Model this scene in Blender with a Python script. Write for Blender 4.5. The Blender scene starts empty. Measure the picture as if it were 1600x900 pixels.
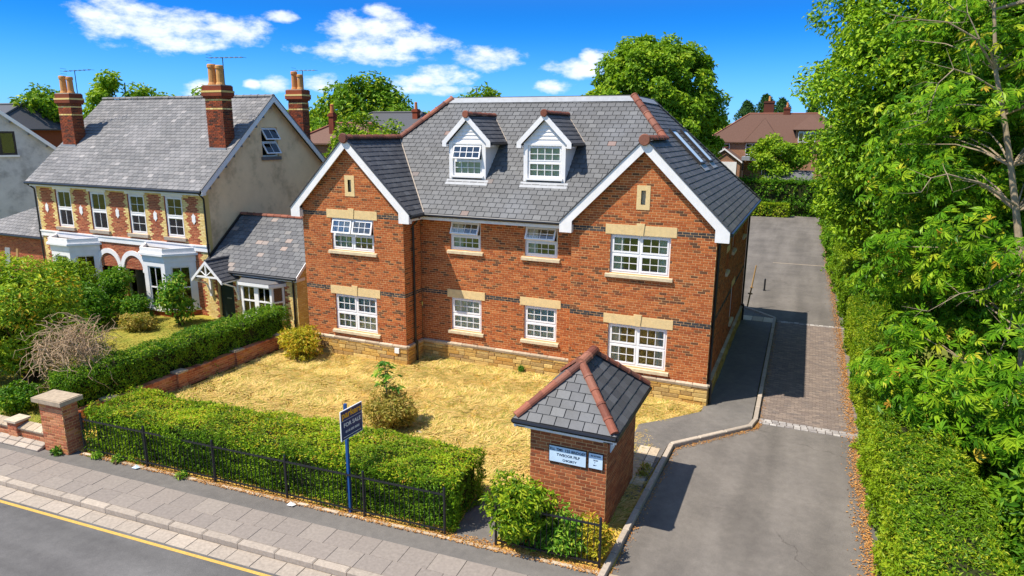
import bpy, math, random
import numpy as np
from mathutils import Vector, Matrix
random.seed(7)
rng = np.random.default_rng(7)
R = math.radians
scene = bpy.context.scene
COL = scene.collection
# ------------------------------------------------------------------ camera
CAM = Vector((2.2504, -19.8505, 8.0605))
_r = Vector((0.91586686, 0.40140178, 0.00803112)).normalized()
_f = Vector((-0.38942592, 0.89305166, -0.22540226)).normalized()
_u = _r.cross(_f).normalized()
cam = bpy.data.cameras.new("camera")
cam.sensor_width = 36.0
cam.lens = 23.654
cam.clip_start = 0.1
cam.clip_end = 5000
camo = bpy.data.objects.new("camera", cam)
COL.objects.link(camo)
camo.matrix_world = Matrix(((_r.x, _u.x, -_f.x, CAM.x), (_r.y, _u.y, -_f.y, CAM.y), (_r.z, _u.z, -_f.z, CAM.z), (0, 0, 0, 1)))
scene.camera = camo
# ------------------------------------------------------------------ sun and sky
SUN = Vector((-0.44, -0.42, 1.0)).normalized()          # towards the sun
sl = bpy.data.lights.new("sun", 'SUN')
sl.energy = 4.7
sl.angle = R(0.55)
sl.color = (1.0, 0.945, 0.86)
so = bpy.data.objects.new("sun", sl)
COL.objects.link(so)
so.rotation_euler = (-SUN).to_track_quat('-Z', 'Y').to_euler()
so.location = (-20, -20, 40)
scene.view_settings.view_transform = 'Standard'
scene.view_settings.look = 'None'
scene.view_settings.exposure = 0.55
scene.view_settings.gamma = 1.0
scene.cycles.max_bounces = 7
scene.cycles.diffuse_bounces = 3
scene.cycles.glossy_bounces = 3
scene.cycles.transmission_bounces = 3
scene.cycles.transparent_max_bounces = 8
scene.view_settings.use_curve_mapping = False

world = bpy.data.worlds.new("World")
scene.world = world
world.use_nodes = True
nt = world.node_tree
N = nt.nodes
Lk = nt.links
N.clear()


def wn(t, **kw):
    n = N.new(t)
    for k, v in kw.items():
        setattr(n, k, v)
    return n


def wm(op, a, b=None, c=None, clamp=False):
    n = N.new('ShaderNodeMath')
    n.operation = op
    n.use_clamp = clamp
    for i, x in enumerate((a, b, c)):
        if x is None:
            continue
        if isinstance(x, (int, float)):
            n.inputs[i].default_value = x
        else:
            Lk.new(x, n.inputs[i])
    return n.outputs[0]


sky = wn('ShaderNodeTexSky', sky_type='NISHITA')
sky.sun_disc = False
sky.sun_elevation = math.asin(SUN.z)
sky.sun_rotation = math.atan2(SUN.x, SUN.y)
sky.altitude = 300
sky.air_density = 1.0
sky.dust_density = 0.3
sky.ozone_density = 3.0
hsv = wn('ShaderNodeHueSaturation')
hsv.inputs['Saturation'].default_value = 1.1
hsv.inputs['Value'].default_value = 2.6
Lk.new(sky.outputs[0], hsv.inputs['Color'])
tc = wn('ShaderNodeTexCoord')
sep = wn('ShaderNodeSeparateXYZ')
Lk.new(tc.outputs['Generated'], sep.inputs[0])
az = wm('ARCTAN2', sep.outputs[0], sep.outputs[1])
el = wm('ARCSINE', sep.outputs[2])
CL = [(-0.913,0.134,0.049,0.023),(-0.868,0.123,0.083,0.024),(-0.844,0.107,0.042,0.011),(-0.781,0.126,0.040,0.016),(-0.725,0.147,0.020,0.008),(-0.605,0.132,0.066,0.023),(-0.610,0.107,0.088,0.015),(-0.591,0.157,0.026,0.011),(-0.557,0.119,0.053,0.013),(-0.446,0.102,0.045,0.015),(-0.513,0.077,0.041,0.014),(-0.545,0.068,0.045,0.010),(-0.532,0.058,0.054,0.007),(-0.319,0.088,0.049,0.012),(-0.297,0.101,0.020,0.012),(-0.676,0.064,0.027,0.011),(-0.739,0.060,0.018,0.012),(-0.827,0.051,0.023,0.011),(-0.354,0.064,0.023,0.009),(-0.768,0.059,0.011,0.006),(0.154,0.112,0.037,0.014),(-0.006,0.005,0.023,0.007)]
for k in range(70):                                     # the same scattered cumulus all round
    a = random.uniform(-math.pi, math.pi)
    if -1.15 < a < 0.3:
        continue
    e = random.uniform(0.06, 0.45)
    s = random.uniform(0.03, 0.08)
    CL.append((a, e, s, s * 0.33))
best = None
for (a, e, sa, sb) in CL:
    x = wm('MULTIPLY', wm('SUBTRACT', az, a), 1 / (sa * 1.15))
    y = wm('MULTIPLY', wm('SUBTRACT', el, e), 1 / (sb * 1.15))
    q = wm('SUBTRACT', 1.0, wm('ADD', wm('MULTIPLY', x, x), wm('MULTIPLY', y, y)))
    best = q if best is None else wm('SMOOTH_MAX', best, q, 0.25)
best = wm('MAXIMUM', best, -3.0)
cmb = wn('ShaderNodeCombineXYZ')
Lk.new(wm('MULTIPLY', az, 1.0), cmb.inputs[0])
Lk.new(wm('MULTIPLY', el, 2.0), cmb.inputs[1])
n1 = wn('ShaderNodeTexNoise')
n1.inputs['Scale'].default_value = 27
n1.inputs['Detail'].default_value = 8
n1.inputs['Roughness'].default_value = 0.62
Lk.new(cmb.outputs[0], n1.inputs['Vector'])
fb = wm('MULTIPLY', wm('SUBTRACT', n1.outputs[0], 0.5), 3.7)
dens = wm('ADD', wm('ADD', best, fb), -0.15)
mr = wn('ShaderNodeMapRange')
mr.interpolation_type = 'SMOOTHSTEP'
Lk.new(dens, mr.inputs['Value'])
mr.inputs['From Min'].default_value = -0.35
mr.inputs['From Max'].default_value = 1.15
# noise mixes soft grey-blue into the white of the clouds
n2 = wn('ShaderNodeTexNoise')
n2.inputs['Scale'].default_value = 22
n2.inputs['Detail'].default_value = 5
Lk.new(cmb.outputs[0], n2.inputs['Vector'])
cm = wn('ShaderNodeMix', data_type='RGBA')
cm.inputs[6].default_value = (4.4, 5.1, 6.2, 1)
cm.inputs[7].default_value = (7.5, 7.55, 7.6, 1)
Lk.new(n2.outputs[0], cm.inputs[0])
mx = wn('ShaderNodeMix', data_type='RGBA')
Lk.new(wm('MULTIPLY', mr.outputs[0], 0.96), mx.inputs[0])
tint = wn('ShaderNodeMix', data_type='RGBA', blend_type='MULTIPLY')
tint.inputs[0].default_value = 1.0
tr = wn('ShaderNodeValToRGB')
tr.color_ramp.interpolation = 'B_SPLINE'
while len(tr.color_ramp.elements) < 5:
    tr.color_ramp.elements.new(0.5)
for e_, (p_, c_) in zip(tr.color_ramp.elements, [(0.0, (0.105, 0.24, 0.53, 1)), (0.14, (0.08, 0.22, 0.47, 1)), (0.26, (0.018, 0.165, 0.36, 1)), (0.42, (0.004, 0.118, 0.315, 1)), (1.0, (0.62, 0.57, 0.52, 1))]):  # last stop: upper sky out of view, made pale to add neutral fill
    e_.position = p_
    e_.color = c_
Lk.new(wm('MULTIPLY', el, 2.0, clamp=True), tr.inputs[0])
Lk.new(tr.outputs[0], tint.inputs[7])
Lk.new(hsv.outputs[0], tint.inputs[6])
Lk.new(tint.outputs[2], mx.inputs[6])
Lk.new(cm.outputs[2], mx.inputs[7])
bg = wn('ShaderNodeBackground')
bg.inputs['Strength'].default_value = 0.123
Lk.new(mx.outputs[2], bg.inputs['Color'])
wo = wn('ShaderNodeOutputWorld')
Lk.new(bg.outputs[0], wo.inputs[0])
try:
    world.cycles.sampling_method = 'MANUAL'
    world.cycles.sample_map_resolution = 512
except Exception:
    pass
# ------------------------------------------------------------------ materials
def s2l(c):
    c = c / 255.0
    return c / 12.92 if c <= 0.04045 else ((c + 0.055) / 1.055) ** 2.4


def rgb(r, g, b):
    return (s2l(r), s2l(g), s2l(b), 1.0)


MATS = {}


class NT:
    def __init__(self, name):
        self.m = bpy.data.materials.new(name)
        self.m.use_nodes = True
        self.t = self.m.node_tree
        self.t.nodes.clear()
        self.out = self.n('ShaderNodeOutputMaterial')
        self.b = self.n('ShaderNodeBsdfPrincipled')
        self.l(self.b.outputs[0], self.out.inputs[0])
        MATS[name] = self.m

    def n(self, t, **kw):
        x = self.t.nodes.new(t)
        for k, v in kw.items():
            setattr(x, k, v)
        return x

    def l(self, a, b):
        self.t.links.new(a, b)

    def math(self, op, a, b=None):
        x = self.n('ShaderNodeMath', operation=op)
        for i, q in enumerate((a, b)):
            if q is None:
                continue
            if isinstance(q, (int, float)):
                x.inputs[i].default_value = q
            else:
                self.l(q, x.inputs[i])
        return x.outputs[0]

    def ramp(self, fac, stops, interp='LINEAR'):
        x = self.n('ShaderNodeValToRGB')
        cr = x.color_ramp
        cr.interpolation = interp
        while len(cr.elements) < len(stops):
            cr.elements.new(0.5)
        for e, (p, c) in zip(cr.elements, stops):
            e.position = p
            e.color = c
        self.l(fac, x.inputs[0])
        return x.outputs[0]

    def noise(self, scale, detail=4, rough=0.55, coord='obj', dist=0.0):
        x = self.n('ShaderNodeTexNoise')
        x.inputs['Scale'].default_value = scale
        x.inputs['Detail'].default_value = detail
        x.inputs['Roughness'].default_value = rough
        x.inputs['Distortion'].default_value = dist
        g = self.n('ShaderNodeNewGeometry')
        self.l(g.outputs['Position'], x.inputs['Vector'])
        return x.outputs[0]

    def tone(self):
        a = self.n('ShaderNodeAttribute', attribute_name='tone')
        o = self.n('ShaderNodeObjectInfo')
        return self.math('FRACT', self.math('ADD', a.outputs['Fac'], o.outputs['Random']))

    def mix(self, f, a, b, blend='MIX'):
        x = self.n('ShaderNodeMix', data_type='RGBA', blend_type=blend)
        for i, q in ((0, f), (6, a), (7, b)):
            if isinstance(q, (int, float)):
                x.inputs[i].default_value = q
            elif isinstance(q, tuple):
                x.inputs[i].default_value = q
            else:
                self.l(q, x.inputs[i])
        return x.outputs[2]

    def col(self, c):
        if isinstance(c, tuple):
            self.b.inputs['Base Color'].default_value = c
        else:
            self.l(c, self.b.inputs['Base Color'])

    def bump(self, h, strength=0.3, dist=0.02):
        x = self.n('ShaderNodeBump')
        x.inputs['Strength'].default_value = strength
        x.inputs['Distance'].default_value = dist
        self.l(h, x.inputs['Height'])
        self.l(x.outputs[0], self.b.inputs['Normal'])

    def set(self, rough=0.8, spec=0.3, metal=0.0):
        self.b.inputs['Roughness'].default_value = rough
        self.b.inputs['Specular IOR Level'].default_value = spec
        self.b.inputs['Metallic'].default_value = metal


def toned(name, stops, rough=0.85, spec=0.25, nscale=30, namt=0.25, bump=0.25, bdist=0.01, big=None, interp='LINEAR'):
    k = NT(name)
    c = k.ramp(k.tone(), stops, interp)
    nz = k.noise(nscale, 5)
    c = k.mix(namt, c, k.ramp(nz, [(0.25, (0.25, 0.25, 0.25, 1)), (0.75, (1.25, 1.25, 1.25, 1))]), 'MULTIPLY')
    if big:
        bz = k.noise(big[0], 4, 0.6)
        f = k.ramp(bz, [(big[1], (0, 0, 0, 1)), (big[2], (1, 1, 1, 1))])
        c = k.mix(k.math('MULTIPLY', f, big[4]), c, big[3])
    k.col(c)
    k.bump(nz, bump, bdist)
    k.set(rough, spec)
    return k.m


def plain(name, c, rough=0.6, spec=0.35, metal=0.0, nscale=8, amt=0.2, bump=0.0):
    k = NT(name)
    nz = k.noise(nscale, 6, 0.6)
    k.col(k.mix(amt, c, k.ramp(nz, [(0.3, (0.45, 0.43, 0.4, 1)), (0.7, (1.2, 1.2, 1.2, 1))]), 'MULTIPLY'))
    if bump:
        k.bump(nz, bump, 0.01)
    k.set(rough, spec, metal)
    return k.m


BR = [(0.0, rgb(184, 100, 50)), (0.22, rgb(168, 89, 45)), (0.42, rgb(196, 114, 60)), (0.58, rgb(158, 82, 43)), (0.82, rgb(180, 96, 47)), (0.86, rgb(130, 80, 48)), (0.95, rgb(96, 66, 46)), (1.0, rgb(150, 78, 42))]
M_brick = toned('brick_orange', BR, nscale=40, namt=0.3, bump=0.4, big=(0.9, 0.5, 0.75, rgb(130, 80, 50), 0.2))
M_brickold = toned('brick_red', [(0, rgb(176, 92, 62)), (0.3, rgb(150, 72, 48)), (0.6, rgb(190, 108, 72)), (0.85, rgb(128, 62, 46)), (1, rgb(170, 96, 70))], nscale=40, namt=0.35, bump=0.4)
M_brickgate = toned('brick_brown', [(0, rgb(172, 94, 54)), (0.3, rgb(148, 78, 46)), (0.6, rgb(188, 110, 66)), (0.85, rgb(128, 74, 48)), (1, rgb(162, 90, 54))], nscale=45, namt=0.3, bump=0.4)
M_brickpier = toned('brick_pier', [(0, rgb(198, 124, 84)), (0.3, rgb(176, 98, 66)), (0.6, rgb(208, 142, 100)), (0.85, rgb(150, 84, 60)), (1, rgb(204, 140, 74))], nscale=40, namt=0.35, bump=0.4)
M_brickchim = toned('brick_chimney', [(0, rgb(160, 76, 44)), (0.3, rgb(120, 58, 40)), (0.6, rgb(176, 84, 46)), (0.85, rgb(74, 48, 40)), (1, rgb(130, 64, 42))], nscale=40, namt=0.4, bump=0.4, big=(1.2, 0.42, 0.7, rgb(60, 42, 36), 0.5))
M_bluebrick = toned('brick_charcoal', [(0, rgb(72, 70, 70)), (0.5, rgb(56, 52, 52)), (1, rgb(92, 84, 78))], nscale=40, namt=0.3)
M_buffbrick = toned('brick_buff', [(0, rgb(232, 206, 132)), (0.5, rgb(216, 184, 110)), (1, rgb(240, 216, 150))], nscale=35, namt=0.25, bump=0.3)
M_mortar = plain('mortar', rgb(212, 166, 114), 0.95, 0.1, nscale=25, amt=0.35, bump=0.3)
M_slate = toned('slate_grey', [(0, rgb(95, 94, 92)), (0.25, rgb(89, 88, 86)), (0.5, rgb(101, 100, 98)), (0.75, rgb(91, 90, 88)), (0.9, rgb(110, 109, 106)), (0.93, rgb(84, 83, 82)), (0.985, rgb(104, 102, 99)), (1, rgb(150, 108, 86))], rough=0.62, spec=0.4, nscale=22, namt=0.25, bump=0.2, big=(0.55, 0.5, 0.72, rgb(136, 139, 144), 0.2))
M_slatedarkshade = toned('slate_dark_shade', [(0, rgb(82, 81, 81)), (0.3, rgb(72, 71, 72)), (0.6, rgb(90, 89, 89)), (0.9, rgb(78, 77, 78)), (1, rgb(98, 97, 97))], rough=0.6, spec=0.4, nscale=22, namt=0.25, bump=0.2)  # dark slate; on side slopes its darker tone stands in for their shade
M_slateold = toned('slate_weathered', [(0, rgb(116, 114, 111)), (0.2, rgb(103, 101, 99)), (0.4, rgb(126, 123, 119)), (0.6, rgb(111, 108, 105)), (0.8, rgb(134, 130, 126)), (0.93, rgb(107, 104, 101)), (1, rgb(158, 152, 146))], rough=0.7, spec=0.3, nscale=18, namt=0.3, bump=0.25, big=(0.4, 0.45, 0.7, rgb(158, 153, 150), 0.3))
M_slatecot = toned('slate_mixed', [(0, rgb(102, 101, 100)), (0.3, rgb(88, 87, 87)), (0.6, rgb(112, 111, 109)), (0.9, rgb(97, 96, 95)), (0.95, rgb(130, 125, 119)), (1, rgb(166, 142, 126))], rough=0.65, spec=0.35, nscale=20, namt=0.3, bump=0.25)
M_under = plain('roof_underlay', rgb(44, 44, 46), 0.9, 0.1, nscale=6, amt=0.3)
M_terra = toned('terracotta', [(0, rgb(140, 82, 62)), (0.3, rgb(120, 70, 54)), (0.6, rgb(156, 94, 70)), (0.85, rgb(104, 66, 54)), (1, rgb(168, 110, 86))], rough=0.7, nscale=25, namt=0.35, bump=0.3)
M_clay = toned('clay_tile', [(0, rgb(112, 84, 69)), (0.5, rgb(100, 73, 60)), (1, rgb(124, 94, 78))], nscale=10, namt=0.3)
M_pot = toned('pot_buff', [(0, rgb(214, 164, 96)), (0.5, rgb(204, 142, 84)), (1, rgb(196, 116, 66))], rough=0.8, nscale=12, namt=0.3)
M_white = plain('white_paint', (0.86, 0.825, 0.78, 1), 0.35, 0.4, nscale=3, amt=0.16)
M_upvc = plain('white_plastic', (0.87, 0.84, 0.80, 1), 0.28, 0.45, nscale=5, amt=0.05)
M_black = plain('black_plastic', (0.012, 0.012, 0.014, 1), 0.35, 0.5, nscale=10, amt=0.2)
M_iron = plain('black_iron', (0.014, 0.015, 0.018, 1), 0.4, 0.5, nscale=30, amt=0.4)
M_lead = plain('lead_sheet', rgb(146, 148, 150), 0.5, 0.5, nscale=6, amt=0.35, bump=0.1)
M_felt = plain('roof_felt', rgb(120, 116, 112), 0.9, 0.2, nscale=10, amt=0.4, bump=0.3)
M_cream = plain('cream_stone', rgb(226, 196, 140), 0.85, 0.2, nscale=9, amt=0.25, bump=0.15)
M_sill = plain('sill_stone', rgb(214, 194, 158), 0.85, 0.2, nscale=7, amt=0.4, bump=0.15)
M_plinth = toned('plinth_stone', [(0, rgb(212, 172, 92)), (0.25, rgb(186, 142, 72)), (0.5, rgb(224, 190, 116)), (0.75, rgb(168, 136, 84)), (0.9, rgb(204, 150, 70)), (1, rgb(150, 128, 96))], nscale=14, namt=0.4, bump=0.6, bdist=0.02)
M_coping = toned('coping_stone', [(0, rgb(190, 170, 142)), (0.5, rgb(170, 150, 124)), (1, rgb(206, 188, 160))], nscale=12, namt=0.4, bump=0.4)
M_render = None
k = NT('beige_render')
nz = k.noise(0.9, 7, 0.65)
nf = k.noise(45, 3)
c = k.mix(1.0, rgb(250, 216, 166), k.ramp(nz, [(0.32, (0.62, 0.60, 0.58, 1)), (0.48, (0.95, 0.94, 0.93, 1)), (0.7, (1.06, 1.06, 1.06, 1))]), 'MULTIPLY')
k.col(c)
k.bump(nf, 0.35, 0.01)
k.set(0.95, 0.15)
M_render = k.m
k = NT('grey_render')
nz = k.noise(1.1, 7, 0.65)
c = k.mix(1.0, rgb(206, 202, 196), k.ramp(nz, [(0.32, (0.55, 0.55, 0.55, 1)), (0.5, (0.9, 0.9, 0.9, 1)), (0.7, (1.04, 1.04, 1.04, 1))]), 'MULTIPLY')
k.col(c)
k.bump(k.noise(40, 3), 0.3, 0.01)
k.set(0.95, 0.15)
M_greyrender = k.m
M_brickflat = None
k = NT('brick_far')
bt = k.n('ShaderNodeTexBrick')
g = k.n('ShaderNodeTexCoord')
mp = k.n('ShaderNodeMapping')
mp.inputs['Rotation'].default_value = (R(90), 0, 0)
k.l(g.outputs['Object'], mp.inputs[0])
k.l(mp.outputs[0], bt.inputs['Vector'])
bt.inputs['Color1'].default_value = rgb(152, 100, 70)
bt.inputs['Color2'].default_value = rgb(130, 84, 60)
bt.inputs['Mortar'].default_value = rgb(176, 150, 124)
bt.inputs['Scale'].default_value = 1.0
bt.inputs['Brick Width'].default_value = 0.225
bt.inputs['Row Height'].default_value = 0.075
bt.inputs['Mortar Size'].default_value = 0.008
k.col(bt.outputs[0])
k.set(0.9, 0.2)
M_brickflat = k.m


def asphalt(name, c0, c1, big, grit, tracks=None):
    k = NT(name)
    a = k.noise(0.55, 5, 0.6)
    b = k.noise(160, 2, 0.6)
    d = k.noise(5, 5, 0.6)
    c = k.ramp(a, [(0.3, c0), (0.7, c1)])
    if tracks:
        g0 = k.n('ShaderNodeNewGeometry')
        mp0 = k.n('ShaderNodeMapping')
        mp0.inputs['Scale'].default_value = tracks
        k.l(g0.outputs['Position'], mp0.inputs[0])
        x0 = k.n('ShaderNodeTexNoise')
        x0.inputs['Scale'].default_value = 1.0
        x0.inputs['Detail'].default_value = 2
        k.l(mp0.outputs[0], x0.inputs['Vector'])
        c = k.mix(0.6, c, k.ramp(x0.outputs[0], [(0.35, (0.72, 0.71, 0.7, 1)), (0.65, (1.22, 1.21, 1.2, 1))]), 'MULTIPLY')
        vo_ = k.n('ShaderNodeTexVoronoi', feature='DISTANCE_TO_EDGE')
        vo_.inputs['Scale'].default_value = 0.33
        nn_ = k.n('ShaderNodeTexNoise')
        nn_.inputs['Scale'].default_value = 2.2
        nn_.inputs['Detail'].default_value = 6
        k.l(g0.outputs['Position'], nn_.inputs['Vector'])
        wv = k.mix(0.35, g0.outputs['Position'], nn_.outputs['Color'], 'LINEAR_LIGHT')
        k.l(wv, vo_.inputs['Vector'])
        cr = k.ramp(vo_.outputs['Distance'], [(0.0, (0.5, 0.48, 0.46, 1)), (0.006, (1, 1, 1, 1))])
        msk = k.ramp(k.noise(0.4, 2), [(0.52, (0, 0, 0, 1)), (0.62, (1, 1, 1, 1))])
        c = k.mix(k.math('MULTIPLY', msk, 0.8), c, k.mix(1.0, c, cr, 'MULTIPLY'))
    c = k.mix(big, c, k.ramp(d, [(0.3, (0.6, 0.6, 0.6, 1)), (0.7, (1.25, 1.24, 1.22, 1))]), 'MULTIPLY')
    c = k.mix(grit, c, k.ramp(b, [(0.35, (0.35, 0.35, 0.36, 1)), (0.62, (1.25, 1.25, 1.25, 1)), (0.75, (2.2, 2.2, 2.1, 1))]), 'MULTIPLY')
    k.col(c)
    k.bump(b, 0.35, 0.006)
    k.set(0.92, 0.2)
    return k.m


M_road = asphalt('road_asphalt', rgb(98, 95, 92), rgb(112, 109, 105), 0.3, 0.45, (0.12, 1.3, 1))
M_drive = asphalt('drive_asphalt', rgb(104, 98, 91), rgb(122, 115, 106), 0.3, 0.45, (1.15, 0.1, 1))
M_path = asphalt('path_asphalt', rgb(106, 101, 95), rgb(122, 116, 108), 0.35, 0.45)
M_flag = toned('paving_flag', [(0, rgb(146, 134, 122)), (0.5, rgb(140, 129, 118)), (1, rgb(152, 140, 127))], nscale=14, namt=0.3, bump=0.15, bdist=0.004, big=(2.2, 0.5, 0.75, rgb(140, 128, 118), 0.35))
M_kerb = toned('kerb_concrete', [(0, rgb(178, 163, 145)), (0.5, rgb(166, 152, 135)), (1, rgb(188, 172, 152))], nscale=16, namt=0.35, bump=0.2, bdist=0.004)
M_sett = toned('granite_sett', [(0, rgb(168, 160, 152)), (0.5, rgb(142, 134, 128)), (1, rgb(190, 182, 172))], nscale=20, namt=0.4, bump=0.4)
M_block = toned('paving_block', [(0, rgb(134, 118, 105)), (0.4, rgb(120, 106, 96)), (0.7, rgb(146, 129, 114)), (1, rgb(112, 101, 94))], nscale=20, namt=0.35, bump=0.3)
M_joint = plain('joint_sand', rgb(104, 92, 80), 0.95, 0.1, nscale=20, amt=0.4)
M_yellow = plain('yellow_line', rgb(206, 166, 84), 0.8, 0.2, nscale=30, amt=0.4)
M_soil = plain('soil', rgb(120, 92, 64), 0.95, 0.1, nscale=12, amt=0.6, bump=0.5)

k = NT('dry_lawn')
a = k.noise(0.8, 5, 0.6, dist=0.6)
b = k.noise(9, 5, 0.7, dist=2.0)
c = k.ramp(b, [(0.25, rgb(186, 146, 60)), (0.45, rgb(220, 178, 80)), (0.6, rgb(232, 192, 94)), (0.8, rgb(208, 164, 72))])
f = k.ramp(a, [(0.5, (0, 0, 0, 1)), (0.72, (1, 1, 1, 1))])
c = k.mix(k.math('MULTIPLY', f, 0.55), c, rgb(150, 146, 62))
k.col(c)
k.bump(b, 0.8, 0.06)
k.set(0.95, 0.1)
M_lawn = k.m
k = NT('rough_ground')
a = k.noise(0.25, 5, 0.6)
b = k.noise(3, 5, 0.7)
c = k.ramp(a, [(0.3, rgb(96, 112, 48)), (0.7, rgb(140, 140, 66))])
c = k.mix(0.5, c, k.ramp(b, [(0.3, (0.5, 0.5, 0.5, 1)), (0.7, (1.2, 1.2, 1.2, 1))]), 'MULTIPLY')
k.col(c)
k.set(0.95, 0.1)
M_ground = k.m
M_straw = toned('straw_blade', [(0, rgb(232, 194, 112)), (0.3, rgb(220, 180, 96)), (0.55, rgb(240, 208, 134)), (0.70, rgb(208, 168, 88)), (0.76, rgb(184, 166, 72)), (1, rgb(132, 146, 50))], nscale=3, namt=0.1, bump=0)
M_gardengrass = toned('garden_blade', [(0, rgb(150, 152, 56)), (0.3, rgb(186, 166, 72)), (0.55, rgb(122, 138, 40)), (0.74, rgb(170, 150, 62)), (1, rgb(98, 124, 34))], nscale=3, namt=0.1, bump=0)
k = NT('garden_lawn')
c = k.ramp(k.noise(1.2, 5, 0.6), [(0.3, rgb(112, 122, 44)), (0.55, rgb(160, 144, 62)), (0.75, rgb(130, 128, 50))])
k.col(c)
k.set(0.95, 0.1)
M_garden = k.m
M_litter = toned('fallen_leaf', [(0, rgb(192, 136, 70)), (0.35, rgb(164, 108, 54)), (0.7, rgb(206, 160, 94)), (1, rgb(128, 86, 48))], nscale=10, namt=0.1, bump=0)


def leafmat(name, stops, transl=0.26, rough=0.5, big=None):
    k = NT(name)
    c = k.ramp(k.tone(), stops)
    if big:
        f = k.ramp(k.noise(big[0], 3), [(big[1], (0, 0, 0, 1)), (big[2], (1, 1, 1, 1))])
        c = k.mix(k.math('MULTIPLY', f, big[4]), c, big[3])
    k.col(c)
    k.set(rough, 0.18)
    tr = k.n('ShaderNodeBsdfTranslucent')
    c2 = k.mix(1.0, c, (1.25, 1.3, 0.5, 1), 'MULTIPLY')
    k.l(c2, tr.inputs[0])
    ms = k.n('ShaderNodeMixShader')
    ms.inputs[0].default_value = transl
    k.l(k.b.outputs[0], ms.inputs[1])
    k.l(tr.outputs[0], ms.inputs[2])
    k.l(ms.outputs[0], k.out.inputs[0])
    return k.m


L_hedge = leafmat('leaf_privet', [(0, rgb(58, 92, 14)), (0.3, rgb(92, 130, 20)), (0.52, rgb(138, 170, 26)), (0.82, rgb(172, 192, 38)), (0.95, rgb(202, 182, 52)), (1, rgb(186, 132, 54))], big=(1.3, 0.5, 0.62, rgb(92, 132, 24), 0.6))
L_hedged = leafmat('leaf_hedge_green', [(0, rgb(56, 98, 18)), (0.4, rgb(82, 126, 22)), (0.8, rgb(118, 154, 30)), (1, rgb(150, 172, 40))])
L_laurel = leafmat('leaf_hedge_lime', [(0, rgb(76, 114, 16)), (0.4, rgb(110, 142, 20)), (0.8, rgb(142, 164, 28)), (1, rgb(172, 176, 42))])
L_chest = leafmat('leaf_chestnut', [(0, rgb(62, 106, 18)), (0.3, rgb(90, 138, 24)), (0.65, rgb(122, 164, 32)), (0.93, rgb(160, 184, 42)), (0.985, rgb(196, 190, 56)), (1, rgb(200, 152, 60))], transl=0.26, rough=0.42)
L_tree = leafmat('leaf_lime_tree', [(0, rgb(80, 116, 20)), (0.4, rgb(114, 150, 28)), (0.75, rgb(148, 174, 36)), (1, rgb(178, 190, 48))], transl=0.28)
L_side = leafmat('leaf_roadside', [(0, rgb(72, 110, 20)), (0.4, rgb(104, 146, 26)), (0.75, rgb(140, 174, 34)), (1, rgb(172, 194, 46))], transl=0.32)
L_dark = leafmat('leaf_conifer', [(0, rgb(40, 74, 34)), (0.5, rgb(58, 92, 40)), (1, rgb(80, 112, 48))], transl=0.2)
L_bush = leafmat('leaf_shrub', [(0, rgb(60, 108, 26)), (0.4, rgb(88, 138, 34)), (0.8, rgb(126, 166, 44)), (1, rgb(176, 184, 70))])
L_yel = leafmat('leaf_golden', [(0, rgb(150, 150, 34)), (0.4, rgb(180, 172, 44)), (0.8, rgb(206, 188, 58)), (1, rgb(200, 150, 50))])
L_acer = leafmat('leaf_acer', [(0, rgb(84, 122, 28)), (0.3, rgb(130, 162, 34)), (0.6, rgb(172, 188, 42)), (0.85, rgb(206, 198, 54)), (1, rgb(224, 176, 58))])
L_dry = leafmat('leaf_dry', [(0, rgb(170, 150, 70)), (0.4, rgb(150, 150, 60)), (0.7, rgb(196, 166, 90)), (1, rgb(130, 146, 56))])
M_bark = plain('bark_grey', rgb(158, 140, 114), 0.9, 0.15, nscale=10, amt=0.6, bump=0.6)
M_barkd = plain('bark_brown', rgb(92, 74, 56), 0.95, 0.1, nscale=8, amt=0.6, bump=0.6)
M_twig = plain('dry_twig', rgb(186, 158, 124), 0.9, 0.15, nscale=14, amt=0.5)
M_core = plain('hedge_shade_core', rgb(54, 58, 30), 0.95, 0.1, nscale=14, amt=0.7, bump=0.8)
M_room = plain('room_wall', rgb(70, 64, 56), 0.9, 0.1, nscale=2, amt=0.3)
M_curtain = plain('curtain', rgb(226, 226, 216), 0.9, 0.1, nscale=3, amt=0.1)
M_blind = plain('net_blind', rgb(226, 238, 230), 0.9, 0.1, nscale=3, amt=0.1)
M_board = plain('weatherboard', (0.84, 0.81, 0.77, 1), 0.4, 0.4, nscale=4, amt=0.1)
M_door = plain('door_green', rgb(36, 52, 50), 0.4, 0.4, nscale=6, amt=0.2)
M_frame = plain('dark_frame', rgb(60, 54, 48), 0.5, 0.3, nscale=6, amt=0.2)
M_navy = plain('sign_navy', rgb(26, 44, 98), 0.4, 0.4, nscale=6, amt=0.1)
M_bluepost = plain('post_blue', rgb(20, 74, 132), 0.4, 0.4, nscale=6, amt=0.2)
M_gold = plain('sign_gold', rgb(240, 170, 40), 0.5, 0.3, nscale=6, amt=0.1)
M_paleblue = plain('sign_pale', rgb(206, 226, 240), 0.35, 0.4, nscale=3, amt=0.15)
M_ink = plain('sign_ink', rgb(48, 62, 78), 0.6, 0.3, nscale=20, amt=0.2)
M_alu = plain('aluminium', (0.6, 0.62, 0.64, 1), 0.3, 0.5, 0.8, nscale=10, amt=0.2)
M_timber = plain('timber', rgb(176, 140, 92), 0.8, 0.2, nscale=10, amt=0.4)
k = NT('window_glass')
fr = k.n('ShaderNodeFresnel')
fr.inputs[0].default_value = 1.5
gl = k.n('ShaderNodeBsdfGlossy')
gl.inputs['Roughness'].default_value = 0.02
tp = k.n('ShaderNodeBsdfTransparent')
tp.inputs[0].default_value = (0.86, 0.92, 0.9, 1)
ms = k.n('ShaderNodeMixShader')
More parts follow.
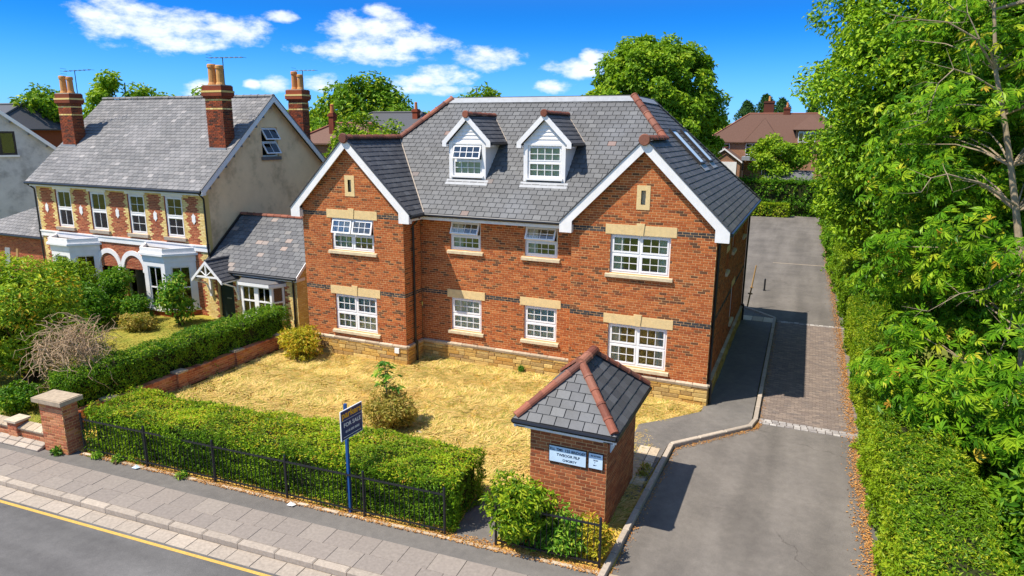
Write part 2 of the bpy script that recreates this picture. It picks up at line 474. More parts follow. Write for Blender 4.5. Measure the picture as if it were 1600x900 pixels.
k.l(k.math('ADD', k.math('MULTIPLY', fr.outputs[0], 1.6), 0.03), ms.inputs[0])
k.l(tp.outputs[0], ms.inputs[1])
k.l(gl.outputs[0], ms.inputs[2])
k.l(ms.outputs[0], k.out.inputs[0])
M_glass = k.m
# ------------------------------------------------------------------ helpers
V = Vector
X1, Y1, Z1 = V((1, 0, 0)), V((0, 1, 0)), V((0, 0, 1))


def tag(o, label=None, cat=None, group=None, kind=None):
    if label:
        o['label'] = label
    if cat:
        o['category'] = cat
    if group:
        o['group'] = group
    if kind:
        o['kind'] = kind
    return o


def adopt(o, parent):
    if parent is not None:
        o.parent = parent
        o.matrix_parent_inverse = Matrix.Translation(-V(parent.get('_w', (0, 0, 0))))


def empty(name, loc, label=None, cat=None, group=None, parent=None):
    o = bpy.data.objects.new(name, None)
    o.empty_display_size = 0.3
    COL.objects.link(o)
    o.location = loc
    o['_w'] = tuple(loc)
    adopt(o, parent)
    return tag(o, label, cat, group)


def mesh_np(name, v, faces_flat, loop_tot, tone=None, mats=(), mi=None, smooth=False):
    me = bpy.data.meshes.new(name)
    v = np.asarray(v, np.float32)
    ff = np.asarray(faces_flat, np.int32)
    lt = np.asarray(loop_tot, np.int32)
    me.vertices.add(len(v))
    me.vertices.foreach_set('co', v.ravel())
    me.loops.add(len(ff))
    me.loops.foreach_set('vertex_index', ff)
    me.polygons.add(len(lt))
    ls = np.concatenate(([0], np.cumsum(lt)[:-1])).astype(np.int32)
    me.polygons.foreach_set('loop_start', ls)
    me.polygons.foreach_set('loop_total', lt)
    for m in mats:
        me.materials.append(m)
    if mi is not None:
        me.polygons.foreach_set('material_index', np.asarray(mi, np.int32))
    me.polygons.foreach_set('use_smooth', np.full(len(lt), bool(smooth)))
    if tone is not None:
        a = me.attributes.new('tone', 'FLOAT', 'FACE')
        a.data.foreach_set('value', np.asarray(tone, np.float32))
    me.update(calc_edges=True)
    return me


def link(name, me, parent=None, M=None):
    o = bpy.data.objects.new(name, me)
    COL.objects.link(o)
    if M is not None:
        o.matrix_basis = M
    adopt(o, parent)
    return o


class MB:
    def __init__(s):
        s.v = []
        s.f = []
        s.t = []
        s.m = []

    def poly(s, pts, tone=0.0, mi=0):
        b = len(s.v)
        s.v += [tuple(p) for p in pts]
        s.f.append(list(range(b, b + len(pts))))
        s.t.append(tone)
        s.m.append(mi)

    def add(s, v, f, tone=0.0, mi=0):
        b = len(s.v)
        s.v += [tuple(p) for p in v]
        for q in f:
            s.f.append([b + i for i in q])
            s.t.append(tone)
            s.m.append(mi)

    def fbox(s, o, u, v, n, a, b, c, tone=0.0, mi=0):
        P = [o + u * a[i] + v * b[j] + n * c[k] for k in (0, 1) for j in (0, 1) for i in (0, 1)]
        s.add(P, [(0, 2, 3, 1), (4, 5, 7, 6), (0, 1, 5, 4), (2, 6, 7, 3), (0, 4, 6, 2), (1, 3, 7, 5)], tone, mi)

    def box(s, lo, hi, tone=0.0, mi=0):
        s.fbox(V((0, 0, 0)), X1, Y1, Z1, (lo[0], hi[0]), (lo[1], hi[1]), (lo[2], hi[2]), tone, mi)

    def prism(s, pts, d, tone=0.0, mi=0):
        d = V(d)
        n = len(pts)
        A = [V(p) for p in pts]
        B = [p + d for p in A]
        s.add(A + B, [list(range(n))[::-1], list(range(n, 2 * n))] + [(i, (i + 1) % n, n + (i + 1) % n, n + i) for i in range(n)], tone, mi)

    def tube(s, pts, r, seg=8, tone=0.0, mi=0, cap=True):
        pts = [V(p) for p in pts]
        n = len(pts)
        rr = r if isinstance(r, (list, tuple)) else [r] * n
        rings = []
        prev = None
        for i, p in enumerate(pts):
            d = (pts[min(i + 1, n - 1)] - pts[max(i - 1, 0)]).normalized()
            if prev is None:
                a = d.orthogonal().normalized()
            else:
                a = (prev - d * prev.dot(d))
                a = a.normalized() if a.length > 1e-5 else d.orthogonal().normalized()
            prev = a
            b = d.cross(a)
            rings.append([p + (a * math.cos(2 * math.pi * k / seg) + b * math.sin(2 * math.pi * k / seg)) * rr[i] for k in range(seg)])
        vs = [q for rg in rings for q in rg]
        fs = []
        for i in range(n - 1):
            for k in range(seg):
                k2 = (k + 1) % seg
                fs.append((i * seg + k, i * seg + k2, (i + 1) * seg + k2, (i + 1) * seg + k))
        if cap:
            fs.append(tuple(range(seg))[::-1])
            fs.append(tuple((n - 1) * seg + k for k in range(seg)))
        s.add(vs, fs, tone, mi)

    def lathe(s, c, prof, seg=12, tone=0.0, mi=0):
        c = V(c)
        vs = []
        for (r, z) in prof:
            for k in range(seg):
                a = 2 * math.pi * k / seg
                vs.append(c + V((r * math.cos(a), r * math.sin(a), z)))
        fs = []
        for i in range(len(prof) - 1):
            for k in range(seg):
                k2 = (k + 1) % seg
                fs.append((i * seg + k, i * seg + k2, (i + 1) * seg + k2, (i + 1) * seg + k))
        fs.append(tuple((len(prof) - 1) * seg + k for k in range(seg)))
        s.add(vs, fs, tone, mi)

    def mesh(s, name, mats, smooth=False):
        if not isinstance(mats, (list, tuple)):
            mats = [mats]
        ff = [i for q in s.f for i in q]
        return mesh_np(name, s.v, ff, [len(q) for q in s.f], s.t, mats, s.m, smooth)

    def build(s, name, mats, parent=None, smooth=False, **kw):
        o = link(name, s.mesh(name, mats, smooth), parent)
        return tag(o, **kw)


# pieces: many copies of one small base mesh; the ones that show largest become objects, the rest one joined part
def base_brick(ch=0.06):
    c = ch
    v = [(-.5, -.5, -.5), (.5, -.5, -.5), (.5, .5, -.5), (-.5, .5, -.5), (-.5, -.5, .35), (.5, -.5, .35), (.5, .5, .35), (-.5, .5, .35),
         (-.5 + c * .4, -.5 + c, .5), (.5 - c * .4, -.5 + c, .5), (.5 - c * .4, .5 - c, .5), (-.5 + c * .4, .5 - c, .5)]
    f = [(0, 1, 5, 4), (1, 2, 6, 5), (2, 3, 7, 6), (3, 0, 4, 7), (4, 5, 9, 8), (5, 6, 10, 9), (6, 7, 11, 10), (7, 4, 8, 11), (8, 9, 10, 11)]
    return np.array(v), f


def base_half_tile(seg=7):
    v = []
    for (x, r) in ((-.5, 1.0), (.5, 1.0), (.5, 1.12), (.36, 1.12), (.36, 1.0)):
        for k in range(seg + 1):
            a = math.pi * k / seg
            v.append((x, r * math.cos(a), r * math.sin(a)))
    n = seg + 1
    f = []
    for k in range(seg):
        f.append((k, k + 1, n + k + 1, n + k))
        f.append((3 * n + k, 3 * n + k + 1, 2 * n + k + 1, 2 * n + k))
        f.append((4 * n + k, 4 * n + k + 1, 3 * n + k + 1, 3 * n + k))
        f.append((n + k, n + k + 1, 2 * n + k + 1, 2 * n + k))
    f.append(tuple(range(n)))
    return np.array(v), f


BRICK = base_brick()
HALFT = base_half_tile()


def mat4(c, u, v, n, su, sv, sn):
    return np.array([[u.x * su, v.x * sv, n.x * sn, c.x], [u.y * su, v.y * sv, n.y * sn, c.y], [u.z * su, v.z * sv, n.z * sn, c.z], [0, 0, 0, 1.0]])


def project(P):
    d = V(P) - CAM
    z = d.dot(_f)
    if z < 0.1:
        return None
    k = 1051.27
    return 800 + k * d.dot(_r) / z, 450 - k * d.dot(_u) / z, z


def join_pieces(base, Ms, tones, name, mat, parent, smooth=False, kind='stuff'):
    bv, bf = base
    Ms = np.asarray(Ms)
    n, nv = len(Ms), len(bv)
    hv = np.concatenate([bv, np.ones((nv, 1))], 1)
    vs = np.einsum('nij,vj->nvi', Ms[:, :3, :], hv).reshape(-1, 3)
    fl = np.array([i for q in bf for i in q], np.int64)
    lt = np.array([len(q) for q in bf], np.int64)
    ff = (fl[None, :] + (np.arange(n) * nv)[:, None]).ravel()
    me = mesh_np(name, vs, ff, np.tile(lt, n), np.repeat(np.asarray(tones), len(bf)), [mat], None, smooth)
    o = link(name, me, parent)
    if kind:
        o['kind'] = kind
    return o


_shared = {}


def pieces(parent, name, base, Ms, mat, limit=300, many=None, smooth=False, minpx=0.0):
    if not len(Ms):
        return
    scored = []
    for i, M in enumerate(Ms):
        c = V((M[0][3], M[1][3], M[2][3]))
        nrm = V((M[0][2], M[1][2], M[2][2]))
        pr = project(c)
        s = 1e9
        if pr and -20 < pr[0] < 1620 and -20 < pr[1] < 920 and (base is HALFT or nrm.dot(CAM - c) > 0):
            s = pr[2]
        scored.append((s, i))
    scored.sort()
    single = [i for s, i in scored[:limit] if s < 1e8] if limit else []
    if len(Ms) <= limit:
        single = list(range(len(Ms)))
    ss = set(single)
    key = (id(base), mat.name)
    if key not in _shared:
        bv, bf = base
        _shared[key] = mesh_np(name, bv, [i for q in bf for i in q], [len(q) for q in bf], np.zeros(len(bf)), [mat], None, smooth)
    me = _shared[key]
    for i in single:
        link(name, me, parent, Matrix(Ms[i].tolist()))
    rest = [Ms[i] for i in range(len(Ms)) if i not in ss]
    if rest:
        join_pieces(base, rest, rng.random(len(rest)), many or (name + 's'), mat, parent, smooth)


def sub_iv(iv, a, b):
    out = []
    for (p, q) in iv:
        if b <= p or a >= q:
            out.append((p, q))
        else:
            if a > p:
                out.append((p, a))
            if b < q:
                out.append((b, q))
    return out


def brick_wall(parent, o, u, n, W, H, holes=(), xlim=None, mats=None, zone=None, limit=0, course=0.075, blen=0.225, gap=0.012, z0=0.0, proud=0.005, reveal=0.11, mortar=None, name='brick', back=True, skip=()):
    """o: lower left of the outer brick face; u along the wall, n outwards. holes (x0,x1,z0,z1) are openings; skip: no bricks there (lintels)"""
    mats = mats or [M_brick]
    o = V(o)
    rows = int(round((H - z0) / course))
    sets = [[] for _ in mats]
    for j in range(rows):
        za, zb = z0 + j * course, z0 + (j + 1) * course
        zm = (za + zb) / 2
        a, b = (0, W) if xlim is None else xlim(zm)
        if b - a < 0.03:
            continue
        iv = [(a, b)]
        for h in list(holes) + list(skip):
            if h[2] < zm < h[3]:
                iv = sub_iv(iv, h[0], h[1])
        off = (blen / 2 if j % 2 else 0.0) + 0.02 * math.sin(j * 1.7)
        for (p, q) in iv:
            k0 = int(math.floor((p - off) / blen)) - 1
            x = off + k0 * blen
            while x < q:
                s, e = max(p, x), min(q, x + blen)
                x += blen
                if e - s < 0.035:
                    continue
                zi = zone((s + e) / 2, zm, j) if zone else 0
                pr = random.uniform(-0.0025, 0.0025)
                c = o + u * ((s + e) / 2) + Z1 * zm + n * (pr - 0.0152)
                sets[zi].append(mat4(c, u, Z1, n, e - s - gap, course - gap, 0.03))
    nm = max(1, sum(1 for s in sets if s))
    for zi, S in enumerate(sets):
        pieces(parent, name, BRICK, S, mats[zi], limit // nm if limit else 0, 'brickwork')
    if back:
        mb = MB()
        zs = {z0, H}
        for h in holes:
            zs.add(min(max(h[2], z0), H))
            zs.add(min(max(h[3], z0), H))
        if xlim is not None:
            for k in range(1, 41):
                zs.add(z0 + (H - z0) * k / 40)
        zs = sorted(zs)
        bo = o - n * proud
        for za, zb in zip(zs[:-1], zs[1:]):
            if zb - za < 1e-4:
                continue
            zm = (za + zb) / 2
            A = (0, W) if xlim is None else xlim(za + 1e-4)
            B = (0, W) if xlim is None else xlim(zb - 1e-4)
            hs = sorted([h for h in holes if h[2] < zm < h[3]])
            xs0 = [A[0]]
            xs1 = [B[0]]
            for h in hs:
                xs0 += [h[0], h[1]]
                xs1 += [h[0], h[1]]
            xs0.append(A[1])
            xs1.append(B[1])
            for i in range(0, len(xs0), 2):
                mb.poly([bo + u * xs0[i] + Z1 * za, bo + u * xs0[i + 1] + Z1 * za, bo + u * xs1[i + 1] + Z1 * zb, bo + u * xs1[i] + Z1 * zb])
        for h in holes:
            c = [bo + u * h[0] + Z1 * h[2], bo + u * h[1] + Z1 * h[2], bo + u * h[1] + Z1 * h[3], bo + u * h[0] + Z1 * h[3]]
            for i in range(4):
                p, q = c[i], c[(i + 1) % 4]
                mb.poly([p, q, q - n * reveal, p - n * reveal], 0, 1 if i in (1, 3) else 0)
        mb.build('wall', [mortar or M_mortar, mats[0]], parent)


def roof_slates(parent, o, u, v, n, poly, mat, w=0.3, g=0.2, th=0.018, limit=300, name='slate', lift=0.018):
    """poly: list of (a,t) outline in slope coordinates, row-convex; o eave origin"""
    o = V(o)
    tmax = max(p[1] for p in poly)

    def span(t):
        xs = []
        k = len(poly)
        for i in range(k):
            (x0, y0), (x1, y1) = poly[i], poly[(i + 1) % k]
            if (y0 <= t < y1) or (y1 <= t < y0):
                xs.append(x0 + (x1 - x0) * (t - y0) / (y1 - y0))
        return (min(xs), max(xs)) if len(xs) >= 2 else None
    full = []
    mb = MB()
    j = 0
    tilt = math.atan2(lift, g)
    vt = (v * math.cos(tilt) - n * math.sin(tilt)).normalized()
    ntt = (n * math.cos(tilt) + v * math.sin(tilt)).normalized()
    t = 0.0
    while t < tmax - 0.02:
        tb = min(t + g + 0.012, tmax)
        sa, sb = span(t + 1e-4), span(min(t + g, tmax) - 1e-4)
        if sa is None or sb is None:
            t += g
            j += 1
            continue
        lo, hi = max(sa[0], sb[0]), min(sa[1], sb[1])
        x = math.floor(min(sa[0], sb[0]) / w) * w - (w / 2 if j % 2 else 0)
        top = max(sa[1], sb[1])
        while x < top:
            x0, x1 = x + 0.008, x + w - 0.008
            x += w
            jit = random.uniform(-0.004, 0.004)
            if x0 >= lo and x1 <= hi:
                c = o + u * ((x0 + x1) / 2) + vt * ((tb - t) / 2) + v * (t + jit) + n * (lift + random.uniform(0, 0.003))
                full.append(mat4(c, u, vt, ntt, x1 - x0, tb - t, th))
            else:
                # clip against slanted ends
                def L(tt):
                    return sa[0] + (sb[0] - sa[0]) * (tt - t) / g

                def Rr(tt):
                    return sa[1] + (sb[1] - sa[1]) * (tt - t) / g
                pl = [(x0, t), (x1, t), (x1, tb), (x0, tb)]
                for side in (0, 1):
                    out = []
                    for i in range(len(pl)):
                        p, q = pl[i], pl[(i + 1) % len(pl)]
                        fp = (p[0] - L(p[1])) if side == 0 else (Rr(p[1]) - p[0])
                        fq = (q[0] - L(q[1])) if side == 0 else (Rr(q[1]) - q[0])
                        if fp >= 0:
                            out.append(p)
                        if fp * fq < 0:
                            k = fp / (fp - fq)
                            out.append((p[0] + (q[0] - p[0]) * k, p[1] + (q[1] - p[1]) * k))
                    pl = out
                    if len(pl) < 3:
                        break
                if len(pl) >= 3:
                    P = [o + u * a + v * t + vt * (b - t) + ntt * (lift + th * 0.5) for a, b in pl]
                    mb.prism([p - ntt * th for p in P], ntt * th, random.random())
        t += g
        j += 1
    pieces(parent, name, BRICKS, full, mat, limit, 'slates')
    if mb.v:
        mb.build('cut_slates', mat, parent, kind='stuff')


BRICKS = base_brick(0.03)


def ridge_tiles(parent, a, b, r=0.12, seglen=0.42, mat=None, name='ridge_tile', sink=0.3):
    a, b = V(a), V(b)
    d = b - a
    L = d.length
    d.normalize()
    side = d.cross(Z1).normalized()
    up = side.cross(d).normalized()
    k = max(1, int(round(L / seglen)))
    s = L / k
    Ms = []
    for i in range(k):
        c = a + d * (s * (i + 0.5)) - up * (r * sink)
        Ms.append(mat4(c, d, side, up, s * 1.01, r * random.uniform(0.97, 1.03), r * random.uniform(0.97, 1.03)))
    pieces(parent, name, HALFT, Ms, mat or M_terra, 300, smooth=False)


def room(parent, o, u, n, w, h, depth=0.9, name='room_interior'):
    mb = MB()
    P = [o, o + u * w, o + u * w + Z1 * h, o + Z1 * h]
    B = [p - n * depth for p in P]
    mb.poly(B[::-1])
    for i in range(4):
        mb.poly([P[i], B[i], B[(i + 1) % 4], P[(i + 1) % 4]])
    return mb.build(name, M_room, parent)


_unitq = None


def pane_mesh():
    global _unitq
    if _unitq is None:
        b = MB()
        b.box((-.5, -.5, -.5), (.5, .5, .5))
        _unitq = b.mesh('pane', M_glass)
    return _unitq


def window(parent, o, u, n, w, h, cols=2, rows=2, bars=(3, 2), opened=(), curtain='sides', setback=0.07, frame=0.06, mat=None, split=0.5, room_d=0.9, angle=20, label=None, name='window', sashw=0.05):
    """o: lower-left corner of the opening in the outer wall face"""
    mat = mat or M_upvc
    o = V(o) - n * setback
    mb = MB()
    d = (-0.07, 0.0)
    mb.fbox(o, u, Z1, n, (0, w), (0, frame), d)
    mb.fbox(o, u, Z1, n, (0, w), (h - frame, h), d)
    mb.fbox(o, u, Z1, n, (0, frame), (frame, h - frame), d)
    mb.fbox(o, u, Z1, n, (w - frame, w), (frame, h - frame), d)
    mull = frame * 0.9
    iw = (w - 2 * frame - (cols - 1) * mull) / cols
    ih = h - 2 * frame
    for i in range(1, cols):
        x = frame + i * iw + (i - 1) * mull
        mb.fbox(o, u, Z1, n, (x, x + mull), (frame, h - frame), d)
    if rows == 2:
        zs = frame + ih * split
        for i in range(cols):
            x = frame + i * (iw + mull)
            mb.fbox(o, u, Z1, n, (x, x + iw), (zs - 0.03, zs + 0.03), d)
    win = mb.build(name, mat, parent)
    if label:
        win['label'] = label
    cells = []
    for i in range(cols):
        x = frame + i * (iw + mull)
        if rows == 2:
            cells.append((i, 0, x, frame, iw, zs - 0.03 - frame))
            cells.append((i, 1, x, zs + 0.03, iw, h - frame - zs - 0.03))
        else:
            cells.append((i, 0, x, frame, iw, ih))
    for (ci, ri, x, z, cw, chh) in cells:
        op = (ci, ri) in opened
        uu, vv, nn = u, Z1, n
        oo = o + u * x + Z1 * z
        if op:
            a = R(angle)
            top = oo + Z1 * chh + n * 0.03
            vv = (Z1 * math.cos(a) - n * math.sin(a)).normalized()
            nn = (n * math.cos(a) + Z1 * math.sin(a)).normalized()
            oo = top - vv * chh
        sb = MB()
        sw = sashw
        dd = (-0.045, 0.012)
        sb.fbox(oo, uu, vv, nn, (0, cw), (0, sw), dd)
        sb.fbox(oo, uu, vv, nn, (0, cw), (chh - sw, chh), dd)
        sb.fbox(oo, uu, vv, nn, (0, sw), (sw, chh - sw), dd)
        sb.fbox(oo, uu, vv, nn, (cw - sw, cw), (sw, chh - sw), dd)
        bx, by = bars
        pw, ph = (cw - 2 * sw), (chh - 2 * sw)
        bw = 0.009
        for i in range(1, bx):
            xx = sw + pw * i / bx
            sb.fbox(oo, uu, vv, nn, (xx - bw, xx + bw), (sw, chh - sw), (-0.03, 0.002))
        for i in range(1, by):
            zz = sw + ph * i / by
            sb.fbox(oo, uu, vv, nn, (sw, cw - sw), (zz - bw, zz + bw), (-0.029, 0.003))
        sb.build('sash', mat, win)
        for i in range(bx):
            for k in range(by):
                c = oo + uu * (sw + pw * (i + .5) / bx) + vv * (sw + ph * (k + .5) / by) - nn * 0.016
                # a hair of tilt, as in real panes
                link('pane', pane_mesh(), win, Matrix(mat4(c, uu, vv, (nn + uu * random.uniform(-.006, .006) + vv * random.uniform(-.006, .006)).normalized(), pw / bx - 0.02, ph / by - 0.02, 0.006).tolist()))
    ro = o - n * 0.075
    if room_d:
        room(win, ro - u * 0.25 - Z1 * 0.2, u, n, w + 0.5, h + 0.3, room_d)

    def drape(x0, x1, zt, zb, mat, amp=0.02, folds=10, back=0.035):
        cb = MB()
        k = max(6, int((x1 - x0) * folds * 4))
        pts = []
        for i in range(k + 1):
            x = x0 + (x1 - x0) * i / k
            pts.append((x, amp * math.sin(i / 4 * 2 * math.pi)))
        for (xa, da), (xb, db) in zip(pts[:-1], pts[1:]):
            cb.poly([ro + u * xa + Z1 * zb - n * (back + da), ro + u * xb + Z1 * zb - n * (back + db), ro + u * xb + Z1 * zt - n * (back + db), ro + u * xa + Z1 * zt - n * (back + da)])
        return cb
    if curtain == 'sides':
        f = 0.21
        for (a, b) in ((0.02, w * f), (w * (1 - f), w - 0.02)):
            drape(a, b, h, 0.02, M_curtain).build('curtain', M_curtain, win)
    elif curtain == 'left':
        drape(0.02, w * 0.36, h, 0.02, M_curtain).build('curtain', M_curtain, win)
    elif curtain == 'full':
        drape(0.02, w - 0.02, h, 0.02, M_blind, 0.008, 7).build('blind', M_blind, win)
    elif curtain == 'top':
        drape(0.02, w - 0.02, h, h * 0.52, M_blind, 0.006, 7).build('blind', M_blind, win)
    return win


# ---- foliage
def leaf_mesh(P, D, Nn, L, Wd, tone, fold=0.25):
    """arrays: base point, direction, normal, length, width -> kite leaves of two triangles pairs"""
    S = np.cross(D, Nn)
    S /= (np.linalg.norm(S, axis=1, keepdims=True) + 1e-9)
    Nn = np.cross(S, D)
    L = L[:, None]
    Wd = Wd[:, None]
    a = P
    b = P + D * L * 0.45 + S * Wd * 0.5 + Nn * Wd * fold
    c = P + D * L - Nn * L * 0.08
    d = P + D * L * 0.45 - S * Wd * 0.5 + Nn * Wd * fold
    v = np.stack([a, b, c, d], 1).reshape(-1, 3)
    n = len(P)
    i = np.arange(n) * 4
    f = np.stack([i, i + 1, i + 2, i, i + 2, i + 3], 1).ravel()
    return v, f, np.full(2 * n, 3), np.repeat(tone, 2)


def unit(a):
    return a / (np.linalg.norm(a, axis=1, keepdims=True) + 1e-9)


def leaves_obj(name, P, Nrm, size, mat, parent=None, spread=0.8, aspect=0.5, up=0.3, tone=None, tvar=1.0, kind=None):
    n = len(P)
    out = unit(Nrm + rng.normal(0, spread, (n, 3)) + (np.array([0, 0, up]) if np.isscalar(up) else np.stack([np.zeros(n), np.zeros(n), up], 1)))
    d = unit(rng.normal(0, 1, (n, 3)) + Nrm * 0.5)
    d = unit(d - out * np.sum(d * out, 1, keepdims=True))
    L = size * rng.uniform(0.65, 1.35, n)
    t = rng.random(n) if tone is None else np.clip(tone, 0, 0.999)
    v, f, lt, tt = leaf_mesh(P, d, out, L, L * aspect, t)
    me = mesh_np(name, v, f, lt, tt, [mat])
    o = link(name, me, parent)
    if kind:
        o['kind'] = kind
    return o


def vnoise(P, s, seed=0):
    """cheap smooth noise, about -1..1"""
    r = np.random.default_rng(seed)
    out = np.zeros(len(P))
    for k in range(5):
        w = r.normal(0, 1, 3)
        w = w / np.linalg.norm(w) * s * (1 + 0.6 * k)
        out += np.sin(P @ w + r.uniform(0, 6.28)) / (1 + 0.5 * k)
    return out / 2.2


def hedge(name, a, b, width, height, label, cat='hedge', mat=None, group=None, dens=700, leaf=0.075, z0=0.0, top_up=None, rough=0.06, body=None, aspect=0.5, tone_top=0.34, seed=1, side_up=0.35, side_shade=-0.02, tips=0.0):
    """box hedge from a to b (centre line, ground), soft uneven faces"""
    a, b = V((a[0], a[1], z0)), V((b[0], b[1], z0))
    L = (b - a).length
    d = (b - a).normalized()
    s = V((-d.y, d.x, 0))
    th = empty(name, (a + b) / 2, label, cat, group)
    w = width
    h = height
    faces = [(L, w, a - s * w / 2 + Z1 * h, d, s, Z1), (L, h, a - s * w / 2, d, Z1, -s), (L, h, a + s * w / 2, d, Z1, s), (w, h, a - s * w / 2, s, Z1, -d), (w, h, b - s * w / 2, s, Z1, d)]
    PP = []
    NN = []
    TT = []
    for (la, lb, o, u, v, n) in faces:
        k = int(la * lb * dens)
        x = rng.uniform(0, la, k)
        y = rng.uniform(0, lb, k)
        P = np.array(o)[None] + x[:, None] * np.array(u)[None] + y[:, None] * np.array(v)[None]
        nn = np.array(n)[None]
        disp = rough * 1.3 * vnoise(P, 2.2, seed) + rough * 0.9 * vnoise(P, 8.0, seed + 1) - np.abs(rng.normal(0, 0.055, k)) + 0.01
        # rounded shoulders
        if n.z < 0.5:
            e = np.clip((y - (lb - 0.18)) / 0.18, 0, 1)
            disp -= e * e * 0.10
        else:
            e = np.clip((0.2 - np.minimum(y, lb - y)) / 0.2, 0, 1)
            disp -= e * e * 0.08
        P = P + nn * disp[:, None]
        PP.append(P)
        NN.append(np.repeat(nn, k, 0))
        TT.append(rng.random(k) * 0.5 + 0.12 + 0.26 * vnoise(P, 1.5, seed + 5) + (tone_top if n.z > 0.5 else side_shade))  # side leaves toned darker to stand for their shade; top leaves lighter
    P = np.concatenate(PP)
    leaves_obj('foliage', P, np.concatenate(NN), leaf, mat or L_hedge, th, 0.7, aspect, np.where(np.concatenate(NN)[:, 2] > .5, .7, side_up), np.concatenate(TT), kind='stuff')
    # shoots standing up from the top
    k = int(L * w * 60)
    x = rng.uniform(0, L, k)
    y = rng.uniform(0.05, w - 0.05, k)
    o = a - s * w / 2 + Z1 * h
    B = np.array(o)[None] + x[:, None] * np.array(d)[None] + y[:, None] * np.array(s)[None]
    m = 5
    B = np.repeat(B, m, 0)
    B[:, 2] += np.tile(np.linspace(0.0, 0.1, m), k) * np.repeat(rng.uniform(0.3, 1.3, k), m)
    B[:, :2] += np.repeat(rng.normal(0, 0.02, (k, 2)), m, 0)
    leaves_obj('shoots', B, np.tile(np.array([[0, 0, 1.0]]), (len(B), 1)), leaf * 0.9, mat or L_hedge, th, 0.9, aspect, 0.2, np.where(np.repeat(rng.random(k), m) < tips, 0.985, rng.random(len(B)) * 0.5 + 0.42), kind='stuff')
    mb = MB()
    i = 0.17
    mb.fbox(a, d, s, Z1, (i, L - i), (-w / 2 + i, w / 2 - i), (0.02, h - i))  # plain dark box blocks see-through, its colour standing for the shaded inside
    mb.build('shade_core', body or M_core, th)
    return th


def blob_points(c, r, k, squash=1.0, shell=0.55):
    d = unit(rng.normal(0, 1, (k, 3)))
    rad = rng.uniform(shell, 1.0, k) ** 0.6
    P = d * rad[:, None] * r
    P[:, 2] *= squash
    return np.array(c)[None] + P, d


def bush(name, c, rx, ry, h, label, cat='shrub', mat=None, group=None, leaf=0.1, clumps=26, per=260, aspect=0.5, crad=0.35, tone0=0.0, z0=0.0, core=True, stems=True, spread=0.7, seed=3):
    """rounded shrub made of leaf clumps round a few stems"""
    th = empty(name, (c[0], c[1], z0), label, cat, group)
    C = np.array([c[0], c[1], z0])
    PP, NN, TT = [], [], []
    cent = []
    for i in range(clumps):
        for _ in range(20):
            d = rng.normal(0, 1, 3)
            d /= np.linalg.norm(d)
            q = d * rng.uniform(0.45, 0.82)
            if q[2] > -0.75:
                break
        p = C + np.array([q[0] * rx, q[1] * ry, h * 0.5 + q[2] * h * 0.5])
        cr = crad * rng.uniform(0.7, 1.3)
        cent.append((p, cr))
        P, D = blob_points(p, cr, per, 0.8)
        PP.append(P)
        NN.append(unit(D + (P - (C + np.array([0, 0, h * 0.4])))))
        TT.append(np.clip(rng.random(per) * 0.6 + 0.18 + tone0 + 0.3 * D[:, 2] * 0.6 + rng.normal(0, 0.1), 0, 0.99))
    P = np.concatenate(PP)
    keep = P[:, 2] > z0 + 0.03
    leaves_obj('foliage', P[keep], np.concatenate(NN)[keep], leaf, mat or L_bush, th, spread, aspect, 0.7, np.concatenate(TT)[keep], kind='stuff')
    mb = MB()
    for (p, cr) in cent[::2]:
        b = V((c[0] + random.uniform(-.12, .12), c[1] + random.uniform(-.12, .12), z0))
        m = b.lerp(V(p), 0.5) + V((random.uniform(-.08, .08), random.uniform(-.08, .08), 0.08))
        mb.tube([b, m, V(p)], [0.025, 0.016, 0.006], 5)
    mb.build('stems', M_barkd, th)
    return th
# ------------------------------------------------------------------ ground, street, drive
def sheet(name, pts, z, mat, kind='structure', label=None, cat=None, sub=0):
    mb = MB()
    mb.poly([(p[0], p[1], z) for p in pts])
    o = mb.build(name, mat)
    return tag(o, label, cat, None, kind)


def hill_z(x, y):
    t = min(max((y - 54) / 18.0, 0), 1)
    z = -0.15 + 2.85 * t * t * (3 - 2 * t)
    d = math.hypot(x, y)
    return z + max(0, d - 90) * 0.012


gx_ = [-1500, -700, -350, -200, -140, -100, -80, -60, -50, -40, -30, -20, -10, 0, 5, 10, 20, 30, 50, 80, 120, 200, 400, 900, 1500]
gy_ = [-900, -400, -200, -100, -60, -30, -15, 0, 15, 30, 45, 54, 57, 60, 63, 66, 69, 72, 80, 90, 100, 120, 150, 200, 300, 500, 900, 1800]
mb = MB()
vs = [(x, y, min(hill_z(x, y), 14)) for y in gy_ for x in gx_]
nx = len(gx_)
mb.add(vs, [(j * nx + i, j * nx + i + 1, (j + 1) * nx + i + 1, (j + 1) * nx + i) for j in range(len(gy_) - 1) for i in range(nx - 1)])
mb.build('ground', M_ground, smooth=True, kind='structure')

SD = V((0.99823, 0.0595, 0))
QD = V((-0.0595, 0.99823, 0))
SO = V((-9.72, -11.21, 0))


def S(s, q, z=0.0):
    p = SO + SD * s + QD * q
    return V((p.x, p.y, z))


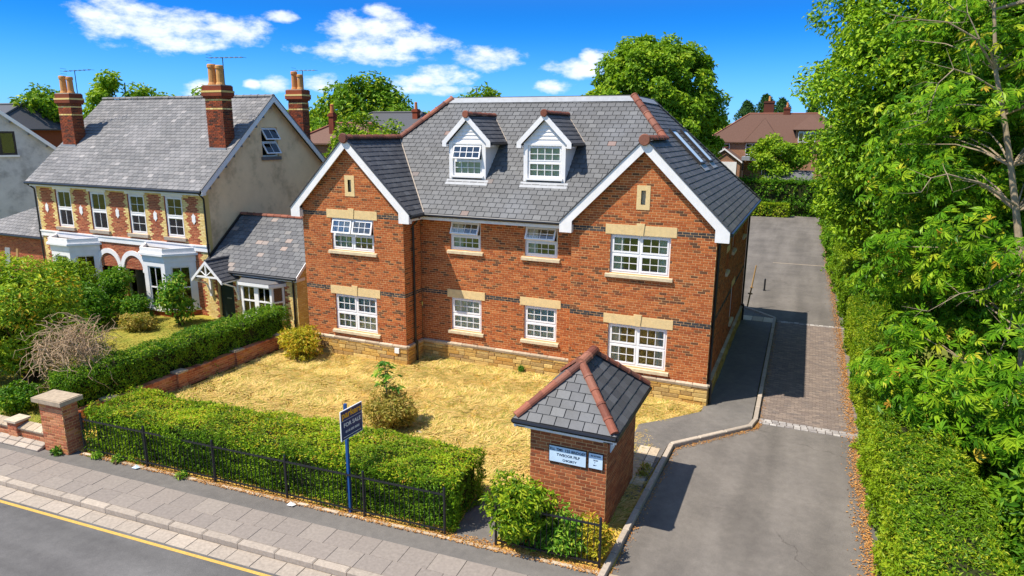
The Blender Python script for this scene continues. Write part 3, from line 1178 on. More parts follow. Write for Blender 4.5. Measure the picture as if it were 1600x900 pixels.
sheet('road', [S(-80, -9), S(60, -9), S(60, -0.3), S(-80, -0.3)], -0.115, M_road)
yl = MB()
yl.poly([S(-80, -0.52, -0.111), S(9.2, -0.52, -0.111), S(9.2, -0.445, -0.111), S(-80, -0.445, -0.111)])
yl.build('yellow_line', M_yellow, kind='structure')
pv = sheet('pavement', [S(-80, -0.40), S(9.9, -0.40), S(9.9, 1.8), S(-80, 1.8)], -0.118, M_joint)
mb = MB()
mb.fbox(V((0, 0, 0)), SD, QD, Z1, (0, 1), (0, 1), (0, 1))
jb = MB()
jb.poly([S(-80, 0.17, -0.006), S(9.9, 0.17, -0.006), S(9.9, 1.16, -0.006), S(-80, 1.16, -0.006)])
jb.poly([S(-80, 0.17, -0.118), S(9.9, 0.17, -0.118), S(9.9, 0.17, -0.006), S(-80, 0.17, -0.006)])
jb.build('joint_bed', M_joint, pv)
ast = MB()
ast.poly([S(-80, 1.14, 0.001), S(9.95, 1.14, 0.001), S(9.95, 1.78, 0.001), S(-80, 1.78, 0.001)])
ast.build('asphalt_margin', M_path, pv)
Ms = []
for (q0, q1, w, off) in ((0.185, 0.625, 0.62, 0.0), (0.635, 1.145, 0.62, 0.25)):
    s = -9.5 + off
    while s < 9.8:
        ww = w * random.choice((1, 1, 1, 0.75))
        c = S(s + ww / 2, (q0 + q1) / 2, 0.0 - 0.02 + random.uniform(-0.002, 0.003))
        nn = (Z1 + SD * random.uniform(-.006, .006) + QD * random.uniform(-.006, .006)).normalized()
        Ms.append(mat4(c, SD, QD, nn, ww - 0.007, q1 - q0 + 0.004, 0.044))
        s += ww
FLAG = base_brick(0.012)
pieces(pv, 'paving_slab', FLAG, Ms, M_flag, 300)
Ms = []
s = -9.5
while s < 9.8:
    w = random.choice((0.9, 0.9, 0.6, 0.75))
    Ms.append(mat4(S(s + w / 2, 0.085, -0.052 + random.uniform(-.003, .003)), SD, QD, Z1, w - 0.012, 0.17, 0.136))
    s += w
KERB = base_brick(0.09)
pieces(pv, 'kerbstone', KERB, Ms, M_kerb, 300)
Ms = []
s = -9.4
while s < 9.8:
    w = random.choice((0.6, 0.42, 0.5, 0.6))
    Ms.append(mat4(S(s + w / 2, -0.2, -0.125 + random.uniform(-.003, .003)), SD, QD, Z1, w - 0.014, 0.37, 0.04))
    s += w
pieces(pv, 'channel_stone', FLAG, Ms, M_kerb, 300)
# pinkish edging stones at the back of the pavement
Ms = []
s = -4.2
while s < 9.5:
    w = random.uniform(0.25, 0.45)
    Ms.append(mat4(S(s + w / 2, 1.66, 0.004 + random.uniform(-.006, .006)), SD, QD, Z1, w - 0.02, 0.08, 0.05))
    s += w
pieces(pv, 'edging_stone', KERB, Ms, M_coping, 300)

# lawns
lawn = sheet('lawn', [S(-4.3, 1.72), S(9.4, 1.72), (-0.55, -3.2), (-0.05, -0.2), (-0.0, 1.0), (-15.4, 1.0), (-15.4, -9.5)], 0.006, M_lawn)
gl = sheet('neighbour_lawn', [(-40, -10.6), (-15.6, -9.5), (-15.6, 3.0), (-40, 3.0)], 0.004, M_garden)
sheet('garden_path', [S(6.1, 1.74), S(7.0, 1.74), S(6.95, 2.6), S(6.6, 3.7), S(5.9, 3.9)], 0.011, M_path)
# drive and car park
drive = sheet('drive', [(-0.55, -9.6), (-0.3, -3.2), (1.55, -0.9), (1.52, -0.6), (4.2, -0.6), (4.4, -6.8), (4.6, -9.6), (5, -12), (-0.6, -12)], 0.004, M_drive)
sheet('car_park', [(1.45, 11.2), (-0.3, 13.2), (-16, 13.2), (-30, 20), (-24, 53.5), (4.3, 54.3), (4.3, 11.2)], 0.004, M_drive)
bp = sheet('block_paving', [(1.45, -0.62), (4.3, -0.62), (4.3, 11.22), (1.45, 11.22)], -0.004, M_joint)
Ms = []
y = -0.25
r = 0
while y < 11.0:
    x = 1.5 - (0.1 if r % 2 else 0)
    while x < 4.25:
        a, b = max(x, 1.5), min(x + 0.2, 4.25)
        if b - a > 0.03:
            Ms.append(mat4(V(((a + b) / 2, y + 0.05, -0.012 + random.uniform(-.002, .003))), X1, Y1, Z1, b - a - 0.008, 0.092, 0.04))
        x += 0.2
    y += 0.1
    r += 1
pieces(bp, 'paving_block', FLAG, Ms, M_block, 300, 'paving_blocks')
Ms = []
for (ya, nrow) in ((-0.62, 3), (11.0, 2)):
    for k in range(nrow):
        x = 1.5 + (0.09 if k % 2 else 0)
        while x < 4.2:
            w = random.uniform(0.17, 0.23)
            Ms.append(mat4(V((x + w / 2, ya + 0.06 + k * 0.125, 0.0 + random.uniform(-.004, .006))), X1, Y1, Z1, w - 0.02, 0.11, 0.05))
            x += w
pieces(bp, 'sett', KERB, Ms, M_sett, 300)
# raised footpath and its kerb
path = sheet('footpath', [(-1.3, -6.2), (-0.62, -6.2), (-0.5, -3.25), (1.33, -1.12), (1.4, -0.55), (1.34, 11.3), (-0.02, 12.8), (-0.02, -0.55), (-0.9, -1.6), (-1.5, -2.2)], 0.055, M_path)
Ms = []
for (x0, x1, y0, y1) in ((-1.15, -0.62, -5.6, -3.6),):
    y = y0
    while y < y1:
        w = 0.42
        for (a, b) in ((x0, x0 + 0.28), (x0 + 0.28, x1)):
            Ms.append(mat4(V(((a + b) / 2, y + w / 2, 0.052 + random.uniform(-.004, .004))), X1, Y1, Z1, b - a - 0.02, w - 0.02, 0.04))
        y += w
for i in range(3):
    Ms.append(mat4(V((0.28 + i * 0.46, 11.0, 0.052)), X1, Y1, Z1, 0.44, 0.8, 0.04))
pieces(path, 'paving_slab', FLAG, Ms, M_coping, 300)
KP = [V((-0.56, -9.3, 0)), V((-0.40, -3.15, 0)), V((1.39, -1.10, 0)), V((1.50, -0.55, 0)), V((1.43, 11.4, 0)), V((-0.05, 12.95, 0))]
kb = MB()
Ms = []
for a, b in zip(KP[:-1], KP[1:]):
    d = b - a
    L = d.length
    d.normalize()
    k = max(1, int(round(L / 0.9)))
    s_ = V((-d.y, d.x, 0))
    for i in range(k):
        c = a + d * (L * (i + .5) / k) + Z1 * (0.05 + random.uniform(-.004, .004))
        Ms.append(mat4(c, d, s_, Z1, L / k - 0.01, 0.13, 0.15))
pieces(path, 'kerbstone', KERB, Ms, M_kerb, 300)


# straw-like grass
def grass(name, poly, n, label, zbase=0.01, h=(0.1, 0.26), mat=None, tonef=None):
    xs = [p[0] for p in poly]
    ys = [p[1] for p in poly]
    P = np.stack([rng.uniform(min(xs), max(xs), n), rng.uniform(min(ys), max(ys), n)], 1)
    inside = np.zeros(n, bool)
    k = len(poly)
    j = k - 1
    for i in range(k):
        xi, yi = poly[i]
        xj, yj = poly[j]
        c = ((yi > P[:, 1]) != (yj > P[:, 1])) & (P[:, 0] < (xj - xi) * (P[:, 1] - yi) / (yj - yi + 1e-12) + xi)
        inside ^= c
        j = i
    P = P[inside]
    m = len(P)
    B = np.concatenate([P, np.full((m, 1), zbase)], 1)
    patch = vnoise(B, 1.1, 11)
    swirl = 3.4 * vnoise(B, 3.4, 12) + rng.normal(0, 0.55, m)
    lean = rng.uniform(0.9, 2.2, m)
    D = unit(np.stack([np.cos(swirl) * lean, np.sin(swirl) * lean, np.full(m, 0.55)], 1))
    H = rng.uniform(h[0], h[1], m) * (1 + 0.5 * patch)
    side = unit(np.stack([-np.sin(swirl), np.cos(swirl), np.zeros(m)], 1))
    w = rng.uniform(0.005, 0.011, m)[:, None]
    a = B - side * w
    b = B + side * w
    mid = B + D * (H * 0.6)[:, None]
    tip = B + D * H[:, None] * 1.25
    tip[:, 2] = zbase + np.maximum(0.012, (tip[:, 2] - zbase) * 0.55)
    v = np.stack([a, b, mid + side * w * .8, mid - side * w * .8, tip], 1).reshape(-1, 3)
    i = np.arange(m) * 5
    f = np.stack([i, i + 1, i + 2, i + 3, i + 3, i + 2, i + 4], 1).ravel()
    lt = np.tile([4, 3], m)
    green = np.clip(vnoise(B, 2.4, 14) * 0.9 + vnoise(B, 0.7, 15) * 0.6 - 0.28, 0, 1)
    t = np.where(rng.random(m) < green * 0.9 + 0.05, rng.uniform(0.8, 0.99, m), rng.uniform(0, 0.74, m))
    if tonef:
        t = tonef(B, t)
    me = mesh_np(name, v, f, lt, np.repeat(t, 2), [mat or M_straw])
    o = link(name, me)
    return tag(o, label, 'grass', None, 'stuff')


grass('dry_grass', [(-15.3, -7.6), (-3.9, -7.4), (-3.0, -7.5), (-2.7, -8.2), (-1.6, -8.4), (-0.75, -8.3), (-0.7, -3.3), (-1.4, -2.3), (-0.8, -1.5), (-0.05, -0.35), (-0.1, -0.05), (-4.6, -0.05), (-4.6, 0.42), (-10.0, 0.42), (-10.0, -0.7), (-14.4, -0.7), (-15.3, -0.7)], 170000, 'sun-bleached straw coloured lawn in front of the brick apartment house')
grass('garden_grass', [(-31, -10), (-15.9, -9.2), (-15.9, 0.8), (-31, 0.8)], 60000, 'patchy yellow and green lawn in the neighbouring front garden', h=(0.06, 0.16), mat=M_gardengrass)
wl_ = MB()
wl_.poly([(0.6, 26.0, 0.009), (3.9, 26.1, 0.009), (3.9, 26.2, 0.009), (0.6, 26.1, 0.009)])
wl_.build('parking_line', M_coping, kind='structure')


def litter(name, path, width, n, label, size=0.05, z=0.012):
    PP = []
    for k in range(n):
        i = random.randrange(len(path) - 1)
        a, b = V(path[i]), V(path[i + 1])
        p = a.lerp(b, random.random())
        d = (b - a).normalized()
        s_ = V((-d.y, d.x))
        off = abs(random.gauss(0, 1)) * width
        p = p + s_ * off
        PP.append((p.x, p.y, z + random.random() * 0.02))
    P = np.array(PP)
    nn = np.tile(np.array([[0, 0, 1.0]]), (n, 1))
    o = leaves_obj(name, P, nn, size, M_litter, None, 0.35, 0.5, 1.0)
    return tag(o, label, 'leaf litter', None, 'stuff')


litter('leaf_litter', [(4.15, -9.5), (4.12, -1), (4.08, 11), (3.9, 30), (3.8, 52)], 0.14, 9000, 'tan fallen leaves gathered along the foot of the drive hedge', 0.055)
litter('leaf_litter', [(-0.48, -9.2), (-0.30, -3.2), (1.48, -1.1), (1.58, -0.4), (1.52, 11)], -0.06, 1500, 'fallen leaves lying along the drive kerb below the footpath', 0.04)
litter('leaf_litter', [tuple(S(-4.2, 1.60)[:2]), tuple(S(9.4, 1.60)[:2])], 0.13, 6500, 'dry leaves and debris along the foot of the black railings', 0.045)
# ------------------------------------------------------------------ the brick apartment house
HS = empty('apartment_house', (-7.2, 5.3, 0), 'orange brick apartment house with two white gables, slate roof and twin dormers', 'house')
XL, XA, XB, XR = -14.436, -10.17, -4.385, 0.0      # left bay, recess, right bay
YL, YM, YR = -0.605, 0.514, 0.0
YB = 10.75
ZE = 5.32                                            # eave line of the roof planes
ZP = 0.70                                            # top of the stone plinth
OV = 0.35
EL, ER = XL - OV, XR + OV
GLX, GRX = (EL + XA + OV) / 2, (XB - OV + ER) / 2
GLZ, GRZ = ZE + (GLX - EL), ZE + (ER - GRX)
ZT = 9.3
T = ZT - ZE
YE = YM - OV
TFL, TFR, TBR, TBL = V((EL + T, YE + T, ZT)), V((ER - T, YE + T, ZT)), V((ER - T, YB + OV - T, ZT)), V((EL + T, YB + OV - T, ZT))
BAND = [(2.40, 2.56), (5.10, 5.26)]


def zone_band(x, z, j):
    for a, b in BAND:
        if a < z < b:
            return 1
    return 0


BMS = [M_brick, M_bluebrick]


def gable_lim(W, ztop, xc, half):
    def f(z):
        if z <= ZE - 0.2:
            return (0, W)
        k = max(0.0, (ztop - 0.22 - z))
        return (max(0, xc - k), min(W, xc + k))
    return f


# openings: (x0,x1,z0,z1) in wall coordinates
WR = XR - XB
o_r = V((XB, YR, 0))
wr = [(-3.14 - XB, -1.31 - XB, 3.88, 5.08), (-3.10 - XB, -1.26 - XB, 0.93, 2.27)]
slR = (GRX - XB - 0.07, GRX - XB + 0.07, 6.0, 6.42)
lin_r = [(h[0] - 0.16, h[1] + 0.16, h[3], h[3] + 0.30) for h in wr]
sil_r = [(h[0] - 0.12, h[1] + 0.12, h[2] - 0.13, h[2]) for h in wr]
fr_r = (slR[0] - 0.13, slR[1] + 0.13, slR[2] - 0.15, slR[3] + 0.15)
brick_wall(HS, o_r, X1, -Y1, WR, GRZ - 0.2, wr + [slR], gable_lim(WR, GRZ, GRX - XB, 0), BMS, zone_band, 300, z0=ZP, skip=lin_r + sil_r + [fr_r])
WL = XA - XL
o_l = V((XL, YL, 0))
wl = [(-13.19 - XL, -11.38 - XL, 3.93, 5.07), (-13.18 - XL, -11.36 - XL, 0.98, 2.31)]
slL = (GLX - XL - 0.07, GLX - XL + 0.07, 6.0, 6.42)
lin_l = [(h[0] - 0.16, h[1] + 0.16, h[3], h[3] + 0.30) for h in wl]
sil_l = [(h[0] - 0.12, h[1] + 0.12, h[2] - 0.13, h[2]) for h in wl]
fr_l = (slL[0] - 0.13, slL[1] + 0.13, slL[2] - 0.15, slL[3] + 0.15)
brick_wall(HS, o_l, X1, -Y1, WL, GLZ - 0.2, wl + [slL], gable_lim(WL, GLZ, GLX - XL, 0), BMS, zone_band, 0, z0=ZP, skip=lin_l + sil_l + [fr_l])
WM = XB - XA
o_m = V((XA, YM, 0))
wm_ = [(-8.99 - XA, -7.81 - XA, 4.07, 5.09), (-6.19 - XA, -5.03 - XA, 4.06, 5.09), (-8.98 - XA, -7.79 - XA, 1.18, 2.36), (-6.18 - XA, -5.01 - XA, 1.20, 2.38)]
lin_m = [(h[0] - 0.14, h[1] + 0.14, h[3], h[3] + (0.2 if h[3] > 4 else 0.28)) for h in wm_]
sil_m = [(h[0] - 0.10, h[1] + 0.10, h[2] - 0.13, h[2]) for h in wm_]
brick_wall(HS, o_m, X1, -Y1, WM, ZE - 0.02, wm_, None, BMS, zone_band, 0, z0=ZP, skip=lin_m + sil_m)
# returns of the bays and the right side wall
brick_wall(HS, V((XA, YL, 0)), Y1, X1, YM - YL - 0.013, ZE - 0.05, (), None, BMS, zone_band, 0, z0=ZP)
brick_wall(HS, V((XB, YM - 0.013, 0)), -Y1, -X1, YM - YR - 0.013, ZE - 0.05, (), None, BMS, zone_band, 0, z0=ZP)
ws = [(4.7, 5.5, 4.05, 5.05), (3.0, 3.6, 3.6, 4.25), (5.6, 6.5, 1.2, 2.55), (8.6, 9.4, 4.05, 5.05)]
lin_s = [(h[0] - 0.12, h[1] + 0.12, h[3], h[3] + 0.22) for h in ws]
sil_s = [(h[0] - 0.10, h[1] + 0.10, h[2] - 0.13, h[2]) for h in ws]
brick_wall(HS, V((XR, YR + 0.013, 0)), Y1, X1, YB - YR - 0.013, ZE - 0.05, ws, None, BMS, zone_band, 0, z0=ZP, skip=lin_s + sil_s)
mb = MB()                                            # back and left walls close the house
mb.poly([(XL, YL, 0), (XL, YB, 0), (XL, YB, ZE), (XL, YL, ZE)])
mb.poly([(XL, YB, 0), (XR, YB, 0), (XR, YB, ZE), (XL, YB, ZE)])
mb.build('wall', M_brickflat, HS)


def trims(par, o, u, n, hs, lins, sils, key):
    for h, l, s in zip(hs, lins, sils):
        b = MB()
        b.fbox(o, u, Z1, n, (l[0], l[1]), (l[2] + 0.002, l[3]), (-0.1, 0.014))
        b.build('lintel', M_cream, par)
        if key:
            xm = (l[0] + l[1]) / 2
            b = MB()
            b.prism([o + u * (xm - 0.09) + Z1 * (l[2] - 0.004) + n * -0.05, o + u * (xm + 0.09) + Z1 * (l[2] - 0.004) - n * 0.05, o + u * (xm + 0.125) + Z1 * (l[3] + 0.06) - n * 0.05, o + u * (xm - 0.125) + Z1 * (l[3] + 0.06) - n * 0.05], n * 0.085)
            b.build('keystone', M_cream, par)
        b = MB()
        P = [(-0.1, 0), (-0.1, 0.12), (0.075, 0.095), (0.075, 0)]
        b.prism([o + u * s[0] + n * c + Z1 * (s[2] + z) for c, z in P], u * (s[1] - s[0]))
        b.build('sill', M_sill, par)


trims(HS, o_r, X1, -Y1, wr, lin_r, sil_r, True)
trims(HS, o_l, X1, -Y1, wl, lin_l, sil_l, True)
trims(HS, o_m, X1, -Y1, wm_, lin_m, sil_m, False)
trims(HS, V((XR, YR + 0.013, 0)), Y1, X1, ws, lin_s, sil_s, False)


def win_at(o, u, n, h, **kw):
    return window(HS, o + u * h[0] + Z1 * h[2], u, n, h[1] - h[0], h[3] - h[2], **kw)


win_at(o_r, X1, -Y1, wr[0], curtain='sides')
win_at(o_r, X1, -Y1, wr[1], curtain='sides')
win_at(o_l, X1, -Y1, wl[0], opened=((0, 1), (1, 1)), curtain='left', angle=16, label='white casement with both upper lights tilted open')
win_at(o_l, X1, -Y1, wl[1], curtain='full')
win_at(o_m, X1, -Y1, wm_[0], cols=1, bars=(4, 2), opened=((0, 1),), curtain='left', angle=26, label='white window with its upper light tilted open')
win_at(o_m, X1, -Y1, wm_[1], cols=1, bars=(4, 2), opened=((0, 1),), curtain='left', angle=30, label='white window with its upper light tilted open')
win_at(o_m, X1, -Y1, wm_[2], cols=1, bars=(4, 2), curtain='full')
win_at(o_m, X1, -Y1, wm_[3], cols=1, bars=(4, 2), curtain='full')
for h in ws:
    window(HS, V((XR, YR + 0.013, 0)) + Y1 * h[0] + Z1 * h[2], Y1, X1, h[1] - h[0], h[3] - h[2], cols=1, rows=1, bars=(2, 2), curtain=None)
# slit vents in the gables
for (o, sl, fr) in ((o_r, slR, fr_r), (o_l, slL, fr_l)):
    b = MB()
    n = -Y1
    b.fbox(o, X1, Z1, n, (fr[0], fr[1]), (fr[2], sl[2]), (-0.1, 0.012))
    b.fbox(o, X1, Z1, n, (fr[0], fr[1]), (sl[3], fr[3]), (-0.1, 0.012))
    b.fbox(o, X1, Z1, n, (fr[0], sl[0]), (sl[2], sl[3]), (-0.1, 0.012))
    b.fbox(o, X1, Z1, n, (sl[1], fr[1]), (sl[2], sl[3]), (-0.1, 0.012))
    vt_ = b.build('slit_window', M_cream, HS)
    b = MB()
    b.fbox(o, X1, Z1, n, (sl[0] - 0.01, sl[1] + 0.01), (sl[2] - 0.01, sl[3] + 0.01), (-0.14, -0.09))
    b.build('panel', M_sill, vt_)


# stone plinth: individual stones with a weathered coping
def plinth(o, u, n, W, limit=60):
    core = MB()
    core.fbox(o, u, Z1, n, (0.0, W), (-0.1, ZP - 0.1), (-0.02, 0.04))
    core.build('plinth', M_mortar, HS)
    Ms = []
    z = 0.0
    hs = [0.16, 0.12, 0.14, 0.10, 0.09]
    for r, hh in enumerate(hs):
        x = 0.0
        while x < W - 0.02:
            w = random.uniform(0.22, 0.62)
            e = min(W, x + w)
            if W - e < 0.12:
                e = W
            # some stones are two courses split
            c = o + u * ((x + e) / 2) + Z1 * (z + hh / 2) + n * (0.045 + random.uniform(-.006, .012))
            Ms.append(mat4(c, u, Z1, n, e - x - 0.016, hh - 0.014, 0.05))
            x = e
        z += hh
    pieces(HS, 'plinth_stone', KERB, Ms, M_plinth, limit)
    Ms = []
    x = 0.0
    while x < W - 0.01:
        e = min(W, x + random.uniform(0.5, 0.7))
        if W - e < 0.2:
            e = W
        c = o + u * ((x + e) / 2) + Z1 * (ZP - 0.045) + n * 0.03
        Ms.append(mat4(c, u, (n * 0.25 + Z1).normalized().cross(u) * -1, (n * 0.25 + Z1).normalized(), e - x - 0.008, 0.13, 0.09))
        x = e
    pieces(HS, 'coping_stone', KERB, Ms, M_coping, 60)


plinth(V((XB, YR, 0)), X1, -Y1, WR + 0.06)
plinth(V((XL, YL, 0)), X1, -Y1, WL + 0.06)
plinth(V((XA + 0.05, YM, 0)), X1, -Y1, WM - 0.05, 80)
plinth(V((XA, YL, 0)), Y1, X1, YM - YL - 0.05, 20)
plinth(V((XR, YR, 0)), Y1, X1, YB - YR, 80)

# ---- roof
rb = MB()
dz = -0.03
q = lambda x, y, z: V((x, y, z + dz))
GOV = 0.2
gl0, gl1 = YL - GOV, YE + (GLX - EL)
gr0, gr1 = YR - GOV, YE + (ER - GRX)
rb.poly([q(XA + OV, YE, ZE), q(XB - OV, YE, ZE), q(GRX, gr1, GRZ), TFR + Z1 * dz, TFL + Z1 * dz, q(GLX, gl1, GLZ)])
rb.poly([q(ER, gr0, ZE), q(ER, YB + OV, ZE), TBR + Z1 * dz, TFR + Z1 * dz, q(GRX, gr1, GRZ), q(GRX, gr0, GRZ)])
rb.poly([q(EL, gl0, ZE), q(GLX, gl0, GLZ), q(GLX, gl1, GLZ), TFL + Z1 * dz, TBL + Z1 * dz, q(EL, YB + OV, ZE)])
rb.poly([q(ER, YB + OV, ZE), q(EL, YB + OV, ZE), TBL + Z1 * dz, TBR + Z1 * dz])
rb.poly([q(XA + OV, gl0, ZE), q(XA + OV, YE, ZE), q(GLX, gl1, GLZ), q(GLX, gl0, GLZ)])
rb.poly([q(XB - OV, gr0, ZE), q(GRX, gr0, GRZ), q(GRX, gr1, GRZ), q(XB - OV, YE, ZE)])
roof = rb.build('roof', M_under, HS)
fl = MB()
fl.prism([TFL - Z1 * 0.03, TFR - Z1 * 0.03, TBR - Z1 * 0.03, TBL - Z1 * 0.03], Z1 * 0.06)
fl.build('flat_roof', M_felt, roof)
ap = MB()                                            # lead apron along the top of the slopes
r2 = math.sqrt(0.5)
for a, b, nn in ((TFL, TFR, V((0, -r2, r2))), (TFR, TBR, V((r2, 0, r2))), (TBR, TBL, V((0, r2, r2))), (TBL, TFL, V((-r2, 0, r2)))):
    d = (b - a).normalized()
    dn = V((nn.x, nn.y, -nn.z))
    k = 0.26
    ins = k * r2
    ap.prism([a + nn * 0.04, b + nn * 0.04, b + dn * k + d * ins + nn * 0.04, a + dn * k - d * ins + nn * 0.04], nn * 0.012)
ap.build('lead_apron', M_lead, roof)
rim = MB()
for a, b in ((TFL, TFR), (TFR, TBR), (TBR, TBL), (TBL, TFL)):
    d = (b - a).normalized()
    rim.fbox(a + Z1 * 0.03, d, d.cross(Z1), Z1, (0, (b - a).length), (-0.05, 0.03), (0, 0.035))
rim.build('roof_rim', M_felt, roof)
su = r2
vf = V((0, su, su))
nf_ = V((0, -su, su))
k2 = math.sqrt(2)
GLt, GRt = (GLX - EL), (ER - GRX)
roof_slates(roof, V((0, YE, ZE)), X1, vf, nf_, [(XA + OV, 0), (XB - OV, 0), (GRX, GRt * k2), (TFR.x, T * k2), (TFL.x, T * k2), (GLX, GLt * k2)], M_slate, 0.29, 0.205, limit=230)
vr, nr = V((-su, 0, su)), V((su, 0, su))
roof_slates(roof, V((ER, 0, ZE)), Y1, vr, nr, [(gr0 + 0.04, 0), (YB + OV, 0), (TBR.y, T * k2), (TFR.y, T * k2), (gr1, GRt * k2), (gr0 + 0.04, GRt * k2 - 0.002)], M_slatedarkshade, 0.29, 0.205, limit=70)  # side slopes take the darker slate to carry their shade
roof_slates(roof, V((XA + OV, 0, ZE)), Y1, vr, nr, [(gl0 + 0.04, 0), (YE, 0), (gl1, GLt * k2), (gl0 + 0.04, GLt * k2 - 0.002)], M_slatedarkshade, 0.29, 0.205, limit=0)
roof_slates(roof, V((XB - OV, 0, ZE)), -Y1, V((su, 0, su)), V((-su, 0, su)), [(-YE, 0), (-gr0 - 0.04, 0), (-gr0 - 0.04, GRt * k2 - 0.002), (-gr1, GRt * k2)], M_slatedarkshade, 0.29, 0.205, limit=0)
# ridge and hip tiles
ridge_tiles(roof, (GRX, gr0 - 0.05, GRZ + 0.05), (GRX, gr1, GRZ + 0.05), 0.13, 0.4)
ridge_tiles(roof, (GLX, gl0 - 0.05, GLZ + 0.05), (GLX, gl1, GLZ + 0.05), 0.13, 0.4)
ridge_tiles(roof, (GRX, gr1, GRZ + 0.05), TFR + Z1 * 0.05, 0.13, 0.36, name='hip_tile')
ridge_tiles(roof, (GLX, gl1, GLZ + 0.05), TFL + Z1 * 0.05, 0.13, 0.36, name='hip_tile')
ridge_tiles(roof, (ER, YB + OV, ZE + 0.03), TBR + Z1 * 0.03, 0.075, 0.4, M_slatedarkshade, name='hip_tile')
for (x, y, z) in ((GRX, gr0 - 0.06, GRZ + 0.02), (GLX, gl0 - 0.06, GLZ + 0.02)):
    b = MB()
    b.tube([(x, y - 0.035, z), (x, y, z), (x, y + 0.06, z)], [0.15, 0.17, 0.17], 20)
    b.build('ridge_end_disc', M_terra, roof)
# valley mortar lines
b = MB()
b.tube([(XA + OV, YE, ZE + 0.03), (GLX, gl1, GLZ + 0.03)], 0.028, 5)
b.build('valley', M_kerb, roof)


def barge(xe0, xr, xe1, y, zr, par):
    b = MB()
    vt = 0.36
    k = 0.40
    zb = ZE - 0.27
    t0 = 0.05
    for s, xe in ((1, xe0), (-1, xe1)):
        P = [(xe, ZE + t0), (xr, zr + t0), (xr, zr + t0 - vt), (xe + s * k, ZE + k + t0 - vt), (xe + s * k, zb), (xe, zb)]
        b.prism([V((x, y, z)) for x, z in P], (0, 0.045, 0))
    # soffit boards behind
    for s, xe in ((1, xe0), (-1, xe1)):
        P = [(xe + s * 0.02, ZE - 0.07), (xr, zr - 0.07), (xr, zr - 0.1), (xe + s * 0.02, ZE - 0.1)]
        b.prism([V((x, y + 0.045, z)) for x, z in P], (0, GOV - 0.05, 0))
        P = [(xe, ZE - 0.03), (xe + s * k, ZE - 0.03), (xe + s * k, zb), (xe, zb)]
        b.prism([V((x, y + 0.046, z)) for x, z in P], (0, GOV - 0.06, 0))
    b.build('bargeboard', M_white, par)
    e = MB()                                         # dark verge line on top of the board
    for s, xe in ((1, xe0), (-1, xe1)):
        P = [(xe - s * 0.02, ZE + t0 - 0.005), (xr, zr + t0 + 0.01), (xr, zr + t0 + 0.045), (xe - s * 0.02, ZE + t0 + 0.03)]
        e.prism([V((x, y - 0.03, z)) for x, z in P], (0, 0.12, 0))
    e.build('verge', M_slatedarkshade, par)


barge(XB - OV, GRX, ER, gr0, GRZ, HS)
barge(EL, GLX, XA + OV, gl0, GLZ, HS)
# fascia, gutters, downpipes
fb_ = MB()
fb_.box((XA + 0.02, YE + 0.02, ZE - 0.22), (XB - 0.05, YE + 0.05, ZE - 0.02))
fb_.box((XA + 0.02, YE + 0.05, ZE - 0.22), (XB - 0.05, YM - 0.002, ZE - 0.19))
fb_.box((ER - 0.06, YR - 0.05, ZE - 0.2), (ER - 0.03, YB + 0.3, ZE - 0.02))
fb_.box((XR + 0.014, YR - 0.05, ZE - 0.2), (ER - 0.06, YB + 0.3, ZE - 0.17))
fb_.box((XA + OV - 0.06, YL - 0.05, ZE - 0.2), (XA + OV - 0.03, YE, ZE - 0.02))
fb_.build('fascia', M_white, HS)


def gutter(par, a, b, r=0.06):
    m = MB()
    m.tube([a, b], r, 10)
    m.build('gutter', M_black, par)


gutter(HS, (XA + OV + 0.02, YE - 0.04, ZE - 0.05), (XB - OV - 0.02, YE - 0.04, ZE - 0.05))
gutter(HS, (ER + 0.04, gr0 + 0.08, ZE - 0.05), (ER + 0.04, YB + 0.3, ZE - 0.05))
gutter(HS, (XA + OV + 0.04, gl0 + 0.08, ZE - 0.05), (XA + OV + 0.04, YE, ZE - 0.05))


def pipe(par, pts, r=0.04):
    m = MB()
    m.tube(pts, r, 8)
    for (x, y, z) in pts[2:]:
        pass
    p = m.build('downpipe', M_black, par)
    a, b = V(pts[-2]), V(pts[-3])
    k = MB()
    for i in range(1, 4):
        c = b.lerp(a, i / 4)
        k.tube([c - Z1 * 0.03, c + Z1 * 0.03], r * 1.5, 8)
    k.build('pipe_bracket', M_black, p)


pipe(HS, [(XA + OV, -0.1, ZE - 0.08), (XA + 0.2, -0.1, ZE - 0.28), (XA + 0.07, -0.1, ZE - 0.42), (XA + 0.07, -0.1, 0.8), (XA + 0.13, -0.1, 0.66), (XA + 0.13, -0.1, 0.05)])
pipe(HS, [(ER, 0.12, ZE - 0.08), (XR + 0.18, 0.12, ZE - 0.25), (XR + 0.06, 0.12, ZE - 0.36), (XR + 0.06, 0.12, 0.8), (XR + 0.12, 0.12, 0.66), (XR + 0.12, 0.12, 0.06)])
pipe(HS, [(ER, YB - 0.2, ZE - 0.08), (XR + 0.18, YB - 0.2, ZE - 0.25), (XR + 0.06, YB - 0.2, ZE - 0.36), (XR + 0.06, YB - 0.2, 0.8), (XR + 0.12, YB - 0.2, 0.66), (XR + 0.12, YB - 0.2, 0.06)])
b = MB()
b.box((-10.6, YL - 0.12, 0.42), (-10.42, YL - 0.06, 0.6))
b.build('meter_box', M_upvc, HS)


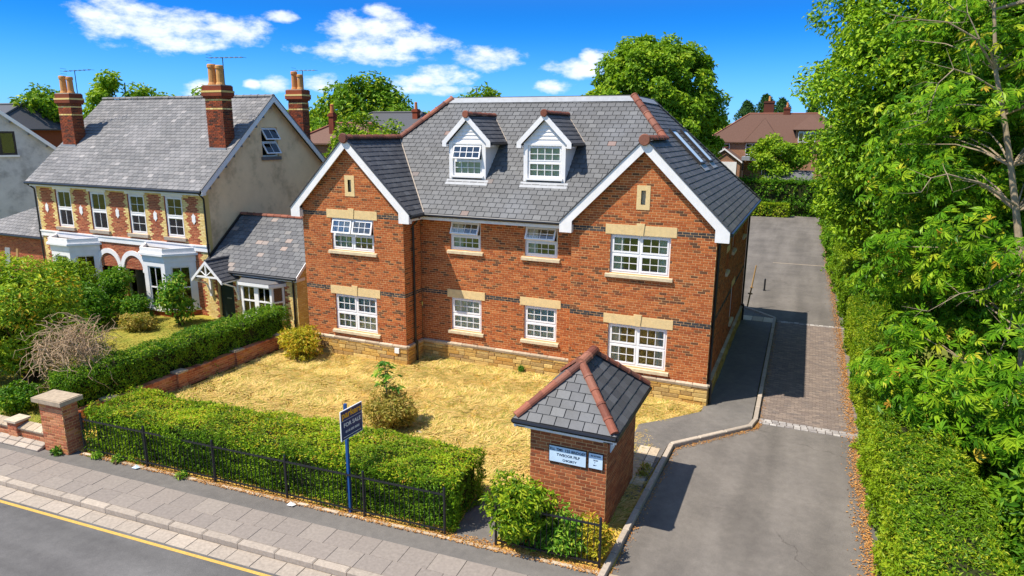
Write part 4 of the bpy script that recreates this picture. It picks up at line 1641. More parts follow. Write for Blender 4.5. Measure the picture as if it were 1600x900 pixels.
# ---- dormers
def dormer(xc, y0, w, z0, opened):
    D = empty('dormer', (xc, y0, z0), parent=HS)
    D['label'] = 'white clad dormer with its upper light tilted open' if opened else 'white clad dormer with closed window'
    hw = w / 2
    ze = 7.72
    zr = ze + hw + 0.22
    oh = 0.22
    post = 0.14
    ww = w - 2 * post
    zs, zt = z0 + 0.12, ze - 0.08
    b = MB()
    for s in (-1, 1):
        b.box((xc + s * hw - (post if s > 0 else 0), y0, z0), (xc + s * hw + (post if s < 0 else 0), y0 + 0.12, ze))
    b.box((xc - hw + post, y0, zt), (xc + hw - post, y0 + 0.12, ze + 0.0))
    b.build('frame', M_white, D)
    b = MB()
    b.box((xc - hw + post - 0.06, y0 - 0.06, zs - 0.07), (xc + hw - post + 0.06, y0 + 0.12, zs))
    b.build('sill', M_white, D)
    b = MB()
    b.box((xc - hw + 0.02, y0 + 0.01, z0 - 0.08), (xc + hw - 0.02, y0 + 0.1, zs - 0.07))
    b.build('lead_apron', M_felt, D)
    b = MB()
    b.fbox(V((xc - hw - 0.08, y0 - 0.16, z0 - 0.22)), X1, vf, nf_, (0, w + 0.2), (0, 0.24), (0.035, 0.05))
    b.build('lead_flashing', M_lead, D)
    # the window: house > dormer > sash, pane
    o = V((xc - hw + post, y0 + 0.05, zs))
    hh = zt - zs
    fw = 0.04
    m = MB()
    m.fbox(o, X1, Z1, -Y1, (0, ww), (0, fw), (-0.05, 0))
    m.fbox(o, X1, Z1, -Y1, (0, ww), (hh - fw, hh), (-0.05, 0))
    m.fbox(o, X1, Z1, -Y1, (0, fw), (fw, hh - fw), (-0.05, 0))
    m.fbox(o, X1, Z1, -Y1, (ww - fw, ww), (fw, hh - fw), (-0.05, 0))
    m.fbox(o, X1, Z1, -Y1, (fw, ww - fw), (hh * .5 - 0.03, hh * .5 + 0.03), (-0.05, 0))
    m.build('window_frame', M_upvc, D)
    for (zz, ch, up) in ((fw, hh * .5 - 0.03 - fw, False), (hh * .5 + 0.03, hh * .5 - 0.03 - fw, True)):
        cw = ww - 2 * fw
        oo = o + X1 * fw + Z1 * zz
        vv, nn = Z1, -Y1
        if up and opened:
            a = R(20)
            top = oo + Z1 * ch + nn * 0.03
            vv = (Z1 * math.cos(a) - nn * math.sin(a)).normalized()
            nn = (nn * math.cos(a) + Z1 * math.sin(a)).normalized()
            oo = top - vv * ch
        s = MB()
        sw = 0.04
        for (xa, xb, za, zb) in ((0, cw, 0, sw), (0, cw, ch - sw, ch), (0, sw, sw, ch - sw), (cw - sw, cw, sw, ch - sw)):
            s.fbox(oo, X1, vv, nn, (xa, xb), (za, zb), (-0.04, 0.01))
        for i in range(1, 4):
            xx = sw + (cw - 2 * sw) * i / 4
            s.fbox(oo, X1, vv, nn, (xx - 0.011, xx + 0.011), (sw, ch - sw), (-0.03, 0.002))
        s.fbox(oo, X1, vv, nn, (sw, cw - sw), (ch / 2 - 0.011, ch / 2 + 0.011), (-0.029, 0.003))
        s.build('sash', M_upvc, D)
        for i in range(4):
            for kk in range(2):
                pw, ph = (cw - 2 * sw) / 4, (ch - 2 * sw) / 2
                c = oo + X1 * (sw + pw * (i + .5)) + vv * (sw + ph * (kk + .5)) - nn * 0.015
                link('pane', pane_mesh(), D, Matrix(mat4(c, X1, vv, nn, pw - 0.02, ph - 0.02, 0.006).tolist()))
    room(D, V((xc - hw + 0.05, y0 + 0.13, z0 - 0.05)), X1, -Y1, w - 0.1, ze - z0 + 0.05, 0.8)
    c = MB()
    c.box((xc - ww / 2, y0 + 0.16, zs), (xc + ww / 2, y0 + 0.165, zt if not opened else zs + hh * .5))
    c.build('blind', M_blind, D)
    # cheeks with boards, reaching back to the slope
    for s in (-1, 1):
        x = xc + s * (hw - 0.01)
        k = 7
        for i in range(k):
            za, zb = z0 + (ze - z0) * i / k, z0 + (ze - z0) * (i + 1) / k
            ya, yb = YE + (za - ZE), YE + (zb - ZE)
            m = MB()
            P = [V((x, y0 + 0.1, za)), V((x, max(ya, y0 + 0.12), za)), V((x, yb, zb)), V((x, y0 + 0.1, zb))]
            m.prism(P, X1 * s * (-0.02))
            P2 = [P[0] + X1 * s * 0.012, P[1] + X1 * s * 0.012, P[2], P[3]]
            m.poly(P2 if s > 0 else P2[::-1])
            m.poly([P[0], P[1], P2[1], P2[0]])
            m.build('cheek_board', M_board, D)
    # boarded little gable
    nb = 6
    for i in range(nb):
        za, zb = ze + (hw + 0.0) * i / nb, ze + (hw + 0.0) * (i + 1) / nb
        ra, rb_ = hw - (za - ze), hw - (zb - ze)
        m = MB()
        m.add([V((xc - ra, y0 + 0.02, za)), V((xc + ra, y0 + 0.02, za)), V((xc + max(rb_, .01), y0 + 0.045, zb)), V((xc - max(rb_, .01), y0 + 0.045, zb)),
               V((xc - ra, y0 + 0.06, za)), V((xc + ra, y0 + 0.06, za))], [(0, 1, 2, 3), (0, 4, 5, 1)])
        m.build('gable_board', M_board, D)
    # roof
    xe = hw + oh
    zE = zr - xe
    yb0 = y0 - 0.09
    yv_r = YE + (zr - ZE)
    yv_e = YE + (zE - ZE)
    m = MB()
    for s in (-1, 1):
        P = [V((xc, yb0, zr)), V((xc, yv_r + 0.02, zr)), V((xc + s * xe, yv_e + 0.05, zE)), V((xc + s * xe, yb0, zE))]
        m.prism([p - Z1 * 0.05 for p in P], Z1 * 0.03)
    m.build('roof', M_slatedarkshade, D)
    for s in (-1, 1):
        nn = V((s * su, 0, su))
        vv = V((-s * su, 0, su))
        uu = Y1 * s
        A = [(yb0 * s, 0), (yv_e * s, 0), (yv_r * s, xe * k2), (yb0 * s, xe * k2 - 0.002)]
        roof_slates(D, V((xc + s * xe, 0, zE - 0.01)), uu, vv, nn, A, M_slatedarkshade, 0.26, 0.19, limit=60)
    ridge_tiles(D, (xc, yb0 - 0.02, zr + 0.02), (xc, yv_r, zr + 0.02), 0.10, 0.4)
    m = MB()
    m.tube([(xc, yb0 - 0.06, zr), (xc, yb0 - 0.03, zr), (xc, yb0 + 0.03, zr)], [0.11, 0.125, 0.125], 18)
    m.build('ridge_end_disc', M_terra, D)
    m = MB()
    for s in (-1, 1):
        x0 = xc + s * xe
        P = [(x0, zE + 0.02), (xc, zr + 0.02), (xc, zr - 0.2), (x0 - s * 0.16, zE - 0.04), (x0 - s * 0.16, zE - 0.16), (x0, zE - 0.16)]
        m.prism([V((x, yb0 - 0.01, z)) for x, z in P], (0, 0.035, 0))
        m.box((min(x0, x0 - s * 0.2), yb0 + 0.026, zE - 0.14), (max(x0, x0 - s * 0.2), y0 + 0.3, zE - 0.11))
    m.build('bargeboard', M_white, D)
    m = MB()
    for s in (-1, 1):
        m.tube([(xc + s * (xe + 0.03), yb0 + 0.05, zE - 0.05), (xc + s * (xe + 0.03), yv_e - 0.05, zE - 0.05)], 0.04, 8)
    m.build('gutter', M_black, D)
    m = MB()
    for s in (-1, 1):
        m.tube([(xc + s * xe, yv_e, zE + 0.02), (xc, yv_r, zr + 0.01)], 0.02, 5)
    m.build('valley', M_kerb, D)


dormer(-8.70, 1.28, 1.42, 6.46, True)
dormer(-5.84, 1.28, 1.48, 6.46, False)


# ---- roof lights on the right slope
def skylight(ya, yb, ta, tb):
    o = V((ER, 0, ZE))
    k = MB()
    f = 0.07
    for (a0, a1, b0, b1) in ((ya, yb, ta, ta + f), (ya, yb, tb - f, tb), (ya, ya + f, ta + f, tb - f), (yb - f, yb, ta + f, tb - f)):
        k.fbox(o, Y1, vr, nr, (a0, a1), (b0, b1), (0.0, 0.11))
    w = k.build('roof_light', M_frame, HS)
    g_ = MB()
    g_.fbox(o, Y1, vr, nr, (ya + f, yb - f), (ta + f, tb - f), (0.075, 0.085))
    g_.build('pane', M_paleblue, w)  # opaque pale pane: the white reflection is put into its colour
    g_ = MB()
    g_.fbox(o, Y1, vr, nr, (ya + f, yb - f), (ta + f, tb - f), (0.03, 0.035))
    g_.build('blind', M_blind, w)
    g_ = MB()
    g_.fbox(o, Y1, vr, nr, (ya - 0.05, yb + 0.05), (ta - 0.28, ta), (0.035, 0.045))
    g_.build('lead_flashing', M_lead, w)


skylight(4.55, 5.55, 2.35, 4.0)
skylight(6.75, 7.75, 2.35, 4.0)
# ------------------------------------------------------------------ the Victorian villa on the left
VH = empty('victorian_house', (-26.8, 5.5, 0), 'two-storey Victorian villa with buff and red brick front, beige rendered gable and white bays', 'house')
vx0, vx1, vy, vyb = -32.4, -21.3, 1.2, 9.8
VZ = 5.55
VRY, VRZ = 5.5, 9.6
vs_ = (VRZ - VZ) / (VRY - (vy - 0.3))
VW = vx1 - vx0
vo = V((vx0, vy, 0))
vwin = [(-31.02, -29.92), (-28.58, -27.48), (-26.0, -24.92), (-23.66, -22.58)]
vh_ = [(a - vx0, b - vx0, 3.42, 5.22) for a, b in vwin]
arch = [(-28.35 - vx0, -27.05 - vx0, 0.1, 1.75), (-26.7 - vx0, -25.4 - vx0, 0.1, 1.75)]


def vzone(x, z, j):
    if z > 5.36:
        return 1 if (j % 3 == 0) else 0
    blk = (j // 3) % 2
    e = 0.30 if blk else 0.20
    if x < e + 0.05 or x > VW - e - 0.12:
        return 1
    if z > 3.2:
        for h in vh_:
            if h[0] - e < x < h[0] or h[1] < x < h[1] + e:
                return 1
        if 5.22 < z < 5.3:
            return 1
    else:
        for h in arch:
            if h[0] - e < x < h[1] + e and z < 1.75:
                return 1
    return 0


vlin = [(h[0] - 0.1, h[1] + 0.1, 5.22, 5.5) for h in vh_]
vsil = [(h[0] - 0.12, h[1] + 0.12, 3.28, 3.42) for h in vh_]
brick_wall(VH, vo, X1, -Y1, VW, VZ, vh_ + arch, None, [M_brickold, M_buffbrick], vzone, 0, z0=0.0, skip=vlin + vsil + [(0, VW, 2.9, 3.16)])
for i, h in enumerate(vh_):
    window(VH, vo + X1 * h[0] + Z1 * h[2], X1, -Y1, h[1] - h[0], h[3] - h[2], cols=1, rows=2, bars=(2, 1) if i < 2 else (2, 2), curtain='left' if i < 2 else 'full', mat=M_white, setback=0.06, frame=0.07)
    b = MB()
    b.fbox(vo, X1, Z1, -Y1, (h[0] - 0.1, h[1] + 0.1), (5.222, 5.48), (-0.1, 0.03))
    b.build('lintel', M_white, VH)
    b = MB()
    b.fbox(vo, X1, Z1, -Y1, (h[0] - 0.12, h[1] + 0.12), (3.28, 3.418), (-0.1, 0.1))
    b.build('sill', M_kerb, VH)
b = MB()
b.fbox(vo, X1, Z1, -Y1, (-0.02, VW + 0.03), (2.9, 3.16), (-0.1, 0.05))
b.fbox(vo, X1, Z1, -Y1, (-0.03, VW + 0.04), (3.12, 3.18), (-0.1, 0.08))
b.build('string_course', M_white, VH)
for x in (-31.75, -29.25, -26.74, -24.29, -21.95):       # little white crests between the windows
    b = MB()
    b.prism([V((x + 0.13 * math.cos(a) * (1 if i % 2 else .75), vy - 0.02, 4.3 + 0.24 * math.sin(a) * (1 if i % 2 else .8))) for i, a in enumerate([2 * math.pi * k / 12 for k in range(12)])], (0, 0.03, 0))
    b.build('crest', M_white, VH)
# arched doorways
for (a0, a1, z0, z1) in arch:
    xc, r = vx0 + (a0 + a1) / 2, (a1 - a0) / 2
    b = MB()
    k = 14
    for i in range(k):
        t0, t1 = math.pi * i / k, math.pi * (i + 1) / k
        P = []
        for (rr, t) in ((r - 0.02, t0), (r + 0.2, t0), (r + 0.2, t1), (r - 0.02, t1)):
            P.append(V((xc + rr * math.cos(t), vy - 0.05, z1 + rr * math.sin(t))))
        b.prism(P, (0, 0.2, 0))
    b.box((xc - r - 0.26, vy - 0.07, z1 - 0.12), (xc - r + 0.02, vy + 0.1, z1))
    b.box((xc + r - 0.02, vy - 0.07, z1 - 0.12), (xc + r + 0.26, vy + 0.1, z1))
    ar = b.build('door_arch', M_white, VH)
    b = MB()
    P = [V((xc + (r - 0.02) * math.cos(math.pi * i / k), vy + 0.03, z1 + (r - 0.02) * math.sin(math.pi * i / k))) for i in range(k + 1)]
    b.poly(P)
    b.build('fanlight', M_glass, ar)
    b = MB()
    b.poly([p + Y1 * 0.3 for p in P])
    b.build('room_interior', M_room, ar)
    b = MB()
    b.box((xc - r, vy + 0.5, 0.05), (xc + r, vy + 0.56, 1.9))
    b.build('door', M_door, ar)
# rendered gable wall with a window, plus rear and left walls
gw = (4.85 - vy, 5.9 - vy, 6.85, 8.2)


def vlim(z):
    if z < VZ:
        return (0, vyb - vy)
    k = (z - VZ) / vs_
    return (max(0, k - 0.3), min(vyb - vy, (VRY - vy) * 2 - k + 0.3))


mb = MB()
zs = sorted({0, 2, 4, VZ, gw[2], gw[3], VRZ - 0.1} | {VZ + (VRZ - 0.1 - VZ) * i / 16 for i in range(17)})
go = V((vx1, vy, 0))
for za, zb in zip(zs[:-1], zs[1:]):
    zm = (za + zb) / 2
    A, B = vlim(za + 1e-3), vlim(zb - 1e-3)
    xs0, xs1 = [A[0], A[1]], [B[0], B[1]]
    if gw[2] < zm < gw[3]:
        xs0, xs1 = [A[0], gw[0], gw[1], A[1]], [B[0], gw[0], gw[1], B[1]]
    for i in range(0, len(xs0), 2):
        mb.poly([go + Y1 * xs0[i] + Z1 * za, go + Y1 * xs0[i + 1] + Z1 * za, go + Y1 * xs1[i + 1] + Z1 * zb, go + Y1 * xs1[i] + Z1 * zb])
for (p, q) in (((gw[0], gw[2]), (gw[1], gw[2])), ((gw[1], gw[2]), (gw[1], gw[3])), ((gw[1], gw[3]), (gw[0], gw[3])), ((gw[0], gw[3]), (gw[0], gw[2]))):
    P, Q = go + Y1 * p[0] + Z1 * p[1], go + Y1 * q[0] + Z1 * q[1]
    mb.poly([P, Q, Q - X1 * 0.15, P - X1 * 0.15])
mb.poly([V((vx0, vy, 0)), V((vx0, vyb, 0)), V((vx0, vyb, VZ)), V((vx0, VRY, VRZ - 0.1)), V((vx0, vy, VZ))])
mb.poly([V((vx0, vyb, 0)), V((vx1, vyb, 0)), V((vx1, vyb, VZ)), V((vx0, vyb, VZ))])
mb.build('gable_wall', M_render, VH)
window(VH, go + Y1 * gw[0] + Z1 * gw[2], Y1, X1, gw[1] - gw[0], gw[3] - gw[2], cols=1, rows=2, bars=(2, 1), opened=((0, 0), (0, 1)), angle=32, curtain=None, setback=0.08, label='white sash window with both lights propped open')
b = MB()
b.box((vx1 - 0.05, vy + gw[0] - 0.1, gw[2] - 0.16), (vx1 + 0.08, vy + gw[1] + 0.1, gw[2] - 0.005))
b.build('sill', M_felt, VH)
# corner quoin strip on the gable and string-course return
b = MB()
b.box((vx1 - 0.002, vy + 0.002, 0), (vx1 + 0.012, vy + 0.28, VZ - 0.2))
b.build('corner_strip', M_buffbrick, VH)
# roof
ang_v = math.atan(vs_)
cv, sv_ = math.cos(ang_v), math.sin(ang_v)
ye = vy - 0.3
xe0, xe1 = vx0 - 0.25, vx1 + 0.3
b = MB()
lenv = (VRY - ye) / cv
P = [V((xe0, ye, VZ)), V((xe1, ye, VZ)), V((xe1, VRY, VRZ)), V((xe0, VRY, VRZ))]
b.prism([p - Z1 * 0.06 for p in P], Z1 * 0.04)
P = [V((xe0, VRY, VRZ)), V((xe1, VRY, VRZ)), V((xe1, 2 * VRY - ye, VZ)), V((xe0, 2 * VRY - ye, VZ))]
b.prism([p - Z1 * 0.06 for p in P], Z1 * 0.04)
vroof = b.build('roof', M_under, VH)
roof_slates(vroof, V((0, ye, VZ)), X1, V((0, cv, sv_)), V((0, -sv_, cv)), [(xe0, 0), (xe1 - 0.03, 0), (xe1 - 0.03, lenv), (xe0, lenv - 0.002)], M_slateold, 0.32, 0.215, limit=300)
ridge_tiles(vroof, (xe0, VRY, VRZ + 0.03), (xe1, VRY, VRZ + 0.03), 0.1, 0.45, M_slateold)
b = MB()
for s, yy in ((1, ye), (-1, 2 * VRY - ye)):
    P = [(yy, VZ + 0.04), (VRY, VRZ + 0.04), (VRY, VRZ - 0.24), (yy + s * 0.05, VZ - 0.2), (yy, VZ - 0.2)]
    b.prism([V((xe1 - 0.03, y, z)) for y, z in P], (0.04, 0, 0))
b.build('bargeboard', M_white, VH)
b = MB()
for s, yy in ((1, ye), (-1, 2 * VRY - ye)):
    P = [(yy - s * 0.02, VZ + 0.035), (VRY, VRZ + 0.045), (VRY, VRZ + 0.09), (yy - s * 0.02, VZ + 0.08)]
    b.prism([V((xe1 - 0.08, y, z)) for y, z in P], (0.11, 0, 0))
for i in range(9):                                    # purlin and rafter ends under the verge
    t = i / 8
    y = ye + 0.5 + (VRY - ye - 0.7) * t
    z = VZ + (y - ye) * vs_ - 0.3
    b.box((vx1 + 0.002, y - 0.05, z - 0.09), (xe1 - 0.04, y + 0.05, z + 0.02))
b.build('verge', M_felt, VH)
b = MB()
b.box((vx0 - 0.1, ye + 0.06, VZ - 0.2), (vx1 + 0.2, vy - 0.0, VZ - 0.04))
b.build('fascia', M_white, VH)
gutter(VH, (xe0, ye - 0.02, VZ - 0.06), (xe1 - 0.05, ye - 0.02, VZ - 0.06), 0.065)
pipe(VH, [(vx1 + 0.1, ye, VZ - 0.1), (vx1 + 0.08, vy - 0.05, VZ - 0.35), (vx1 + 0.06, vy - 0.03, VZ - 0.5), (vx1 + 0.06, vy - 0.03, 3.3), (vx1 + 0.09, vy - 0.05, 3.0), (vx1 + 0.09, vy - 0.05, 0.1)])
pipe(VH, [(xe0 + 0.1, ye, VZ - 0.1), (vx0 - 0.06, vy - 0.05, VZ - 0.35), (vx0 - 0.08, vy - 0.03, VZ - 0.5), (vx0 - 0.08, vy - 0.03, 3.3), (vx0 - 0.08, vy - 0.05, 3.0), (vx0 - 0.08, vy - 0.05, 0.1)])


# ---- chimneys
def chimney(par, x0, x1, y0, y1, zb, zt, label, pots):
    ch = MB()
    ch.box((x0 + 0.02, y0 + 0.02, zb), (x1 - 0.02, y1 - 0.02, zt))
    C = ch.build('chimney', M_mortar, par, label=label)
    w, d = x1 - x0, y1 - y0

    def cz(x, z, j):
        return 1 if any(abs(z - (zt - q)) < 0.04 for q in (0.62, 0.98)) else 0
    for (o, u, n, L) in ((V((x0, y0, 0)), X1, -Y1, w), (V((x1, y0, 0)), Y1, X1, d), (V((x0, y1, 0)), -Y1, -X1, d), (V((x1, y1, 0)), -X1, Y1, w)):
        brick_wall(C, o, u, n, L, zt, (), None, [M_brickchim, M_buffbrick], cz, 0, z0=zb, back=False)
    b = MB()
    for (za, zb_, e) in ((zt - 0.52, zt - 0.45, 0.05), (zt - 0.45, zt - 0.3, 0.09), (zt - 0.22, zt - 0.02, 0.06)):
        b.box((x0 - e, y0 - e, za), (x1 + e, y1 + e, zb_))
    b.build('corbel', M_brickchim, C)
    b = MB()
    b.box((x0 - 0.1, y0 - 0.1, zt - 0.3), (x1 + 0.1, y1 + 0.1, zt - 0.22))
    b.build('string_course', M_buffbrick, C)
    b = MB()
    b.prism([V((x0 - 0.03, y0 - 0.03, zt - 0.02)), V((x1 + 0.03, y0 - 0.03, zt - 0.02)), V((x1 + 0.03, y1 + 0.03, zt - 0.02)), V((x0 - 0.03, y1 + 0.03, zt - 0.02))], (0, 0, 0.04))
    b.build('flaunching', M_coping, C)
    for (px, py, r, h) in pots:
        b = MB()
        b.lathe((px, py, zt), [(r * 1.3, 0), (r * 1.15, 0.08), (r, 0.14), (r * 0.92, h * .8), (r * 1.12, h * .84), (r * 1.12, h * .95), (r * .95, h), (r * .75, h), (r * .72, h - 0.1)], 14, random.random())
        b.build('pot', M_pot, C, smooth=False)
    fl_ = MB()
    fl_.box((x0 - 0.05, y0 - 0.06, zb - 0.05), (x1 + 0.05, y0 - 0.01, zb + 0.32))
    fl_.build('lead_flashing', M_lead, C)
    return C


def aerial(par, p, h, L, dirv, els):
    b = MB()
    p = V(p)
    b.tube([p, p + Z1 * h], 0.018, 6)
    d = V(dirv).normalized()
    s = d.cross(Z1).normalized()
    t = p + Z1 * h
    b.tube([t - d * L * .4, t + d * L * .6], 0.014, 5)
    for i in range(els):
        c = t - d * L * .4 + d * (L * i / (els - 1))
        b.tube([c - s * 0.22, c + s * 0.22], 0.008, 4)
    for z in (-.12, .12):
        b.tube([t - d * L * .4 + Z1 * z - s * .2, t - d * L * .4 + Z1 * z + s * .2], 0.008, 4)
    b.build('aerial', M_iron, par)


zc = lambda y: VZ + (y - ye) * vs_
c1 = chimney(VH, -32.35, -31.38, 2.8, 3.38, zc(2.8) - 0.25, 9.75, 'brick chimney stack with two pale pots and a long aerial, far from the rendered gable', [(-32.1, 3.05, .15, .85), (-31.65, 3.1, .14, .8)])
aerial(c1, (-31.48, 3.3, 9.5), 1.35, 1.5, (1, .3, 0.05), 7)
c2 = chimney(VH, -22.42, -21.42, 2.8, 3.36, zc(2.8) - 0.25, 9.95, 'tall brick chimney stack next to the rendered gable verge', [(-22.12, 3.05, .17, .9), (-21.72, 3.1, .16, .85)])
aerial(c2, (-21.85, 3.45, 9.9), 1.25, 1.7, (1, .2, 0), 8)
c3 = chimney(VH, -22.3, -21.4, 7.9, 8.4, zc(2 * VRY - 7.9) - 0.6, 10.05, 'brick chimney stack rising behind the rear roof slope', [(-22.02, 8.15, .15, .9), (-21.66, 8.15, .14, .75)])
aerial(c3, (-21.6, 8.3, 10.0), 1.0, 1.2, (1, .2, 0), 6)


# ---- white canted bay windows
def bay(xa, xb, yf, label):
    B = MB()
    cant = 0.85
    P = [V((xa - cant, vy, 0)), V((xa, yf, 0)), V((xb, yf, 0)), V((xb + cant, vy, 0))]
    zb, zt = 0.35, 2.45
    bb = empty('bay_window', ((xa + xb) / 2, yf, 0), parent=VH)
    bb['label'] = label
    m = MB()
    m.prism([p for p in P], Z1 * (zb - 0.1))
    m.build('base', M_brickold, bb)
    m = MB()
    c = sum(P, V((0, 0, 0))) / 4

    def grow(k):
        return [V((c.x + (p.x - c.x) * k, p.y - (k - 1) * 1.2 if p.y < vy - .1 else p.y, 0)) for p in P]
    m.prism([p + Z1 * (zb - 0.1) for p in grow(1.07)], Z1 * 0.1)
    m.build('sill', M_white, bb)
    m = MB()
    m.prism([p + Z1 * zt for p in grow(1.02)], Z1 * 0.28)
    m.prism([p + Z1 * (zt + 0.28) for p in grow(1.12)], Z1 * 0.10)
    m.build('cornice', M_white, bb)
    m = MB()
    g0 = grow(1.06)
    zp = zt + 0.38
    for p, q_ in zip(g0[:-1], g0[1:]):
        d = (q_ - p).normalized()
        n = d.cross(Z1)
        m.fbox(p, d, n, Z1, (0, (q_ - p).length), (-0.1, 0), (zp, zp + 0.22))
    m.build('parapet', M_white, bb)
    m = MB()
    m.poly([p + Z1 * (zp + 0.05) for p in grow(1.02)])
    m.build('flat_roof', M_felt, bb)
    for i, (p, q_) in enumerate(zip(P[:-1], P[1:])):
        d = (q_ - p).normalized()
        n = d.cross(Z1)
        L = (q_ - p).length
        wm_w = 0.24 if L > 1.1 else 0.26
        f = MB()
        f.fbox(p, d, Z1, n, (0, wm_w), (zb, zt), (-0.12, 0))
        f.fbox(p, d, Z1, n, (L - wm_w, L), (zb, zt), (-0.12, 0))
        f.fbox(p, d, Z1, n, (wm_w, L - wm_w), (zt - 0.22, zt), (-0.12, 0))
        f.build('frame', M_white, bb)
        # sashes with real panes
        o = p + d * wm_w + Z1 * zb - n * 0.04
        w, h = L - 2 * wm_w, zt - 0.22 - zb
        s = MB()
        fw = 0.055
        for (x0, x1, z0, z1) in ((0, w, 0, fw), (0, w, h - fw, h), (0, fw, fw, h - fw), (w - fw, w, fw, h - fw), (fw, w - fw, h * .5 - 0.03, h * .5 + .03)):
            s.fbox(o, d, Z1, n, (x0, x1), (z0, z1), (-0.05, 0))
        nc = 2 if L > 1.1 else 1
        if nc == 2:
            s.fbox(o, d, Z1, n, (w / 2 - .012, w / 2 + .012), (fw, h - fw), (-0.04, -0.005))
        s.build('sash', M_white, bb)
        for a in range(nc):
            for k in range(2):
                pw, ph = (w - 2 * fw) / nc, (h - 2 * fw) / 2
                cc = o + d * (fw + pw * (a + .5)) + Z1 * (fw + ph * (k + .5)) - n * 0.025
                link('pane', pane_mesh(), bb, Matrix(mat4(cc, d, Z1, n, pw - 0.02, ph - 0.03, 0.006).tolist()))
        if i == 1:
            cb = MB()
            for k in range(12):
                xa_, xb_ = w * k / 24, w * (k + 1) / 24
                ya_, yb_ = 0.02 * math.sin(k * 1.6), 0.02 * math.sin((k + 1) * 1.6)
                cb.poly([o + d * xa_ - n * (.15 + ya_), o + d * xb_ - n * (.15 + yb_), o + d * xb_ - n * (.15 + yb_) + Z1 * h, o + d * xa_ - n * (.15 + ya_) + Z1 * h])
            cb.build('curtain', M_curtain, bb)
    m = MB()
    m.poly([V((xa - .6, vy + 0.02, zb)), V((xb + .6, vy + 0.02, zb)), V((xb + .6, vy + 0.02, zt)), V((xa - .6, vy + 0.02, zt))])
    m.poly([p + Z1 * (zb + 0.01) for p in P])
    m.build('room_interior', M_room, bb)


bay(-24.25, -22.95, 0.3, 'white canted bay window nearest the cottage')
bay(-30.45, -29.15, 0.3, 'white canted bay window half hidden by the shrubs')

# ---- lean-to wing on the far side
LW = empty('side_wing', (-34.4, 2.5, 0), 'single-storey brick wing with a slate lean-to roof left of the Victorian villa', 'outbuilding')
brick_wall(LW, V((-37.5, 1.7, 0)), X1, -Y1, 5.05, 2.7, (), None, [M_brickold], None, 0)
b = MB()
b.box((-37.5, 1.73, 0), (-32.45, 6.0, 2.6))
b.build('wall', M_brickflat, LW)
a_ = math.atan2(2.1, 2.4)
b = MB()
b.poly([V((-38.9, 1.4, 2.69)), V((-32.42, 1.4, 2.69)), V((-32.42, 3.8, 4.79)), V((-32.8, 3.8, 4.79))])
b.poly([V((-38.9, 1.4, 2.69)), V((-32.8, 3.8, 4.79)), V((-38.9, 7.0, 2.69))])
lr = b.build('roof', M_slateold, LW)
roof_slates(lr, V((0, 1.4, 2.72)), X1, V((0, math.cos(a_), math.sin(a_))), V((0, -math.sin(a_), math.cos(a_))), [(-38.9, 0), (-32.42, 0), (-32.42, 3.189), (-32.8, 3.187)], M_slateold, 0.3, 0.2, limit=150)
gutter(LW, (-37.8, 1.36, 2.66), (-32.5, 1.36, 2.66), 0.06)
for i, (x, col) in enumerate(((-35.3, M_lead), (-34.4, M_timber))):
    b = MB()
    b.fbox(V((x, 0.75, 0)), (X1 * .2 + Z1).normalized(), X1, Y1, (0, 2.2), (0, 0.4 if i == 0 else 0.15), (0, 0.04))
    b.build('propped_plank', col, None, label=['grey board leaning on the side wing wall', 'brown timber plank leaning on the side wing wall'][i], cat='plank')

# ------------------------------------------------------------------ cottage between the two houses
CT = empty('cottage', (-18.6, 2.5, 0), 'low cottage with mottled slate roof, buff brick front and small gabled porch', 'house')
cx0, cx1, cy = -21.25, -16.35, 1.0
co = V((cx0, cy, 0))
cw_ = cx1 - cx0
dr = (0.55, 1.45, 0.0, 2.05)
cwn = (2.05, 4.25, 0.55, 2.0)


def czone(x, z, j):
    blk = (j // 2) % 2
    e = 0.1 if blk else 0.18
    for h in (cwn, dr):
        if h[0] - e < x < h[0] or h[1] < x < h[1] + e:
            return 1
    return 0


brick_wall(CT, co, X1, -Y1, cw_, 2.35, [cwn, dr], None, [M_buffbrick, M_brickold], czone, 0)
brick_wall(CT, V((cx1, cy + 0.013, 0)), Y1, X1, 4.4, 4.25, (), lambda z: (0, 4.4) if z < 2.3 else (max(0, z - 2.3), max(0.01, 4.4 - (z - 2.3))), [M_buffbrick], None, 0)
b = MB()
b.box((cx0 + dr[0], cy + 0.16, 0), (cx0 + dr[1], cy + 0.22, dr[3]))
d_ = b.build('door', M_door, CT)
b = MB()
b.box((cx0 + dr[0] + 0.35, cy + 0.145, 0.95), (cx0 + dr[1] - 0.3, cy + 0.158, 1.0))
b.build('letter_box', M_alu, d_)
ctop, cry, crz = 2.3, 3.2, 4.35
ca = math.atan2(crz - 2.3, cry - (cy - 0.25))
cyo = cy - 0.25
b = MB()
P = [V((cx0, cyo, ctop)), V((cx1 + 0.2, cyo, ctop)), V((cx1 + 0.2, cry, crz)), V((cx0, cry, crz))]
b.prism([p - Z1 * 0.06 for p in P], Z1 * 0.04)
P = [V((cx0, cry, crz)), V((cx1 + 0.2, cry, crz)), V((cx1 + 0.2, 2 * cry - cyo, ctop)), V((cx0, 2 * cry - cyo, ctop))]
b.prism([p - Z1 * 0.06 for p in P], Z1 * 0.04)
cr_ = b.build('roof', M_under, CT)
clen = math.hypot(crz - ctop, cry - cyo)
roof_slates(cr_, V((0, cyo, ctop)), X1, V((0, math.cos(ca), math.sin(ca))), V((0, -math.sin(ca), math.cos(ca))), [(cx0, 0), (cx1 + 0.2, 0), (cx1 + 0.2, clen), (cx0, clen - 0.002)], M_slatecot, 0.33, 0.22, limit=300)
